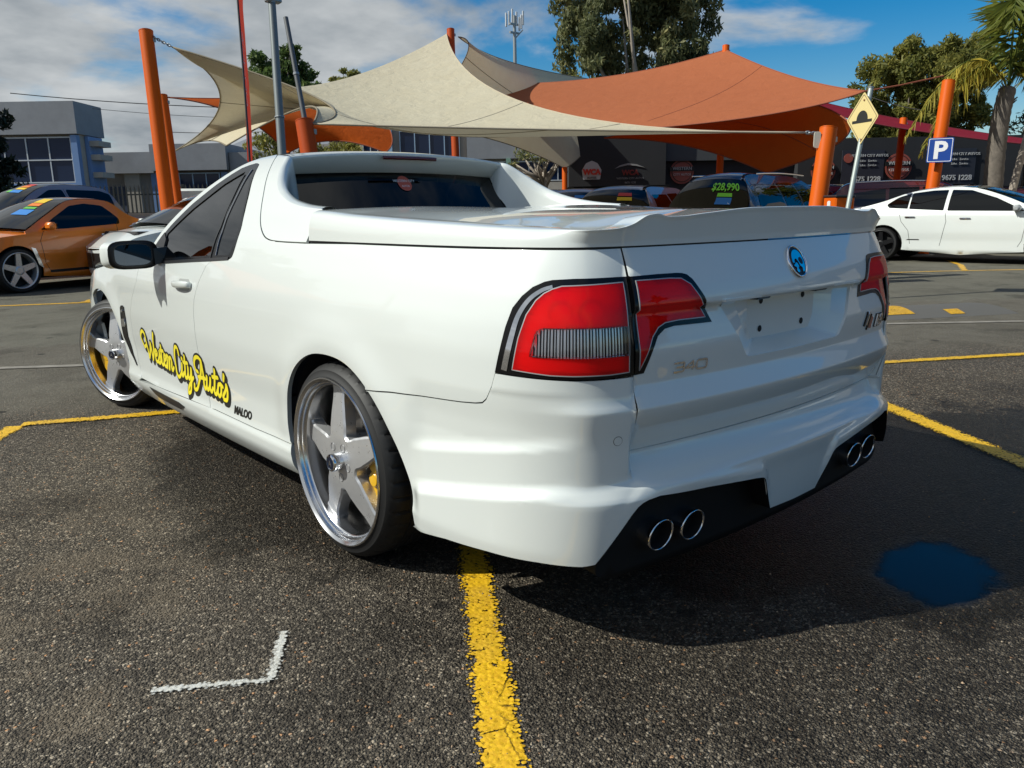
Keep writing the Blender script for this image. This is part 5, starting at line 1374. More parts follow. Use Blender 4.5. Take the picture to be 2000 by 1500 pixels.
innards(c, 5.0, .94, 1.45, .17, -.9, 1.3, .98)
seam(c, S, tY, [(1.02, .95), (1.10, .8), (1.06, .45), (1.0, .33)]); seam(c, S, tY, [(-.33, 1.02), (-.28, .8), (-.38, .5), (-.40, .33)])
car_mirror(c, S, tY, .92, 1.0, ORANGE); car_handle(c, S, tY, -.08, .86, CHROME_T)
overlay(c, S, 'skirt_shadow_strip', [(-1.0, .35), (1.0, .33), (1.0, .29), (-1.0, .30)], BLACK_PL, tY)
overlay(c, S, 'guard_vent', [(1.20, .68), (1.27, .70), (1.17, .42), (1.10, .37)], CHROME_T, tY)
overlay(c, S, 'head_lamp', [(S.tm - .95, .70), (S.tm - .50, .66), (S.tm - .5, .52), (S.tm - .85, .56)], LAMP_CLEAR)
overlay(c, S, 'tail_lamp', [(.42, .95), (.95, .94), (.95, .70), (.42, .70)], LAMP_RED)
screen_prints(c, rS, [(.70, .40, .06, .36, 'y', ''), (.75, .40, .03, .36, 'o', ''), (.785, .42, .02, .34, 'g', ''), (.83, .42, .055, .42, 'b', '')])

# -- silver dual-cab ute behind it
bx, by = anchored(248, 400, 17.2, -.9, -1.0, 238)
c, S, rS, zb, tY, tp = car('dual_cab_ute', (bx, by, 0), heading(238), SILVER, L=5.3, W=.94, kind='dualcab', top=1.80, belt=[(-2.65, 1.22), (-.8, 1.22), (.6, 1.17), (1.4, 1.10), (2.2, 1.02), (2.65, .80)], sill=.38,
    rail=[(-.98, 1.25), (-.90, 1.45), (-.78, 1.70), (-.45, 1.785), (.4, 1.785), (.85, 1.62), (1.48, 1.14)],
    dlo=[('side_window', rounded([(-.80, 1.25), (-.80, 1.62), (-.62, 1.69), (.1, 1.71), (.1, 1.24)], .05)), ('side_window', rounded([(.17, 1.235), (.17, 1.71), (.45, 1.70), (.84, 1.50), (1.2, 1.21)], .05))],
    label='silver-grey dual-cab ute with bright price strips on its windscreen', cat='ute')
finish(c, S, rS, zb, tY, tp, SILVER, .30, .60, WSG); wheels(c, .94, (-1.62, 1.55), .38, WHEEL_SILVER, 6, .70)
innards(c, 5.3, .94, 1.8, .38, -.9, 1.4, 1.18)
seam(c, S, tY, [(.135, 1.72), (.135, 1.0), (.10, .5)]); seam(c, S, tY, [(-.86, 1.2), (-.80, .9), (-.70, .5)]); seam(c, S, tY, [(-1.02, 1.24), (-1.02, .42)], w=.02)
car_mirror(c, S, tY, 1.08, 1.27, SILVER); car_handle(c, S, tY, -.62, 1.10, CHROME_T); car_handle(c, S, tY, .35, 1.09, CHROME_T)
screen_prints(c, rS, [(.70, .40, .035, .40, 'r', ''), (.74, .40, .035, .42, 'o', ''), (.78, .42, .03, .42, 'y', ''), (.82, .42, .035, .42, 'b', ''), (.82, .1, .03, .2, 'g', '')])
# -- car at the far left edge behind it
bx, by = place(-60, 21.5)
c, S, rS, zb, tY, tp = car('parked_car', (bx, by, 0), heading(235), GREYP, L=4.6, W=.9, kind='hatch', top=1.62, belt=[(-2.3, 1.0), (0, 1.0), (1.2, .95), (2.0, .88), (2.3, .65)],
    rail=[(-2.1, 1.02), (-1.95, 1.3), (-1.6, 1.58), (-.5, 1.61), (.3, 1.58), (.7, 1.35), (1.3, 1.0)], dlo=[('side_window', rounded([(-1.5, 1.05), (-1.4, 1.42), (.2, 1.5), (.95, 1.06)], .06))],
    label='grey car mostly outside the picture at its left edge', cat='car')
finish(c, S, rS, zb, tY, tp, GREYP, .30, .60, WSG); wheels(c, .9, (-1.3, 1.4), .33, WHEEL_SILVER); innards(c, 4.6, .9, 1.6, .2, -1.9, 1.2, 1.0)
screen_prints(c, rS, [(.75, .45, .05, .3, 'l', '')])

# -- small white car, nose towards the camera, behind the mirror of the ute
bx, by = anchored(214, 480, 12.4, -.62, 2.12, 226)
c, S, rS, zb, tY, tp = car('parked_car', (bx, by, 0), heading(226), WHITE, L=4.5, W=.89, kind='hatch', top=1.50, belt=[(-2.25, 1.0), (0, .98), (1.0, .95), (1.75, .84), (2.25, .62)],
    rail=[(-2.05, 1.02), (-1.9, 1.25), (-1.5, 1.45), (-.5, 1.49), (.25, 1.47), (.65, 1.27), (1.3, .98)], dlo=[('side_window', rounded([(-1.5, 1.03), (-1.35, 1.33), (-.3, 1.41), (.25, 1.38), (.85, 1.03)], .06))],
    label='white hatchback facing the camera beyond the ute door mirror', cat='car')
finish(c, S, rS, zb, tY, tp, WHITE, .30, .60, WSG); wheels(c, .89, (-1.3, 1.36), .325, WHEEL_SILVER); innards(c, 4.5, .89, 1.5, .2, -1.9, 1.2, .98)
car_mirror(c, S, tY, 1.0, 1.03, WHITE); overlay(c, S, 'head_lamp', [(S.tm - 1.05, .74), (S.tm - .55, .68), (S.tm - .52, .56), (S.tm - .90, .58)], LAMP_CLEAR)
overlay(c, S, 'grille', [(S.tm - .42, .58), (S.tm - .01, .58), (S.tm - .01, .34), (S.tm - .36, .34)], BLACK_PL); overlay(c, S, 'bumper_slot', [(S.tm - .95, .40), (S.tm - .5, .42), (S.tm - .5, .30), (S.tm - .85, .30)], BLACK_PL)
seam(c, S, tY, [(.85, .95), (.9, .7), (.85, .35)])
screen_prints(c, rS, [(.66, -.3, .03, .2, 'w', ''), (.74, -.4, .02, .3, 'w', '')])

# -- white van body seen over it
bx, by = place(425, 21.5)
vn = empty('box_van', (bx, by, 0), heading(20), label='small white van box showing above the hatchback', cat='van')
MB().box((0, 0, 1.15), (1.75, 2.2, 1.35), bev=.06).build('van_body', WHITE, vn, angle=40); MB().box((0, 1.35, .95), (1.7, .9, .9), bev=.12).build('van_cab', WHITE, vn, angle=40)
MB().box((0, -1.108, 1.45), (1.3, .02, .40), bev=.005).build('rear_window', TINT, vn)
wheels(vn, .86, (-.7, 1.1), .31, WHEEL_SILVER)

# -- white sedan on the right, nose to the right
bx, by = anchored(1724, 475, 16.2, .92, -1.47, -44)
c, S, rS, zb, tY, tp = car('parked_sedan', (bx, by, 0), heading(-44), WHITE, L=4.95, W=.94, kind='sedan', top=1.455, belt=[(-2.475, 1.0), (-2.0, 1.06), (-1.2, 1.02), (.2, .965), (1.0, .93), (1.9, .84), (2.475, .62)], sill=.17,
    rail=[(-1.92, 1.08), (-1.50, 1.20), (-1.02, 1.37), (-.45, 1.445), (.10, 1.43), (.62, 1.28), (1.38, .955)],
    dlo=[('side_window', rounded([(-1.36, 1.07), (-1.42, 1.13), (-1.22, 1.275), (-1.0, 1.345), (-1.0, 1.05)], [.02, .05, .05, .01, .01])), ('side_window', rounded([(-.97, 1.045), (-.97, 1.35), (-.60, 1.395), (-.33, 1.40), (-.33, 1.01)], .02)), ('side_window', rounded([(-.26, 1.005), (-.26, 1.40), (.08, 1.385), (.55, 1.23), (1.06, .985)], .02))],
    label='white four-door sedan with black wheels parked under the parking sign', cat='sedan')
finish(c, S, rS, zb, tY, tp, WHITE, .37, .60, WSG); wheels(c, .94, (-1.47, 1.46), .345, DARKWHEEL); innards(c, 4.95, .94, 1.45, .17, -1.5, 1.3, .98)
seam(c, S, tY, [(-.295, 1.01), (-.25, .8), (-.30, .5), (-.33, .33)]); seam(c, S, tY, [(1.04, .95), (1.10, .8), (1.06, .45), (1.0, .33)]); seam(c, S, tY, [(-1.16, 1.04), (-1.08, .80), (-.93, .62), (-.88, .36)])
strip_pts = [(-.295, 1.36), (-.295, 1.03)]
car_mirror(c, S, tY, .92, 1.02, mat('mirror_grey', (.35, .36, .37), .3)); car_handle(c, S, tY, -.92, .885, CHROME_T); car_handle(c, S, tY, .08, .855, CHROME_T)
overlay(c, S, 'tail_lamp', [(.60, 1.0), (1.18, .985), (1.16, .76), (.60, .78)], BLACK_GL)
overlay(c, S, 'guard_vent', [(1.20, .68), (1.27, .70), (1.17, .42), (1.10, .37)], BLACK_GL, tY)
overlay(c, S, 'head_lamp', [(S.tm - .95, .70), (S.tm - .50, .66), (S.tm - .5, .52), (S.tm - .85, .56)], LAMP_CLEAR)
overlay(c, S, 'name_decal', [(-.92, .455), (-.72, .455), (-.70, .435), (-.96, .435)], BLACK_DECAL, tY)
bl = MB().box((0, -2.30, 1.085), (1.5, .22, .035), bev=.012).build('boot_spoiler', BLACK_GL, c)

# -- dark SUV with a price on its rear window
def suv(name, u, D, hd, pm, label, L=4.6, W=.92, top=1.68, rails=True, prints=(), back=True, group=None, cat='SUV'):
    bx, by = place(u, D)
    c, S, rS, zb, tY, tp = car(name, (bx, by, 0), heading(hd), pm, L=L, W=W, kind='hatch', top=top, belt=[(-L / 2, 1.0), (-L * .3, 1.06), (0, 1.02), (L * .22, .99), (L * .40, .92), (L / 2, .68)], sill=.26,
        rail=[(-L / 2 + .12, 1.05), (-L / 2 + .28, 1.30), (-L / 2 + .55, top - .06), (-.5, top - .01), (.35, top - .05), (.75, top - .28), (1.35, 1.02)],
        dlo=[('side_window', rounded([(-L / 2 + .55, 1.13), (-L / 2 + .66, 1.40), (-.82, top - .15), (-.80, 1.08)], .03)), ('side_window', rounded([(-.74, 1.08), (-.74, top - .14), (-.1, top - .12), (-.1, 1.06)], .02)), ('side_window', rounded([(-.03, 1.055), (-.03, top - .12), (.32, top - .16), (.72, top - .38), (1.0, 1.04)], .03))],
        label=label, cat=cat, group=group)
    finish(c, S, rS, zb, tY, tp, pm, .30, .58, TINT); wheels(c, W, (-L * .29, L * .30), .36, WHEEL_SILVER); innards(c, L, W, top, .26, -1.8, 1.2, 1.02)
    seam(c, S, tY, [(-.07, 1.05), (-.05, .7), (-.1, .40)]); seam(c, S, tY, [(1.0, 1.0), (1.05, .7), (1.0, .4)])
    car_mirror(c, S, tY, .95, 1.08, pm); car_handle(c, S, tY, -.62, .95, pm); car_handle(c, S, tY, .12, .93, pm)
    overlay(c, S, 'tail_lamp', [(.55, 1.0), (1.05, .98), (1.0, .80), (.55, .82)], LAMP_RED); overlay(c, S, 'head_lamp', [(S.tm - .95, .80), (S.tm - .5, .76), (S.tm - .5, .62), (S.tm - .85, .66)], LAMP_CLEAR)
    if rails:
        for s in (-1, 1):
            MB().tube([(s * (W - .30), y, top + .005 + .022 * math.sin(math.pi * q)) for q, y in zip(np.linspace(0, 1, 8), np.linspace(-L / 2 + .75, .25, 8))], .014, 6).build('roof_rail', CHROME_T, c)
    for u_, v_, du, dv, col, txt in prints: screen_prints(c, rS, [(u_, v_, du, dv, col, txt)])
    return c, S, rS
c, S, rS = suv('parked_suv', 1492, 15.0, 46, NAVY, 'dark navy SUV with a lime price on its rear window')
def rear_print(rS, c, txt, u0, v0, size, col, ext=.001):
    def fn(a, b, h):
        q = rS(np.array([u0 + b * .35]), np.array([v0 - a]))[0]; return (q[0], q[1] - .012 - h, q[2] + .008)
    return text_mesh('price_lettering', txt, size, fn, PRINTS[col], c, extrude=ext, bold=.006)
rear_print(rS, c, '$28,990', .205, -.42, .23, 'l')
for u_, du, col in ((.165, .035, 'l'), (.10, .075, 'b'), (.075, .02, 'w')): sheet('price_print', rS, np.linspace(u_ - du / 2, u_ + du / 2, 3), np.linspace(-.60, -.24, 4), PRINTS[col], c, sign=1, off=.01)
suv('parked_suv', 1610, 21., 40, paint('paint_blue_black', (.012, .012, .03), .25, .2), 'blue-black car between the dark SUV and the orange post', top=1.62, cat='car')
suv('parked_suv', 1800, 19.2, -24, REDP, 'dark red SUV with a pale window line behind the white sedan', top=1.66)
suv('parked_suv', 1108, 19.5, 70, GREYP, 'grey wagon with roof rails behind the cab, nearest the tree trunk', top=1.56, cat='wagon', prints=())
for u_, D_, h_, lb_, cols in ((1168, 19.0, 66, 'champagne hatchback just right of the grey wagon', 'br'), (1268, 17.0, 60, 'champagne hatchback beside the dark SUV, red strip on its glass', 'ry')):
    c2, S2, rS2 = suv('parked_suv', u_, D_, h_, PINKP, lb_, top=1.56, rails=False, cat='car')
    for i_, k_ in enumerate(cols): sheet('price_print', rS2, np.linspace(.19 - .06 * i_, .235 - .06 * i_, 3), np.linspace(-.55, -.15, 4), PRINTS[k_], c2, sign=1, off=.01)
suv('parked_suv', 2030, 21.0, 5, REDP, 'dark red car cut by the right edge behind the sedan', top=1.45, rails=False, cat='car')
suv('parked_suv', 1985, 27.0, 10, NAVY, 'navy car beyond the palm trunk', top=1.62, rails=False, cat='car')
suv('parked_suv', 1915, 34.0, 5, paint('paint_teal', (.04, .09, .12), .3, .3), 'blue-grey car beyond the palm and the small tree', top=1.5, rails=False, cat='car')

# -- unseen cars added behind the viewpoint to be mirrored in the tailgate
def suv_xy(x, y, rz, pm, label, **k):
    global place, heading
    kp, kh = place, heading; place = lambda u, D: (x, y); heading = lambda d: rz
    try: return suv('parked_suv', 0, 0, 0, pm, label, **k)
    finally: place, heading = kp, kh
suv_xy(9.5, -6.3, rad(35), WHITE, 'white SUV added out of view, mirrored in the tailgate')
suv_xy(12.0, -8.2, rad(35), GREYP, 'grey SUV added out of view, mirrored in the tailgate')
suv_xy(7.0, -8.6, rad(35), NAVY, 'navy SUV added out of view, mirrored in the bumper')
# ---------------------------------------------------------------- posts, shade sails, signs
POST = mat('post_orange', (.60, .098, .004), .5, spec=.15)
POST_RED = mat('post_red_orange', (.42, .062, .010), .55, spec=.15)
GALV = mat('galvanised', (.30, .32, .33), .45, .7)
def px3(u, v, D): return Vector(px_depth(u, v, D))
def post(u0, v0, u1, v1, D, dia, mt, label, base_z=0.):
    """round steel post from the ground through two surveyed points"""
    a, b = px3(u0, v0, D), px3(u1, v1, D); d = (a - b).normalized(); foot = b - d * (b.z / d.z) if abs(d.z) > 1e-6 else b
    o = empty('shade_post', (foot.x, foot.y, 0), label=label, cat='post', group='orange posts of the shade sails')
    top = a - foot
    MB().tube([(0, 0, 0), tuple(top * .5), tuple(top)], dia / 2, 24).build('post_shaft', mt, o, angle=40)
    MB().tube([tuple(top * 1.0), tuple(top + d * .012)], dia / 2 * 1.03, 24).build('post_cap', mt, o, angle=40)
    MB().tube([(0, 0, 0), (0, 0, .02)], dia * .9, 20).build('base_plate', GALV, o, angle=40)
    e = d.cross(Vector((0, 0, 1)));
    t2 = top - d * .16
    MB().box(tuple(t2 + Vector((UR[0], UR[1], 0)) * dia * .55), (.05, .02, .08), bev=.005).build('eye_plate', GALV, o)
    return a
A_ = post(285, 62, 327, 400, 15., .255, POST, 'tallest orange post, left end of the cream sail by a chain')
post(318, 187, 344, 370, 19., .21, POST, 'orange post just right of the tallest one, leaning')
post(594, 237, 604, 300, 12., .26, POST_RED, 'short thick orange-red post behind the cab roof')
post(880, 58, 890, 305, 24., .23, POST_RED, 'orange-red post holding the high peak of the cream sail')
post(1418, 90, 1405, 345, 24., .21, POST, 'orange post under the terracotta peak, behind the dark SUV')
post(1618, 252, 1597, 400, 12., .255, POST, 'thick orange post beside the diamond sign')
post(1853, 160, 1822, 360, 18.2, .28, POST, 'orange post carrying the blue parking sign')
post(1765, 232, 1753, 340, 25., .22, POST, 'thin far orange post between the diamond and parking signs')
post(1103, 328, 1103, 362, 30., .20, POST, 'small far orange post at the low tip of the olive sail')

def cloth(name, col, back, trans=.35):
    def bld(nt, b):
        k = NB(nt); out = nt.nodes['Material Output']; p = k.pos(); n = k.noise(p, 1.7, 5, .6); n2 = k.noise(p, 140., 2, .5)
        c = k.mix(k.mapr(n, .3, .75, 0., .28), col, back); c = k.mix(k.mapr(n2, .3, .7, 0., .12), c, back)
        nt.links.new(c, b.inputs['Base Color']); nt.links.new(k.bump(k.math('ADD', k.math('MULTIPLY', k.noise(p, 2.4, 4, .55, .6), 6.), k.math('MULTIPLY', n2, .15)), .35, .02), b.inputs['Normal'])
        tl = k.n('BsdfTranslucent', {0: c}); mx = k.n('MixShader', {0: trans, 1: b.outputs[0], 2: tl.outputs[0]}); nt.links.new(mx.outputs[0], out.inputs[0])
    return mat(name, col, .9, spec=.1, build=bld)
CREAM = cloth('shade_cloth_cream', (.60, .545, .41), (.46, .385, .25), .20)
TERRA = cloth('shade_cloth_terracotta', (.43, .140, .064), (.35, .10, .04), .25)
RUST = cloth('shade_cloth_orange', (.55, .105, .014), (.42, .075, .010), .45)
CRIM = cloth('shade_cloth_crimson', (.27, .018, .035), (.18, .01, .02), .25)
def edge_curve(a, b, sag, mid=None):
    """edge rope from a to b through an optional middle point"""
    m_ = Vector(mid) if mid is not None else (a + b) / 2 + Vector(sag)
    # quadratic through m_ at the middle
    c = 2 * m_ - (a + b) / 2
    return lambda t: (1 - t) ** 2 * a + 2 * t * (1 - t) * c + t * t * b
def coons(e0, e1, e2, e3, n=28):
    """e0: p00->p10, e1: p10->p11, e2: p01->p11, e3: p00->p01"""
    g = []
    for i in range(n + 1):
        u = i / n
        for j in range(n + 1):
            v = j / n
            L1 = e0(u) * (1 - v) + e2(u) * v; L2 = e3(v) * (1 - u) + e1(v) * u
            B = e0(0) * (1 - u) * (1 - v) + e0(1) * u * (1 - v) + e2(0) * (1 - u) * v + e2(1) * u * v
            g.append(L1 + L2 - B)
    return g, [(i * (n + 1) + j, (i + 1) * (n + 1) + j, (i + 1) * (n + 1) + j + 1, i * (n + 1) + j + 1) for i in range(n) for j in range(n)]
HEM = mat('sail_hem', (.20, .17, .12), .9)
def sail_cloth(name, corners, mids, mt, label, seams=(), hem=HEM, n=28, parent=None, hems=(0, 1, 2, 3)):
    """four corners p00,p10,p11,p01 and the middle point of each edge rope (0: 00-10, 1: 10-11, 2: 01-11, 3: 00-01)"""
    p = [Vector(q) for q in corners]
    e = [edge_curve(p[0], p[1], 0, mids[0]), edge_curve(p[1], p[2], 0, mids[1]), edge_curve(p[3], p[2], 0, mids[2]), edge_curve(p[0], p[3], 0, mids[3])]
    g, f = coons(*e, n=n)
    root = parent or empty('shade_sail', tuple(p[0]), label=label, cat='shade sail', group='tensioned shade sails'); o = p[0] if parent is None else Vector(parent.location)
    mk('sail_panel', [tuple(q - o) for q in g], f, mt, root, smooth=True)
    for i in hems: MB().tube([tuple(e[i](t) - o) for t in np.linspace(0, 1, 25)], .016, 6).build('edge_rope', hem, root, smooth=True)
    for (u0, v0), (u1, v1) in seams:
        pts = []
        for q in np.linspace(0, 1, 30):
            u = u0 + (u1 - u0) * q; v = v0 + (v1 - v0) * q; i = min(int(u * n), n - 1); j = min(int(v * n), n - 1); fu, fv = u * n - i, v * n - j
            G_ = lambda a, b: g[a * (n + 1) + b]
            pts.append(tuple(G_(i, j) * (1 - fu) * (1 - fv) + G_(i + 1, j) * fu * (1 - fv) + G_(i, j + 1) * (1 - fu) * fv + G_(i + 1, j + 1) * fu * fv - o))
        MB().tube(pts, .010, 5).build('seam', hem, root, smooth=True)
    return root
# cream sail: high corners A and B, low corners D and C, with a wing to E
A0 = px3(337, 92, 15.); B0 = px3(872, 66, 24.); C0 = px3(1575, 259, 12.); D0 = px3(612, 242, 12.); E0 = px3(343, 294, 21.)
AD = px3(617, 190, 14.0); AB = px3(600, 168, 19.); BC = px3(1010, 196, 17.5); DC = px3(1080, 253, 12.2)
cr_ = sail_cloth('shade_sail', [A0, D0, C0, B0], [AD, DC, BC, AB], CREAM, 'large cream sail sweeping from the tallest post to the post by the diamond sign', seams=(((.52, 0), (.52, 1)), ((.75, 0), (.75, 1)), ((.30, 0.02), (1, .5))), hem=mat('sail_hem_light', (.42, .36, .27), .9), n=40, hems=(1, 2))
sail_cloth('shade_sail', [A0, E0, E0 * .5 + D0 * .5 + Vector((0, 0, -.1)), D0], [px3(430, 200, 18.), px3(400, 275, 20.), px3(585, 212, 14.), AD], CREAM, '', parent=cr_, seams=(((.5, 0), (.5, 1)),))
sail_cloth('shade_sail', [px3(895, 72, 24.), px3(800, 249, 26.), px3(1103, 329, 30.), px3(1172, 157, 33.)], [px3(905, 120, 25.), px3(960, 272, 28.), px3(1160, 262, 31.), px3(1010, 125, 28.)], CREAM, 'olive underside of the second cream sail behind the first', seams=(((.45, 0), (.6, 1)),))
sail_cloth('shade_sail', [px3(940, 163, 30.), px3(1040, 262, 22.), px3(1690, 178, 15.), px3(1417, 97, 24.)], [px3(985, 200, 26.), px3(1395, 238, 17.5), px3(1540, 147, 19.5), px3(1170, 152, 27.)], TERRA, 'broad sunlit terracotta sail rising to a single peak', seams=(((.3, 1), (.9, .35)),), hem=mat('sail_hem_red', (.25, .07, .035), .9), n=34)
sail_cloth('shade_sail', [px3(1180, 270, 21.), px3(1497, 338, 19.), px3(1660, 240, 15.), px3(1430, 222, 24.)], [px3(1340, 285, 20.), px3(1622, 290, 17.), px3(1548, 199, 19.), px3(1330, 240, 22.)], RUST, 'rust-orange sail seen from below, low tip over the dark SUV', hem=mat('sail_hem_red'), seams=(((.0, .5), (1, .4)),))
sail_cloth('shade_sail', [px3(326, 190, 19.), px3(560, 300, 22.), px3(752, 298, 22.), px3(700, 175, 27.)], [px3(470, 228, 20.), px3(650, 275, 22.), px3(760, 250, 24.), px3(520, 190, 23.)], RUST, 'orange sail glimpsed below and behind the cream one', hem=mat('sail_hem_red'))
sail_cloth('shade_sail', [px3(1560, 187, 27.), px3(1600, 215, 22.), px3(2120, 292, 20.), px3(2150, 290, 26.)], [px3(1580, 203, 25.), px3(1800, 257, 21.), px3(2130, 292, 23.), px3(1800, 240, 27.)], CRIM, 'narrow crimson sail edge crossing behind the parking sign', hem=mat('sail_hem_crim', (.12, .01, .02), .9))
def chain(a, b, label, n=9, r=.011, nm='tension_chain'):
    o = empty(nm, tuple(a), label=label, cat='chain', group='chains and turnbuckles tying the sails'); d = (b - a); l = d.length / n; u = d.normalized()
    w = u.cross(Vector((0, 0, 1))).normalized(); h = w.cross(u)
    for i in range(n):
        c = u * l * (i + .5); s_ = (w if i % 2 else h)
        pts = [tuple(c + u * math.cos(t) * l * .72 + s_ * math.sin(t) * l * .36) for t in np.linspace(0, 2 * math.pi, 13)]
        MB().tube(pts, r, 5, caps=False).build('chain_link', GALV, o, smooth=True)
chain(px3(297, 71, 15.), A0, 'steel chain from the tallest post to the cream sail corner', 8)
chain(C0, px3(1604, 262, 12.), 'shackle chain from the cream sail tip to the thick post by the diamond sign', 5, .016)
chain(px3(605, 240, 12.), D0, 'short chain from the cream sail to the thick orange-red post', 3)
rp = MB().tube([tuple(px3(1690, 178, 15.)), tuple(px3(1760, 166, 15.)), tuple(px3(1843, 148, 15.))], .014, 6).build('sail_rope', mat('sail_hem_red')); tag(rp, 'red rope from the terracotta sail to the parking-sign post', 'rope')
# rope stub and white pulley plate on the near right post
pl = MB().prism(rounded([(-.05, -.12), (.05, -.12), (.05, .12), (-.05, .12)], .045, 5), -.01, .01, lambda a, b, h: tuple(px3(1596, 273, 11.95) + Vector((UR[0], UR[1], 0)) * a + Vector((0, 0, b)) + Vector((UF[0], UF[1], 0)) * h)).build('post_plate', mat('plate_cream', (.62, .58, .48), .5)); tag(pl, 'pale oval fixing plate hanging by the thick orange post', 'plate')

# -- grey lamp pole, thin stake, feather flag
def straight(name, u0, v0, u1, v1, D, r0, r1, mt, label, cat, to_ground=True):
    a, b = px3(u0, v0, D), px3(u1, v1, D); d = (a - b).normalized(); foot = b - d * (b.z / d.z) if to_ground else b
    o = empty(name, tuple(foot), label=label, cat=cat); MB().tube([(0, 0, 0), tuple((a - foot) * .5), tuple(a - foot)], [r0, (r0 + r1) / 2, r1], 16).build('pole_shaft', mt, o, angle=40)
    return o, a - foot
o, tp_ = straight('lamp_pole', 531, 6, 551, 300, 10.2, .060, .048, mat('pole_grey', (.17, .19, .195), .5, .3), 'slim grey lamp pole rising behind the cab roof', 'lamp pole')
MB().box(tuple(tp_ + Vector((.02, 0, .03))), (.20, .12, .05), bev=.015).build('lamp_bracket', GALV, o)
MB().tube([tuple(tp_), tuple(tp_ + Vector((0, 0, .09)))], .055, 12).build('pole_cap', GALV, o)
for q in (.35, .62): MB().tube([tuple(tp_ * q), tuple(tp_ * (q + .004))], .064, 14).build('pole_band', GALV, o)
o, tp_ = straight('stake_pole', 558, 34, 596, 238, 12., .040, .036, mat('pole_dark', (.11, .115, .12), .5, .4), 'thin dark pole leaning out of the short thick post', 'pole', False)
MB().tube([tuple(tp_ * .45), tuple(tp_ * .47)], .046, 12).build('pole_band', GALV, o)
fl = empty('feather_flag', tuple(px3(492, 330, 8.) * Vector((1, 1, 0))), label='tall narrow red feather flag with white lettering, seen nearly edge on', cat='flag')
f0 = Vector(fl.location); pole = [px3(492, 420, 8.) * Vector((1, 1, 0)), px3(487, 300, 8.), px3(476, 150, 8.), px3(464, 0, 8.), px3(462, -60, 8.), px3(470, -100, 8.)]
MB().tube([tuple(q - f0) for q in pole], .011, 8).build('flag_pole', BLACK_PL, fl, smooth=True)
FLAG = cloth('flag_red', (.62, .075, .045), (.5, .05, .03), .3)
rows = [(483, 494, 315), (481, 492, 260), (478, 489, 200), (475, 486, 150), (470, 481, 95), (467, 478, 50), (463, 474, 0), (462, 473, -50)]
vs = []
for i, (a, b, v) in enumerate(rows):
    P0 = px3(a, v, 8.); P1 = P0 + ((P0 - Vector(CAM)) * Vector((1, 1, 0))).normalized() * (.42 + .05 * math.sin(i * 1.7)) + Vector((UR[0], UR[1], 0)) * .055; vs += [P0 - f0, (P0 + P1) / 2 - f0 + Vector((UR[0], UR[1], 0)) * .012 * math.sin(i * 2.1), P1 - f0]
mk('flag_cloth', [tuple(v) for v in vs], [(3 * i + k, 3 * i + 1 + k, 3 * i + 4 + k, 3 * i + 3 + k) for i in range(len(rows) - 1) for k in range(2)], FLAG, fl, smooth=True)
for i, ch in enumerate('SOTUA'):
    q = px3(478 - .078 * (105 + i * 28) + 9, 210 - i * 30 - 5, 7.985)
    ax_ = (((q - Vector(CAM)) * Vector((1, 1, 0))).normalized() * .42 + Vector((UR[0], UR[1], 0)) * .055).normalized()
    text_mesh('flag_lettering', ch, .2, lambda a, b, h: tuple(q - f0 + ax_ * (a + .1) + Vector((0, 0, b)) - Vector((UR[0], UR[1], 0)) * -.004 + Vector((UR[0], UR[1], 0)) * .006), PRINTS['w'], fl, extrude=0.)

# -- diamond hump sign
def plate_frame(c, yaw_deg, tilt=0.):
    """axes of an upright plate facing the camera side, turned by yaw"""
    th = rad(yaw_deg); r = Vector((UR[0] * math.cos(th) + UF[0] * math.sin(th), UR[1] * math.cos(th) + UF[1] * math.sin(th), 0)); n = Vector((r.y, -r.x, 0)); return r, n
sg = empty('hump_sign', tuple(px3(1653, 402, 9.6) * Vector((1, 1, 0))), label='pale yellow diamond sign with a black hump symbol on a leaning grey pole', cat='sign')
s0 = Vector(sg.location); cen = px3(1684, 231, 9.6); r_, n_ = plate_frame(cen, -75.)
up_ = (px3(1687, 180, 9.6) - px3(1678, 282, 9.6)).normalized()
pf = lambda a, b, h: tuple(cen - s0 + r_ * a + up_ * b + n_ * h)
dm = [(0, -.325), (.285, 0), (0, .325), (-.285, 0)]
SIGN_Y = mat('sign_yellow', (.62, .50, .22), .4)
MB().prism(rounded(dm, .03, 4), -.004, 0., pf).build('sign_plate', SIGN_Y, sg)
bd = rounded([(0, -.30), (.262, 0), (0, .30), (-.262, 0)], .025, 4); n4 = len(bd)
inb = [(a * .955, b * .955) for a, b in bd]
b_ = MB(); b_.add([pf(a, b, .002) for a, b in bd] + [pf(a, b, .002) for a, b in inb], [(i, (i + 1) % n4, n4 + (i + 1) % n4, n4 + i) for i in range(n4)]); b_.build('sign_border', mat('sign_border', (.20, .15, .08), .5), sg)
hm = [(-.175, -.02), (-.175, -.055), (.175, -.055), (.175, -.02), (.105, -.02)] + [(.10 * math.cos(t), -.02 + .115 * math.sin(t)) for t in np.linspace(0, math.pi, 16)] + [(-.105, -.02)]
MB().prism(hm, .0, .003, pf).build('hump_symbol', BLACK_DECAL, sg)
for b2 in (.22, -.26): MB().lathe([(.012, .0), (.012, .006), (0, .008)], 'z', seg=10).build('sign_bolt', mat('bolt_rust', (.25, .12, .05), .6), sg).location = pf(0.015, b2, .004)
for o2 in [o2 for o2 in sg.children if o2.name.startswith('sign_bolt')]: o2.rotation_euler = n_.to_track_quat('Z', 'Y').to_euler()
tpz = px3(1697, 172, 9.62) - s0; ft = px3(1653, 402, 9.62) - s0; dd = (tpz - ft).normalized(); foot = ft - dd * (ft.z / dd.z)
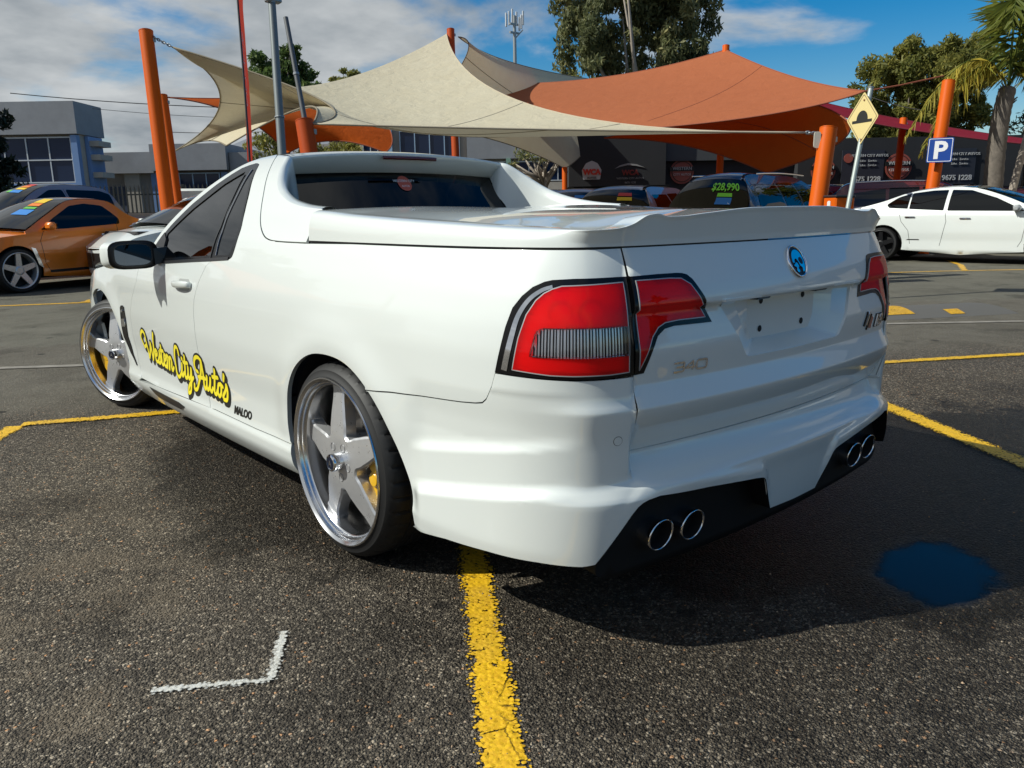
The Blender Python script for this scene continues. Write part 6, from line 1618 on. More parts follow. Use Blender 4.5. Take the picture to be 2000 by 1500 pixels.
MB().tube([tuple(foot - n_ * .03), tuple((foot + tpz) / 2 - n_ * .03), tuple(tpz - n_ * .03)], .030, 14).build('sign_pole', mat('pole_pale', (.34, .38, .36), .5, .3), sg, angle=40)
MB().tube([tuple(tpz - n_ * .03), tuple(tpz - n_ * .03 + Vector((0, 0, .02)))], .035, 12).build('pole_cap', GALV, sg)
# -- blue parking sign
ps = empty('parking_sign', tuple(px3(1836, 293, 17.9)), label='square blue sign with a white P on the orange post', cat='sign')
p0 = Vector(ps.location); r_2, n_2 = plate_frame(p0, -22.); up2 = (px3(1838, 268, 17.9) - px3(1832, 318, 17.9)).normalized()
pf2 = lambda a, b, h: tuple(r_2 * a * 1.2 + up2 * b * 1.2 + n_2 * h)
MB().prism(rounded([(-.215, -.235), (.215, -.235), (.215, .235), (-.215, .235)], .03, 4), -.004, 0., pf2).build('sign_plate', mat('sign_blue', (.012, .055, .28), .35), ps)
bq = rounded([(-.20, -.22), (.20, -.22), (.20, .22), (-.20, .22)], .025, 4); n5 = len(bq); b_ = MB()
b_.add([pf2(a, b, .002) for a, b in bq] + [pf2(a * .95, b * .955, .002) for a, b in bq], [(i, (i + 1) % n5, n5 + (i + 1) % n5, n5 + i) for i in range(n5)]); b_.build('sign_border', PRINTS['w'], ps)
text_mesh('sign_letter', 'P', .46, lambda a, b, h: pf2(a, b - .155, .002 + h), PRINTS['w'], ps, extrude=.002, bold=.014)
# -- orange box at the foot of the thick post
ob = px3(1638, 400, 11.6); obx = empty('orange_bin', (ob.x, ob.y, 0), heading(8), label='small orange box with a white hand print beside the thick post', cat='box')
MB().box((0, 0, .63), (.34, .30, 1.26), bev=.02).build('box_body', POST, obx)
MB().box((0, 0, 1.27), (.36, .32, .04), bev=.015).build('box_lid', BLACK_PL, obx)
hd_ = MB(); hd_.prism([(.05 * math.cos(t), .05 * math.sin(t)) for t in np.linspace(0, 6.283, 13)[:-1]], 0, .003, lambda a, b, h: (a, -.152 - h, 1.09 + b))
for k, a in enumerate((-.5, -.2, .1, .4)): hd_.box((math.sin(a) * .075, -.154, 1.09 + math.cos(a) * .085), (.018, .004, .07))
hd_.build('hand_print', PRINTS['w'], obx)
# ---------------------------------------------------------------- buildings behind the lot
def wallmat(name, col, var=.12, sc=1.2):
    def bld(nt, b):
        k = NB(nt); p = k.obj(); n = k.noise(p, sc, 6, .62); n2 = k.noise(p, 24., 3, .6)
        c = k.mix(k.mapr(n, .25, .75, 0., 1.), tuple(x * (1 - var) for x in col), tuple(min(1, x * (1 + var)) for x in col)); nt.links.new(c, b.inputs['Base Color'])
        nt.links.new(k.bump(n2, .15, .01), b.inputs['Normal'])
    return mat(name, col, .8, build=bld)
FASCIA = wallmat('fascia_grey', (.27, .275, .295)); WALL_B = wallmat('wall_beige', (.42, .375, .32)); WALL_D = wallmat('wall_charcoal', (.022, .023, .026)); WALL_BR = wallmat('wall_taupe', (.31, .27, .235))
BLUE_TR = mat('trim_blue', (.16, .27, .50), .5); BLUE_L = mat('trim_pale_blue', (.36, .50, .66), .5); FRAME_W = mat('frame_white', (.55, .57, .60), .5)
ROLLER = mat('roller_door_blue', (.04, .055, .10), .5); BGLASS = mat('office_glass', (.012, .024, .06), .08, spec=.3)
ROOFM = mat('roof_metal', (.28, .29, .31), .5, .3)
class Bld:
    """building drawn in its own frame: a along the front (to the right), b away from the viewer, z up"""
    def __init__(s, name, u, D, ang, label, cat='building'):
        x, y = place(u, D); s.o = empty(name, (x, y, 0), heading(ang) + math.pi / 2, label=label, cat=cat)
    def box(s, nm, a0, a1, b0, b1, z0, z1, mt, parent=None, bev=0.):
        return MB().box(((a0 + a1) / 2, (b0 + b1) / 2, (z0 + z1) / 2), (a1 - a0, b1 - b0, z1 - z0), bev=bev).build(nm, mt, parent or s.o)
    def window(s, a0, a1, z0, z1, nx, nz, frame=FRAME_W, b=0., glassm=BGLASS, fw=.06):
        w = s.box('window', a0, a1, b - .03, b + .02, z0, z1, glassm)
        for i in range(nx + 1):
            a = a0 + (a1 - a0) * i / nx; s.box('frame', a - fw / 2, a + fw / 2, b - .08, b - .035, z0 - fw / 2, z1 + fw / 2, frame, w)
        for j in range(nz + 1):
            z = z0 + (z1 - z0) * j / nz; s.box('frame', a0 - fw / 2, a1 + fw / 2, b - .095, b - .03, z - fw / 2, z + fw / 2, frame, w)
        return w
    def text(s, body, a, z, size, mt, b=-.03, parent=None, bold=0., shear=0.):
        return text_mesh('sign_lettering', body, size, lambda p, q, h: (a + p, b - h, z + q), mt, parent or s.o, extrude=.02, bold=bold, shear=shear)
# left: two-storey office block
B = Bld('office_block', 100, 42., 0, 'two-storey grey office block with blue window bays at the far left')
B.box('wall', -6.5, 2.0, .0, 2.2, 0, 6.2, WALL_B); B.box('parapet', -6.7, 2.15, -.45, 2.4, 5.35, 6.95, FASCIA)
B.window(-3.0, 1.65, 2.95, 5.2, 4, 2, b=-.15); B.box('spandrel', -3.3, 2.05, -.25, 0, 2.55, 2.9, BLUE_TR)
for a in (1.72,): B.box('column', a, a + .32, -.35, -.02, 0, 5.3, BLUE_TR)
B.box('column', -3.4, -3.1, -.35, -.02, 0, 5.3, BLUE_TR)
B.box('canopy', -3.6, 1.6, -.9, -.02, 2.0, 2.5, FASCIA); B.box('doorway', -2.8, 1.2, -.05, .3, 0.0, 1.95, BLACK_PL)
for z in (3.2, 4.1, 4.8): B.box('stair_landing', 2.15, 2.7, .6, 1.9, z, z + .28, WALL_B)
B.box('stair_wall', 2.02, 2.2, .5, 2.0, 0, 5.3, BLUE_TR)
# single-storey units
B = Bld('factory_units', 345, 48., 0, 'low row of grey-fascia factory units between the office block and the flag')
B.box('wall', -5.2, 5.6, 0, 10., 0, 3.9, WALL_BR); B.box('fascia', -5.4, -.9, -.5, 10., 3.65, 4.85, FASCIA); B.box('fascia', -.85, 3.6, -.9, 10., 3.75, 5.25, FASCIA); B.box('fascia', 3.65, 6.0, -.5, 10., 3.5, 4.75, FASCIA)
B.box('roller_door', -5.0, -2.9, -.06, .1, 0, 2.9, ROLLER); B.box('pier', -2.8, -1.9, -.25, .1, 0, 3.65, WALL_B); B.box('pier', -1.2, -.8, -.25, .1, 0, 3.65, BLUE_TR)
B.window(-.3, 2.9, 1.75, 3.6, 4, 2, BLUE_L, b=-.2); B.box('pier', 3.0, 3.4, -.25, .1, 0, 3.65, BLUE_TR); B.box('roller_door', 4.2, 5.4, -.06, .1, 0, 2.7, ROLLER); B.box('spandrel', -.5, 3.1, -.24, .1, 1.35, 1.68, BLUE_L)
# white shed roof behind the tree
B = Bld('metal_shed', 565, 62., 8, 'pale grey metal shed roof behind the flag and lamp pole'); B.box('wall', -5, 6, 0, 8, 0, 5.6, ROOFM)
rf = MB(); rf.add([(-6, -.5, 5.4), (6.5, -.5, 5.4), (6.5, 9, 5.4), (-6, 9, 5.4), (-6 + 3.2, 4, 7.4), (6.5, 4, 7.4)], [(0, 1, 5, 4), (3, 4, 5, 2), (0, 4, 3), (1, 2, 5)]); rf.build('roof', ROOFM, B.o)
# blue and white pump-shop block
B = Bld('pump_shop', 865, 52., 0, 'pale blue trimmed block with a long white shop sign')
B.box('wall', -3.6, 9.0, 0, 9, 0, 6.3, WALL_BR); B.box('wall', -8.8, -3.7, 1.2, 9, 0, 5.6, WALL_B)
B.window(-2.6, 1.2, 4.45, 6.2, 4, 1, BLUE_L, b=-.1); B.window(-3.6 - 1.6, -3.75, 3.4, 6.2, 3, 2, FRAME_W, b=1.1)
B.box('column', -3.68, -3.1, -.3, -.02, 0, 6.6, BLUE_L); B.box('column', -8.5, -7.9, .9, 1.15, 0, 5.0, BLUE_L)
sgn = B.box('sign_board', -2.55, 1.3, -.2, -.04, 3.55, 4.35, mat('board_white', (.60, .66, .74), .5)); B.text('Elliott Pumps & Fire Services', .10, 3.80, .33, mat('text_blue_grey', (.22, .30, .42), .5), b=-.21, parent=sgn)
dsk = MB().prism([(.22 * math.cos(t), .22 * math.sin(t)) for t in np.linspace(0, 6.283, 17)[:-1]], 0, .02, lambda a, b, h: (-2.2 + a, -.21 - h, 3.94 + b)).build('sign_logo', mat('logo_blue', (.05, .30, .60), .5), sgn)
B.box('spandrel', -2.9, 1.6, -.16, -.03, 3.0, 3.45, BLUE_TR); B.box('fascia', 1.7, 9.2, -.35, 9.1, 4.4, 6.7, FASCIA)
B.window(1.9, 8.5, 3.0, 4.2, 7, 1, FRAME_W, b=-.05); B.box('drain_pipe', 4.2, 4.5, -.5, -.2, 0, 4.4, mat('pipe_green', (.22, .36, .28), .5)); B.box('pier', 6.9, 8.9, -.14, -.02, 0, 2.9, WALL_B)
# charcoal car yard office with red lettering
B = Bld('yard_office', 1440, 31., -2, 'charcoal car-yard office with round red logos and phone numbers')
B.box('wall', -6.4, 10.4, 0, 8, 0, 3.4, WALL_D); B.box('fascia', -6.6, -2.9, -.5, 8, 2.0, 4.7, WALL_D); B.box('fascia', -2.85, 2.05, -.2, 8, 2.9, 4.2, mat('fascia_slate', (.06, .065, .07), .7)); B.box('fascia', 2.1, 10.5, -.5, 8, 1.75, 3.60, WALL_D)
RED_S = mat('sign_red', (.60, .05, .03), .5); LOGO_R = mat('logo_red', (.34, .085, .06), .5); WHT = mat('sign_white', (.48, .49, .50), .5)
def sq(nm, pts, mt, b, parent=None): return MB().prism(pts, 0, .02, lambda p, q, h: (p, b - h, q)).build(nm, mt, parent or B.o)
so = sq('logo_sign', rounded([(-6.05, 2.25), (-5.4, 2.25), (-5.35, 2.6), (-5.5, 2.85), (-5.72, 2.95), (-5.95, 2.85), (-6.1, 2.6)], .04), WHT, -.50)
B.text('WCA', -5.72, 2.44, .27, RED_S, b=-.53, parent=so, bold=.02); B.text('AUTOS', -5.72, 2.28, .11, BLACK_DECAL, b=-.53, parent=so)
so = sq('roof_logo', [(a * .7 - 1.42, b * .7 + .80) for a, b in [(-4.9, 2.62), (-4.6, 2.80), (-4.2, 2.90), (-3.7, 2.84), (-3.25, 2.66), (-3.75, 2.76), (-4.2, 2.80), (-4.6, 2.72)]], mat('sign_grey', (.30, .30, .30), .5), -.51)
B.text('WCA', -4.25, 2.40, .26, mat('sign_red_dim', (.22, .025, .02), .5), b=-.53, bold=.012); GREY_S = mat('sign_grey', (.30, .30, .30), .5); B.text('WESTERN CITY AUTOS', -4.25, 2.24, .10, GREY_S, b=-.53); B.text('9675 1228', -4.25, 2.08, .10, GREY_S, b=-.53)
def roundel(a, z, r, b):
    pts = lambda rr: [(a + rr * math.cos(t), z + rr * math.sin(t)) for t in np.linspace(0, 6.283, 33)[:-1]]
    o = sq('round_logo', pts(r), LOGO_R, b); sq('logo_ring', pts(r * .86), BLACK_DECAL, b - .02, o); sq('logo_disc', pts(r * .80), LOGO_R, b - .03, o)
    MB().box((a, b - .06, z + r * .22), (r * 2.05, .03, r * .34)).build('logo_band', BLACK_DECAL, o)
    B.text('WESTERN', a, z + r * .14, r * .36, WHT, b=b - .08, parent=o); B.text('CITY AUTOS', a, z - r * .32, r * .26, WHT, b=b - .08, parent=o)
roundel(-2.2, 2.5, .46, -.04); roundel(3.05, 2.42, .46, -.53); roundel(5.85, 2.52, .50, -.53)
for a in (4.35, 7.75):
    bd_ = B.box('phone_panel', a - .62, a + .95, -.56, -.505, 1.85, 3.15, mat('panel_dark', (.03, .033, .045), .4)); 
    pts = [(a - .40 + .17 * math.cos(t), 2.86 + .17 * math.sin(t)) for t in np.linspace(0, 6.283, 25)[:-1]]; sq('panel_logo', pts, LOGO_R, -.57, bd_)
    B.text('9675 1228', a + .30, 2.0, .26, WHT, b=-.57, parent=bd_, bold=.006); B.text('WESTERN CITY AUTOS', a + .35, 2.90, .14, WHT, b=-.57, parent=bd_)
    for z in (2.72, 2.56): B.text('Sales   Service', a + .35, z, .11, WHT, b=-.57, parent=bd_)
B.window(-5.6, -3.9, .2, 1.8, 2, 1, BLACK_PL, b=-.1); B.window(-3.4, -2.7, 0, 2.0, 1, 1, BLACK_PL, b=-.1, glassm=mat('door_red', (.05, .01, .01), .2)); B.window(-1.0, 1.2, .4, 1.7, 3, 1, mat('frame_dark', (.05, .05, .055), .5), b=-.05)
pn = B.box('white_panel', 1.0, 1.9, -.1, -.02, .9, 1.9, mat('panel_white', (.55, .56, .57), .5)); B.window(3.9, 4.6, .3, 1.7, 1, 1, BLACK_PL, b=-.1, glassm=mat('dim_glass', (.10, .11, .12), .15)); B.window(5.1, 5.6, .8, 1.6, 1, 1, FRAME_W, b=-.1, glassm=mat('pale_glass', (.35, .40, .50), .2)); B.window(6.3, 7.3, .8, 1.5, 1, 1, mat('frame_dark'), b=-.1, glassm=mat('dim_glass'))
for a in (-1.9, 2.0): 
    lm = B.box('wall_lamp', a, a + .18, -.25, -.05, 2.0, 2.12, FRAME_W)
# right: pale shed and red building
B = Bld('far_shed', 1935, 70., 0, 'pale teal far shed with a small blue logo beyond the palm'); B.box('wall', -3.5, 6, 0, 8, 0, 4.6, mat('shed_teal', (.42, .53, .54), .6)); B.box('fascia', -3.7, 6, -.4, 8, 1.9, 2.3, FRAME_W)
lg = MB().prism([(0, .1), (1.0, .55), (1.0, .15), (.35, -.55)], 0, .03, lambda a, b, h: (-1.6 + a, -.06 - h, 3.2 + b)).build('shed_logo', mat('logo_cyan', (.03, .25, .45), .5), B.o)
B.box('lower_band', -3.4, 6, -.05, -.01, .3, 1.5, mat('band_blue', (.05, .16, .25), .5))
B = Bld('red_shop', 2010, 44., 0, 'red shop with a terracotta roof at the right edge'); B.box('wall', -2.0, 5, 0, 6, 0, 3.0, mat('wall_red', (.36, .015, .02), .6))
rf = MB(); rf.add([(-2.3, -.5, 2.7), (5, -.5, 2.7), (5, 5, 4.4), (.2, 5, 4.4), (-2.3, 6, 2.7)], [(0, 1, 2, 3), (0, 3, 4)]); rf.build('roof', mat('roof_terracotta', (.33, .09, .05), .7), B.o)
sb = B.box('sign_board', -.9, .3, -.12, -.02, 1.5, 2.1, WHT); B.box('sign_face', -.82, .22, -.14, -.125, 1.58, 2.02, mat('sign_red'), sb); B.text('SALE', -.3, 1.66, .3, WHT, b=-.15, parent=sb)

# -- dark palisade fence: every paling is a part
def fence(u0, u1, D, label):
    x0, y0 = place(u0, D); x1, y1 = place(u1, D); d = Vector((x1 - x0, y1 - y0, 0)); l = d.length; ang = math.atan2(d.y, d.x)
    f = empty('palisade_fence', (x0, y0, 0), ang, label=label, cat='fence'); FM = mat('fence_black', (.018, .02, .02), .5)
    for z in (.35, 1.95): MB().box((l / 2, 0, z), (l, .03, .05)).build('rail', FM, f)
    n = int(l / .16); base = None
    for i in range(n):
        if base is None:
            b = MB(); b.add([(-.03, -.02, .1), (.03, -.02, .1), (.03, -.035, .1), (-.03, -.035, .1), (-.03, -.02, 2.2), (.03, -.02, 2.2), (.03, -.035, 2.2), (-.03, -.035, 2.2), (0, -.028, 2.32)], [(0, 1, 5, 4), (1, 2, 6, 5), (2, 3, 7, 6), (3, 0, 4, 7), (4, 5, 8), (5, 6, 8), (6, 7, 8), (7, 4, 8)])
            base = b.build('paling', FM, f); base.location = (.08, 0, 0)
        else:
            c = base.copy(); COL.objects.link(c); c.location = (.08 + i * .16, 0, 0)
    for a in np.arange(0, l + .1, 2.6): MB().box((a, .03, 1.15), (.08, .08, 2.3)).build('fence_post', FM, f)
fence(-40, 520, 30., 'black palisade fence behind the parked utes')

# ---------------------------------------------------------------- trees
BARK = wallmat('bark', (.13, .105, .085), .35, 3.); BARK_P = wallmat('bark_pale', (.34, .29, .24), .25, 2.)
def leafmat(name, c0, c1, c2, tr=.48):
    def bld(nt, b):
        k = NB(nt); out = nt.nodes['Material Output']; a = k.n('Attribute', attribute_name='tone'); c = k.ramp(a.outputs['Fac'], [(0., c0), (.55, c1), (1., c2)])
        nt.links.new(c, b.inputs['Base Color']); tl = k.n('BsdfTranslucent', {0: c}); mx = k.n('MixShader', {0: tr, 1: b.outputs[0], 2: tl.outputs[0]}); nt.links.new(mx.outputs[0], out.inputs[0])
    return mat(name, c1, .55, spec=.3, build=bld)
GUM = leafmat('leaf_gum', (.09, .105, .045), (.20, .215, .10), (.40, .36, .16)); DGREEN = leafmat('leaf_dark', (.045, .08, .024), (.11, .17, .05), (.22, .28, .08)); OLIVE = leafmat('leaf_olive', (.105, .12, .03), (.25, .245, .06), (.46, .40, .10)); CONIF = leafmat('leaf_conifer', (.006, .013, .008), (.014, .026, .015), (.025, .042, .022), .2)
PALM_L = leafmat('leaf_palm', (.08, .12, .02), (.24, .25, .04), (.55, .43, .07), .45)
def quads(name, V, mt, parent, tone):
    """V: (n,4,3) leaf quads"""
    n = len(V); me = bpy.data.meshes.new(name); me.vertices.add(n * 4); me.vertices.foreach_set('co', V.reshape(-1).astype(np.float32))
    me.loops.add(n * 4); me.loops.foreach_set('vertex_index', np.arange(n * 4, dtype=np.int32)); me.polygons.add(n)
    me.polygons.foreach_set('loop_start', np.arange(0, n * 4, 4, dtype=np.int32)); me.polygons.foreach_set('loop_total', np.full(n, 4, dtype=np.int32))
    me.materials.append(mt); me.update(); me.validate()
    at = me.attributes.new('tone', 'FLOAT', 'POINT'); at.data.foreach_set('value', np.repeat(tone, 4).astype(np.float32))
    o = bpy.data.objects.new(name, me); COL.objects.link(o); o.parent = parent; return o
def leaves(rg, centres, radii, per, size, droop=.3, flat=1.0):
    out = []; tone = []
    for c, r in zip(centres, radii):
        n = max(8, int(per * (r[0] * r[1] * r[2]) ** (2 / 3)))
        d = rg.normal(size=(n, 3)); d /= np.linalg.norm(d, axis=1)[:, None]; rr = rg.uniform(.05, 1.05, n) ** .5
        p = np.array(c) + d * rr[:, None] * np.array(r)
        a = rg.normal(size=(n, 3)); a[:, 2] -= droop * 2; a /= np.linalg.norm(a, axis=1)[:, None]; b = np.cross(a, rg.normal(size=(n, 3))); b /= np.linalg.norm(b, axis=1)[:, None]
        s = size * rg.uniform(.6, 1.4, n)[:, None]; w = s * .32 * flat
        out.append(np.stack([p - a * s * .5, p + b * w * .5, p + a * s * .5, p - b * w * .5], 1)); tone.append(np.clip(rg.normal(.45, .22, n) + rg.normal(0, .12), 0, 1))
    return np.concatenate(out), np.concatenate(tone)
def tree(name, u, D, label, trunk_h, blobs, lm, size, per, seed, bark=BARK, tr=.22, cat='tree', limbs=True, droop=.3, flat=1., sub=9, group=None):
    """blobs: (right, away, up, r_right, r_away, r_up) metres from the foot"""
    rg = np.random.default_rng(seed); x, y = place(u, D); t = empty(name, (x, y, 0), label=label, cat=cat, group=group)
    R3 = np.array([UR[0], UR[1], 0]); F3 = np.array([UF[0], UF[1], 0])
    C_, Rr = [], []
    for a, b, z, ra, rb, rz in blobs:
        c = R3 * a + F3 * b + np.array([0, 0, z])
        for i in range(sub):
            d = rg.normal(size=3); d /= np.linalg.norm(d); q = rg.uniform(.2, 1.02)
            C_.append(c + (R3 * d[0] * ra + F3 * d[1] * rb + np.array([0, 0, d[2] * rz])) * q); k = rg.uniform(.16, .36); Rr.append((k * ra, k * rb, k * rz))
    V, tn = leaves(rg, C_, Rr, per, size, droop, flat)
    quads('crown', V, lm, t, tn)
    mb = MB(); top = Vector((rg.uniform(-.2, .2), rg.uniform(-.2, .2), trunk_h)); pts = [(0, 0, 0), tuple(top * .5 + Vector((.08, .05, 0))), tuple(top)]
    mb.tube(pts, [tr * 1.25, tr, tr * .75], 12); mb.build('trunk', bark, t, smooth=True)
    if limbs:
        for i, c in enumerate(C_[::max(1, len(C_) // 14)]):
            m_ = (Vector(top) * .55 + Vector(c) * .45) + Vector((rg.uniform(-.3, .3), rg.uniform(-.3, .3), -.1 * trunk_h))
            MB().tube([tuple(top * rg.uniform(.7, 1.)), tuple(m_), tuple(c)], [tr * .5, tr * .32, tr * .08], 7).build('limb', bark, t, smooth=True)
    return t
tree('gum_tree', 1240, 46., 'tall eucalyptus towering above the terracotta sail', 5.5, [(-2.2, 0, 9.5, 2.6, 2.5, 2.2), (1.6, .5, 10.5, 2.6, 2.4, 2.4), (-.3, 0, 12.5, 3.2, 2.6, 2.6), (3.2, 0, 9.2, 1.7, 1.8, 1.7), (-3.2, 0, 11.5, 1.7, 1.8, 2.2), (2.8, 0, 12.6, 2.2, 2., 2.2), (-.2, 0, 15., 3.5, 3, 2.2), (-2.6, 0, 7.6, 1.3, 1.3, 1.0), (0.4, 0, 8.0, 1.6, 1.5, 1.0)], GUM, .36, 560, 11, BARK_P, .32, droop=.6, sub=24)
tree('bushy_tree', 1782, 36., 'broad olive-green tree behind the diamond sign', 3.0, [(-1.5, 0, 5.4, 1.9, 1.6, 1.9), (.9, 0, 7.0, 2.0, 1.8, 1.9), (-.3, 0, 4.4, 2.4, 1.8, 1.4), (2.0, 0, 7.1, 1.0, 1.2, 1.2), (1.2, 0, 5.0, 1.7, 1.5, 1.5), (-2.2, 0, 3.8, 1.0, 1., 1.3), (-.4, 0, 6.6, 1.6, 1.4, 1.6)], OLIVE, .25, 1500, 12, BARK, .25, sub=30)
tree('leafy_tree', 565, 44., 'green tree behind the lamp pole and the cream sail', 4.0, [(-.6, 0, 8.6, 1.5, 1.4, 1.2), (.8, 0, 8.2, 1.3, 1.4, 1.2), (0, 0, 6.5, 2.0, 1.6, 1.4), (-1.0, 0, 7.4, 1.2, 1.2, 1.0), (1.8, 0, 7.5, .9, 1., .9), (.8, 0, 9.5, .7, .7, .6)], DGREEN, .30, 1300, 13, BARK, .22, sub=26)
tree('leafy_tree', 600, 30., 'bright green tree seen under the sail beside the short post', 1.6, [(-1.4, 0, 3.2, .9, .9, .9), (.2, 0, 2.9, 1.0, 1., .9), (1.4, 0, 3.3, 1.1, 1., .9), (-.9, 0, 4.1, .6, .6, .6), (2.2, 0, 2.6, .6, .7, .6)], OLIVE, .19, 1300, 14, BARK_P, .12, droop=.5, sub=18)
tree('leafy_tree', 668, 58., 'small yellow-green tree peeping over the cream sail', 6., [(0, 0, 9.3, 2.0, 1.6, 1.3), (1.2, 0, 10.0, 1.3, 1.2, 1.0), (-1.2, 0, 8.9, 1.2, 1.2, .9)], OLIVE, .34, 1000, 15, BARK, .2, sub=20)
tree('conifer_tree', -18, 30., 'dark conifer at the left edge before the office block', 1.0, [(0, 0, 1.6, 1.9, 1.8, 1.4), (0, 0, 3.0, 1.5, 1.4, 1.3), (0, 0, 4.3, 1.0, 1., 1.1), (0, 0, 5.5, .5, .5, .9)], CONIF, .30, 1100, 16, BARK, .2, limbs=False, sub=26)
tree('small_tree', 1868, 40., 'small yellow-green tree left of the palm trunk', 1.2, [(0, 0, 2.3, .85, .8, .8), (-.3, 0, 3.1, .6, .6, .6), (.4, 0, 2.8, .6, .6, .6)], OLIVE, .16, 1800, 17, BARK, .1, sub=20)
tree('dark_tree', 1998, 32., 'dark dense tree behind the palm at the right edge', 1.5, [(0, 0, 3.6, .9, .9, 1.2), (.2, 0, 5.0, .7, .7, 1.0), (1.0, 0, 4.0, 1.0, 1., 1.4)], CONIF, .22, 480, 18, BARK, .15, sub=22)
tree('street_tree', 1060, 36., 'street tree trunk showing below the olive sail', 2.8, [(-.4, 0, 3.6, 1.1, 1., .7), (.8, 0, 3.9, 1.0, 1., .7), (-1.4, 0, 3.1, .5, .5, .4)], GUM, .26, 420, 19, BARK_P, .16, sub=7)
tree('leafy_tree', 1090, 60., 'low olive treetop between the cream and terracotta sails', 7., [(-1, 0, 9.6, 2.0, 1.5, 1.1), (1.4, 0, 9.8, 2.0, 1.5, 1.2)], OLIVE, .32, 900, 20, BARK, .2, sub=20)

# -- palm
def palm():
    rg = np.random.default_rng(21); x, y = place(1945, 18.6); t = empty('palm_tree', (x, y, 0), label='palm with a ringed grey trunk and yellowing fronds at the right edge', cat='palm')
    top = px3(1968, 175, 18.6) - Vector((x, y, 0)); foot = Vector((-.02, 0, 0)); mid = px3(1945, 300, 18.6) - Vector((x, y, 0))
    pts = []; rr = []
    for i in range(33):
        q = i / 32; p = (1 - q) ** 2 * foot + 2 * q * (1 - q) * (2 * mid - (foot + top) / 2) + q * q * top; pts.append(tuple(p)); rr.append((.225 - .045 * q) * (1.045 if i % 2 else .975))
    MB().tube(pts, rr, 18).build('trunk', wallmat('bark_palm', (.125, .105, .085), .45, 9.), t, smooth=True)
    # old frond stubs under the crown
    for i in range(14):
        a = rg.uniform(0, 6.28); p = top - Vector((0, 0, rg.uniform(.05, .6))); d = Vector((math.cos(a), math.sin(a), .9))
        MB().tube([tuple(p), tuple(p + d * .22)], [.035, .012], 6).build('frond_stub', BARK, t)
    R3 = Vector((UR[0], UR[1], 0)); F3 = Vector((UF[0], UF[1], 0)); fr = []
    spec = [(-1.45, .1, .55, -.75, .8), (-1.35, -.25, .35, -1.05, .75), (-.9, .5, .7, -.55, .6), (-.05, .1, 1.9, 1.2, .25), (.35, -.3, 1.7, 1.0, .25), (.2, .5, 1.6, 1.1, .2), (1.3, .2, .6, -.6, .6), (1.2, -.5, .9, -.1, .5), (-.4, -.6, 1.5, .9, .3), (.9, .9, .9, .1, .4), (-.3, .9, 1.2, .6, .3), (1.5, .5, .9, -.1, .45)]
    spec = [(a * 1.33, b * 1.33, c * 1.33, d * 1.33, e) for a, b, c, d, e in spec if not (a, b) in ((-.9, .5), (1.2, -.5), (-.3, .9))]
    for k, (ex, ey, ez, dz, tn) in enumerate(spec):
        b = top; m_ = top + R3 * ex * .5 + F3 * ey * .5 + Vector((0, 0, ez * .9)); e = top + R3 * ex * 1.15 + F3 * ey * 1.15 + Vector((0, 0, dz))
        cpt = 2 * m_ - (b + e) / 2; rach = []; V = []; tone = []
        for i in range(29):
            q = i / 28; p = (1 - q) ** 2 * b + 2 * q * (1 - q) * cpt + q * q * e; rach.append(p)
        for i in range(3, 29):
            p = rach[i]; d = (rach[min(i + 1, 28)] - rach[i - 1]).normalized(); sd = d.cross(Vector((0, 0, 1)));
            if sd.length < 1e-3: sd = Vector(R3)
            sd.normalize(); q = i / 28; ln = .78 * math.sin(math.pi * min(1, q * .85 + .12)) + .08
            for s in (-1, 1):
                for rep_ in range(3):
                    dr = (sd * s * rg.uniform(.45, 1.) + d * rg.uniform(.3, .8) + Vector((0, 0, -rg.uniform(.25, 1.1)))).normalized(); tipp = p + dr * ln * rg.uniform(.8, 1.15); w = dr.cross(Vector((rg.normal(), rg.normal(), rg.normal()))).normalized() * .015
                    o_ = d * rg.uniform(-.02, .03)
                    V.append([p + o_ - w, p + o_ + w, (p + tipp) / 2 + o_ + w * 1.3 + Vector((0, 0, .03)), tipp + Vector((0, 0, -.05))]); tone.append(np.clip(rg.normal(tn, .15), 0, 1))
        f = MB().tube([tuple(p) for p in rach], .022, 6, r_end=.005).build('frond', PALM_L, t, smooth=True)
        quads('leaflets', np.array([[tuple(v) for v in q] for q in V]), PALM_L, f, np.array(tone))
palm()
# leaning bare trunk at the right edge
lt = MB().tube([tuple(px3(1972, 420, 19.5) * Vector((1, 1, 0))), tuple(px3(1978, 370, 19.5)), tuple(px3(1996, 300, 19.5)), tuple(px3(2015, 230, 19.5))], [.10, .09, .08, .065], 12).build('leaning_trunk', BARK_P, smooth=True); tag(lt, 'bare leaning trunk right of the palm at the picture edge', 'trunk')

# -- phone mast, street lamp, wires
x, y = place(1010, 120.); ms = empty('phone_mast', (x, y, 0), label='far phone mast with clustered white antennas', cat='mast')
mz = lambda v: 1.15 + (408 - v) / FPX * 120.
MB().tube([(0, 0, 0), (0, 0, mz(55))], [.45, .22], 10).build('mast_pole', GALV, ms)
R3v, F3v = Vector((UR[0], UR[1], 0)), Vector((UF[0], UF[1], 0))
for a, z in ((-1.2, 0), (-.8, .2), (-.3, .5), (.3, .1), (1.0, -.3), (1.25, .2), (0.7, -.6)):
    p = R3v * a + Vector((0, 0, mz(62) + z)); MB().box(tuple(p), (.26, .2, 1.9), bev=.04).build('antenna', FRAME_W, ms)
for z in (mz(70), mz(85)): MB().box((0, 0, z), (1.8, .3, .25)).build('antenna_frame', GALV, ms)
MB().tube([(0, 0, mz(96)), tuple(R3v * 1.2 + Vector((0, 0, mz(80))))], .08, 6).build('antenna_arm', GALV, ms)
sl = px3(1098, 130, 52.); slo = empty('street_lamp', (sl.x, sl.y, 0), label='far street lamp arm before the eucalyptus', cat='street lamp')
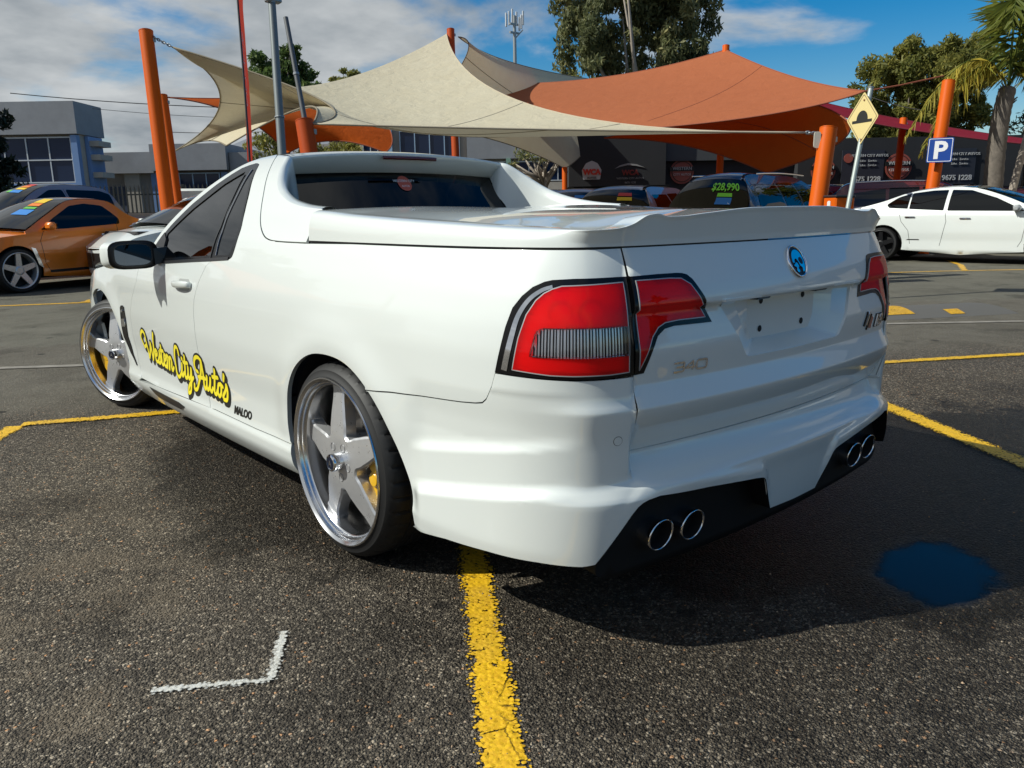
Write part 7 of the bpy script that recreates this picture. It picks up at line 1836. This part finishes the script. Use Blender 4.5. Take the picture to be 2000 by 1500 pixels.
MB().tube([(0, 0, 0), (0, 0, sl.z), tuple(R3v * .3 + Vector((0, 0, sl.z + .25))), tuple(R3v * 1.6 + Vector((0, 0, sl.z + .45)))], .07, 8).build('lamp_arm', GALV, slo)
MB().box(tuple(R3v * 1.7 + Vector((0, 0, sl.z + .42))), (.6, .25, .12), bev=.04).build('lamp_head', FRAME_W, slo)
def wire(u0, v0, u1, v1, D0, D1, label, r=.012, sag=.25):
    a, b = px3(u0, v0, D0), px3(u1, v1, D1); pts = [tuple(a.lerp(b, q) - Vector((0, 0, sag * 4 * q * (1 - q)))) for q in np.linspace(0, 1, 13)]
    tag(MB().tube(pts, r, 5).build('power_line', mat('wire', (.03, .03, .03), .6)), label, 'wire', 'overhead wires')
wire(20, 182, 720, 212, 38., 40., 'upper overhead wire crossing the sky at the left', .022)
wire(180, 212, 720, 228, 38., 42., 'lower thin overhead wire crossing the sky at the left', .012)
wire(330, 258, 560, 254, 19., 24., 'thin wire running right from the leaning orange post', .008, .05)
wire(1690, 185, 1800, 215, 24., 22., 'thin wire from the terracotta sail tip behind the bushy tree', .010, .05)
wire(1900, 230, 2020, 262, 40., 40., 'faint overhead wire behind the palm trunk', .014, .1)

# ---------------------------------------------------------------- the rest of the place, beside and behind the viewpoint (mirrored in the paint and glass; some of it added unseen)
class Bxy(Bld):
    def __init__(s, name, x, y, rz, label): s.o = empty(name, (x, y, 0), rz, label=label, cat='building')
B = Bxy('added_workshop', 23., -15., rad(-62), 'long cream building added out of view, mirrored in the tailgate paint')  # unseen building added for tailgate reflections and less sky light from behind
B.box('wall', -16, 16, 0, 8, 0, 4.6, WALL_B); B.box('fascia', -16.3, 16.3, -.6, 8, 4.4, 5.6, FASCIA)
for a in (-12, -6, 0, 6, 12): B.box('roller_door', a - 1.7, a + 1.7, -.08, .1, 0, 3.6, ROLLER)
B = Bxy('red_brick_shop', -15., 27., rad(28), 'red shop mirrored in the ute door glass')
B.box('wall', -6, 6, 0, 5, 0, 3.6, mat('wall_red')); B.box('fascia', -6.2, 6.2, -.4, 5, 3.4, 4.2, WALL_D); B.window(-4, 4, .8, 2.8, 4, 1, BLACK_PL, b=-.05)
def tree_xy(x, y, *a, **k):
    global place
    keep = place; place = lambda u, D: (x, y)
    try: return tree(*a, **k)
    finally: place = keep
tree_xy(-9., 21., 'leafy_tree', 0, 0, 'dark tree mirrored in the ute quarter window', 2.6, [(0, 0, 4.6, 1.8, 1.6, 1.5), (1.2, 0, 5.4, 1.4, 1.4, 1.2), (-1.2, 0, 5.0, 1.3, 1.3, 1.2)], DGREEN, .34, 700, 31, BARK, .2, sub=14)
tree_xy(13., -22., 'leafy_tree', 0, 0, 'green tree by the workshop mirrored in the tailgate', 3., [(0, 0, 5.6, 2.6, 2.2, 2.0), (1.6, 0, 6.6, 1.8, 1.8, 1.6)], DGREEN, .4, 500, 32, BARK, .25, sub=14)  # unseen tree added for the tailgate reflection
sail_cloth('shade_sail', [(-4.5, 13.5, 3.6), (-7.5, 17.5, 2.4), (-11.5, 16.0, 3.9), (-8.5, 11.5, 2.6)], [(-6.2, 15.2, 2.9), (-9.4, 16.4, 3.0), (-9.8, 14.0, 3.1), (-6.6, 12.9, 2.9)], RUST, 'orange sail mirrored in the ute door glass', hem=mat('sail_hem_red'))
for x, y, w_ in ((-4.4, 13.6, 'near high'), (-7.5, 17.6, 'far low'), (-11.6, 16.1, 'far high'), (-8.5, 11.4, 'near low')):
    o = empty('shade_post', (x, y, 0), label='orange post at the %s corner of the sail mirrored in the door glass' % w_, cat='post', group='posts of the mirrored sail'); MB().tube([(0, 0, 0), (0, 0, 4.0)], .11, 14).build('post_shaft', POST, o, angle=40)
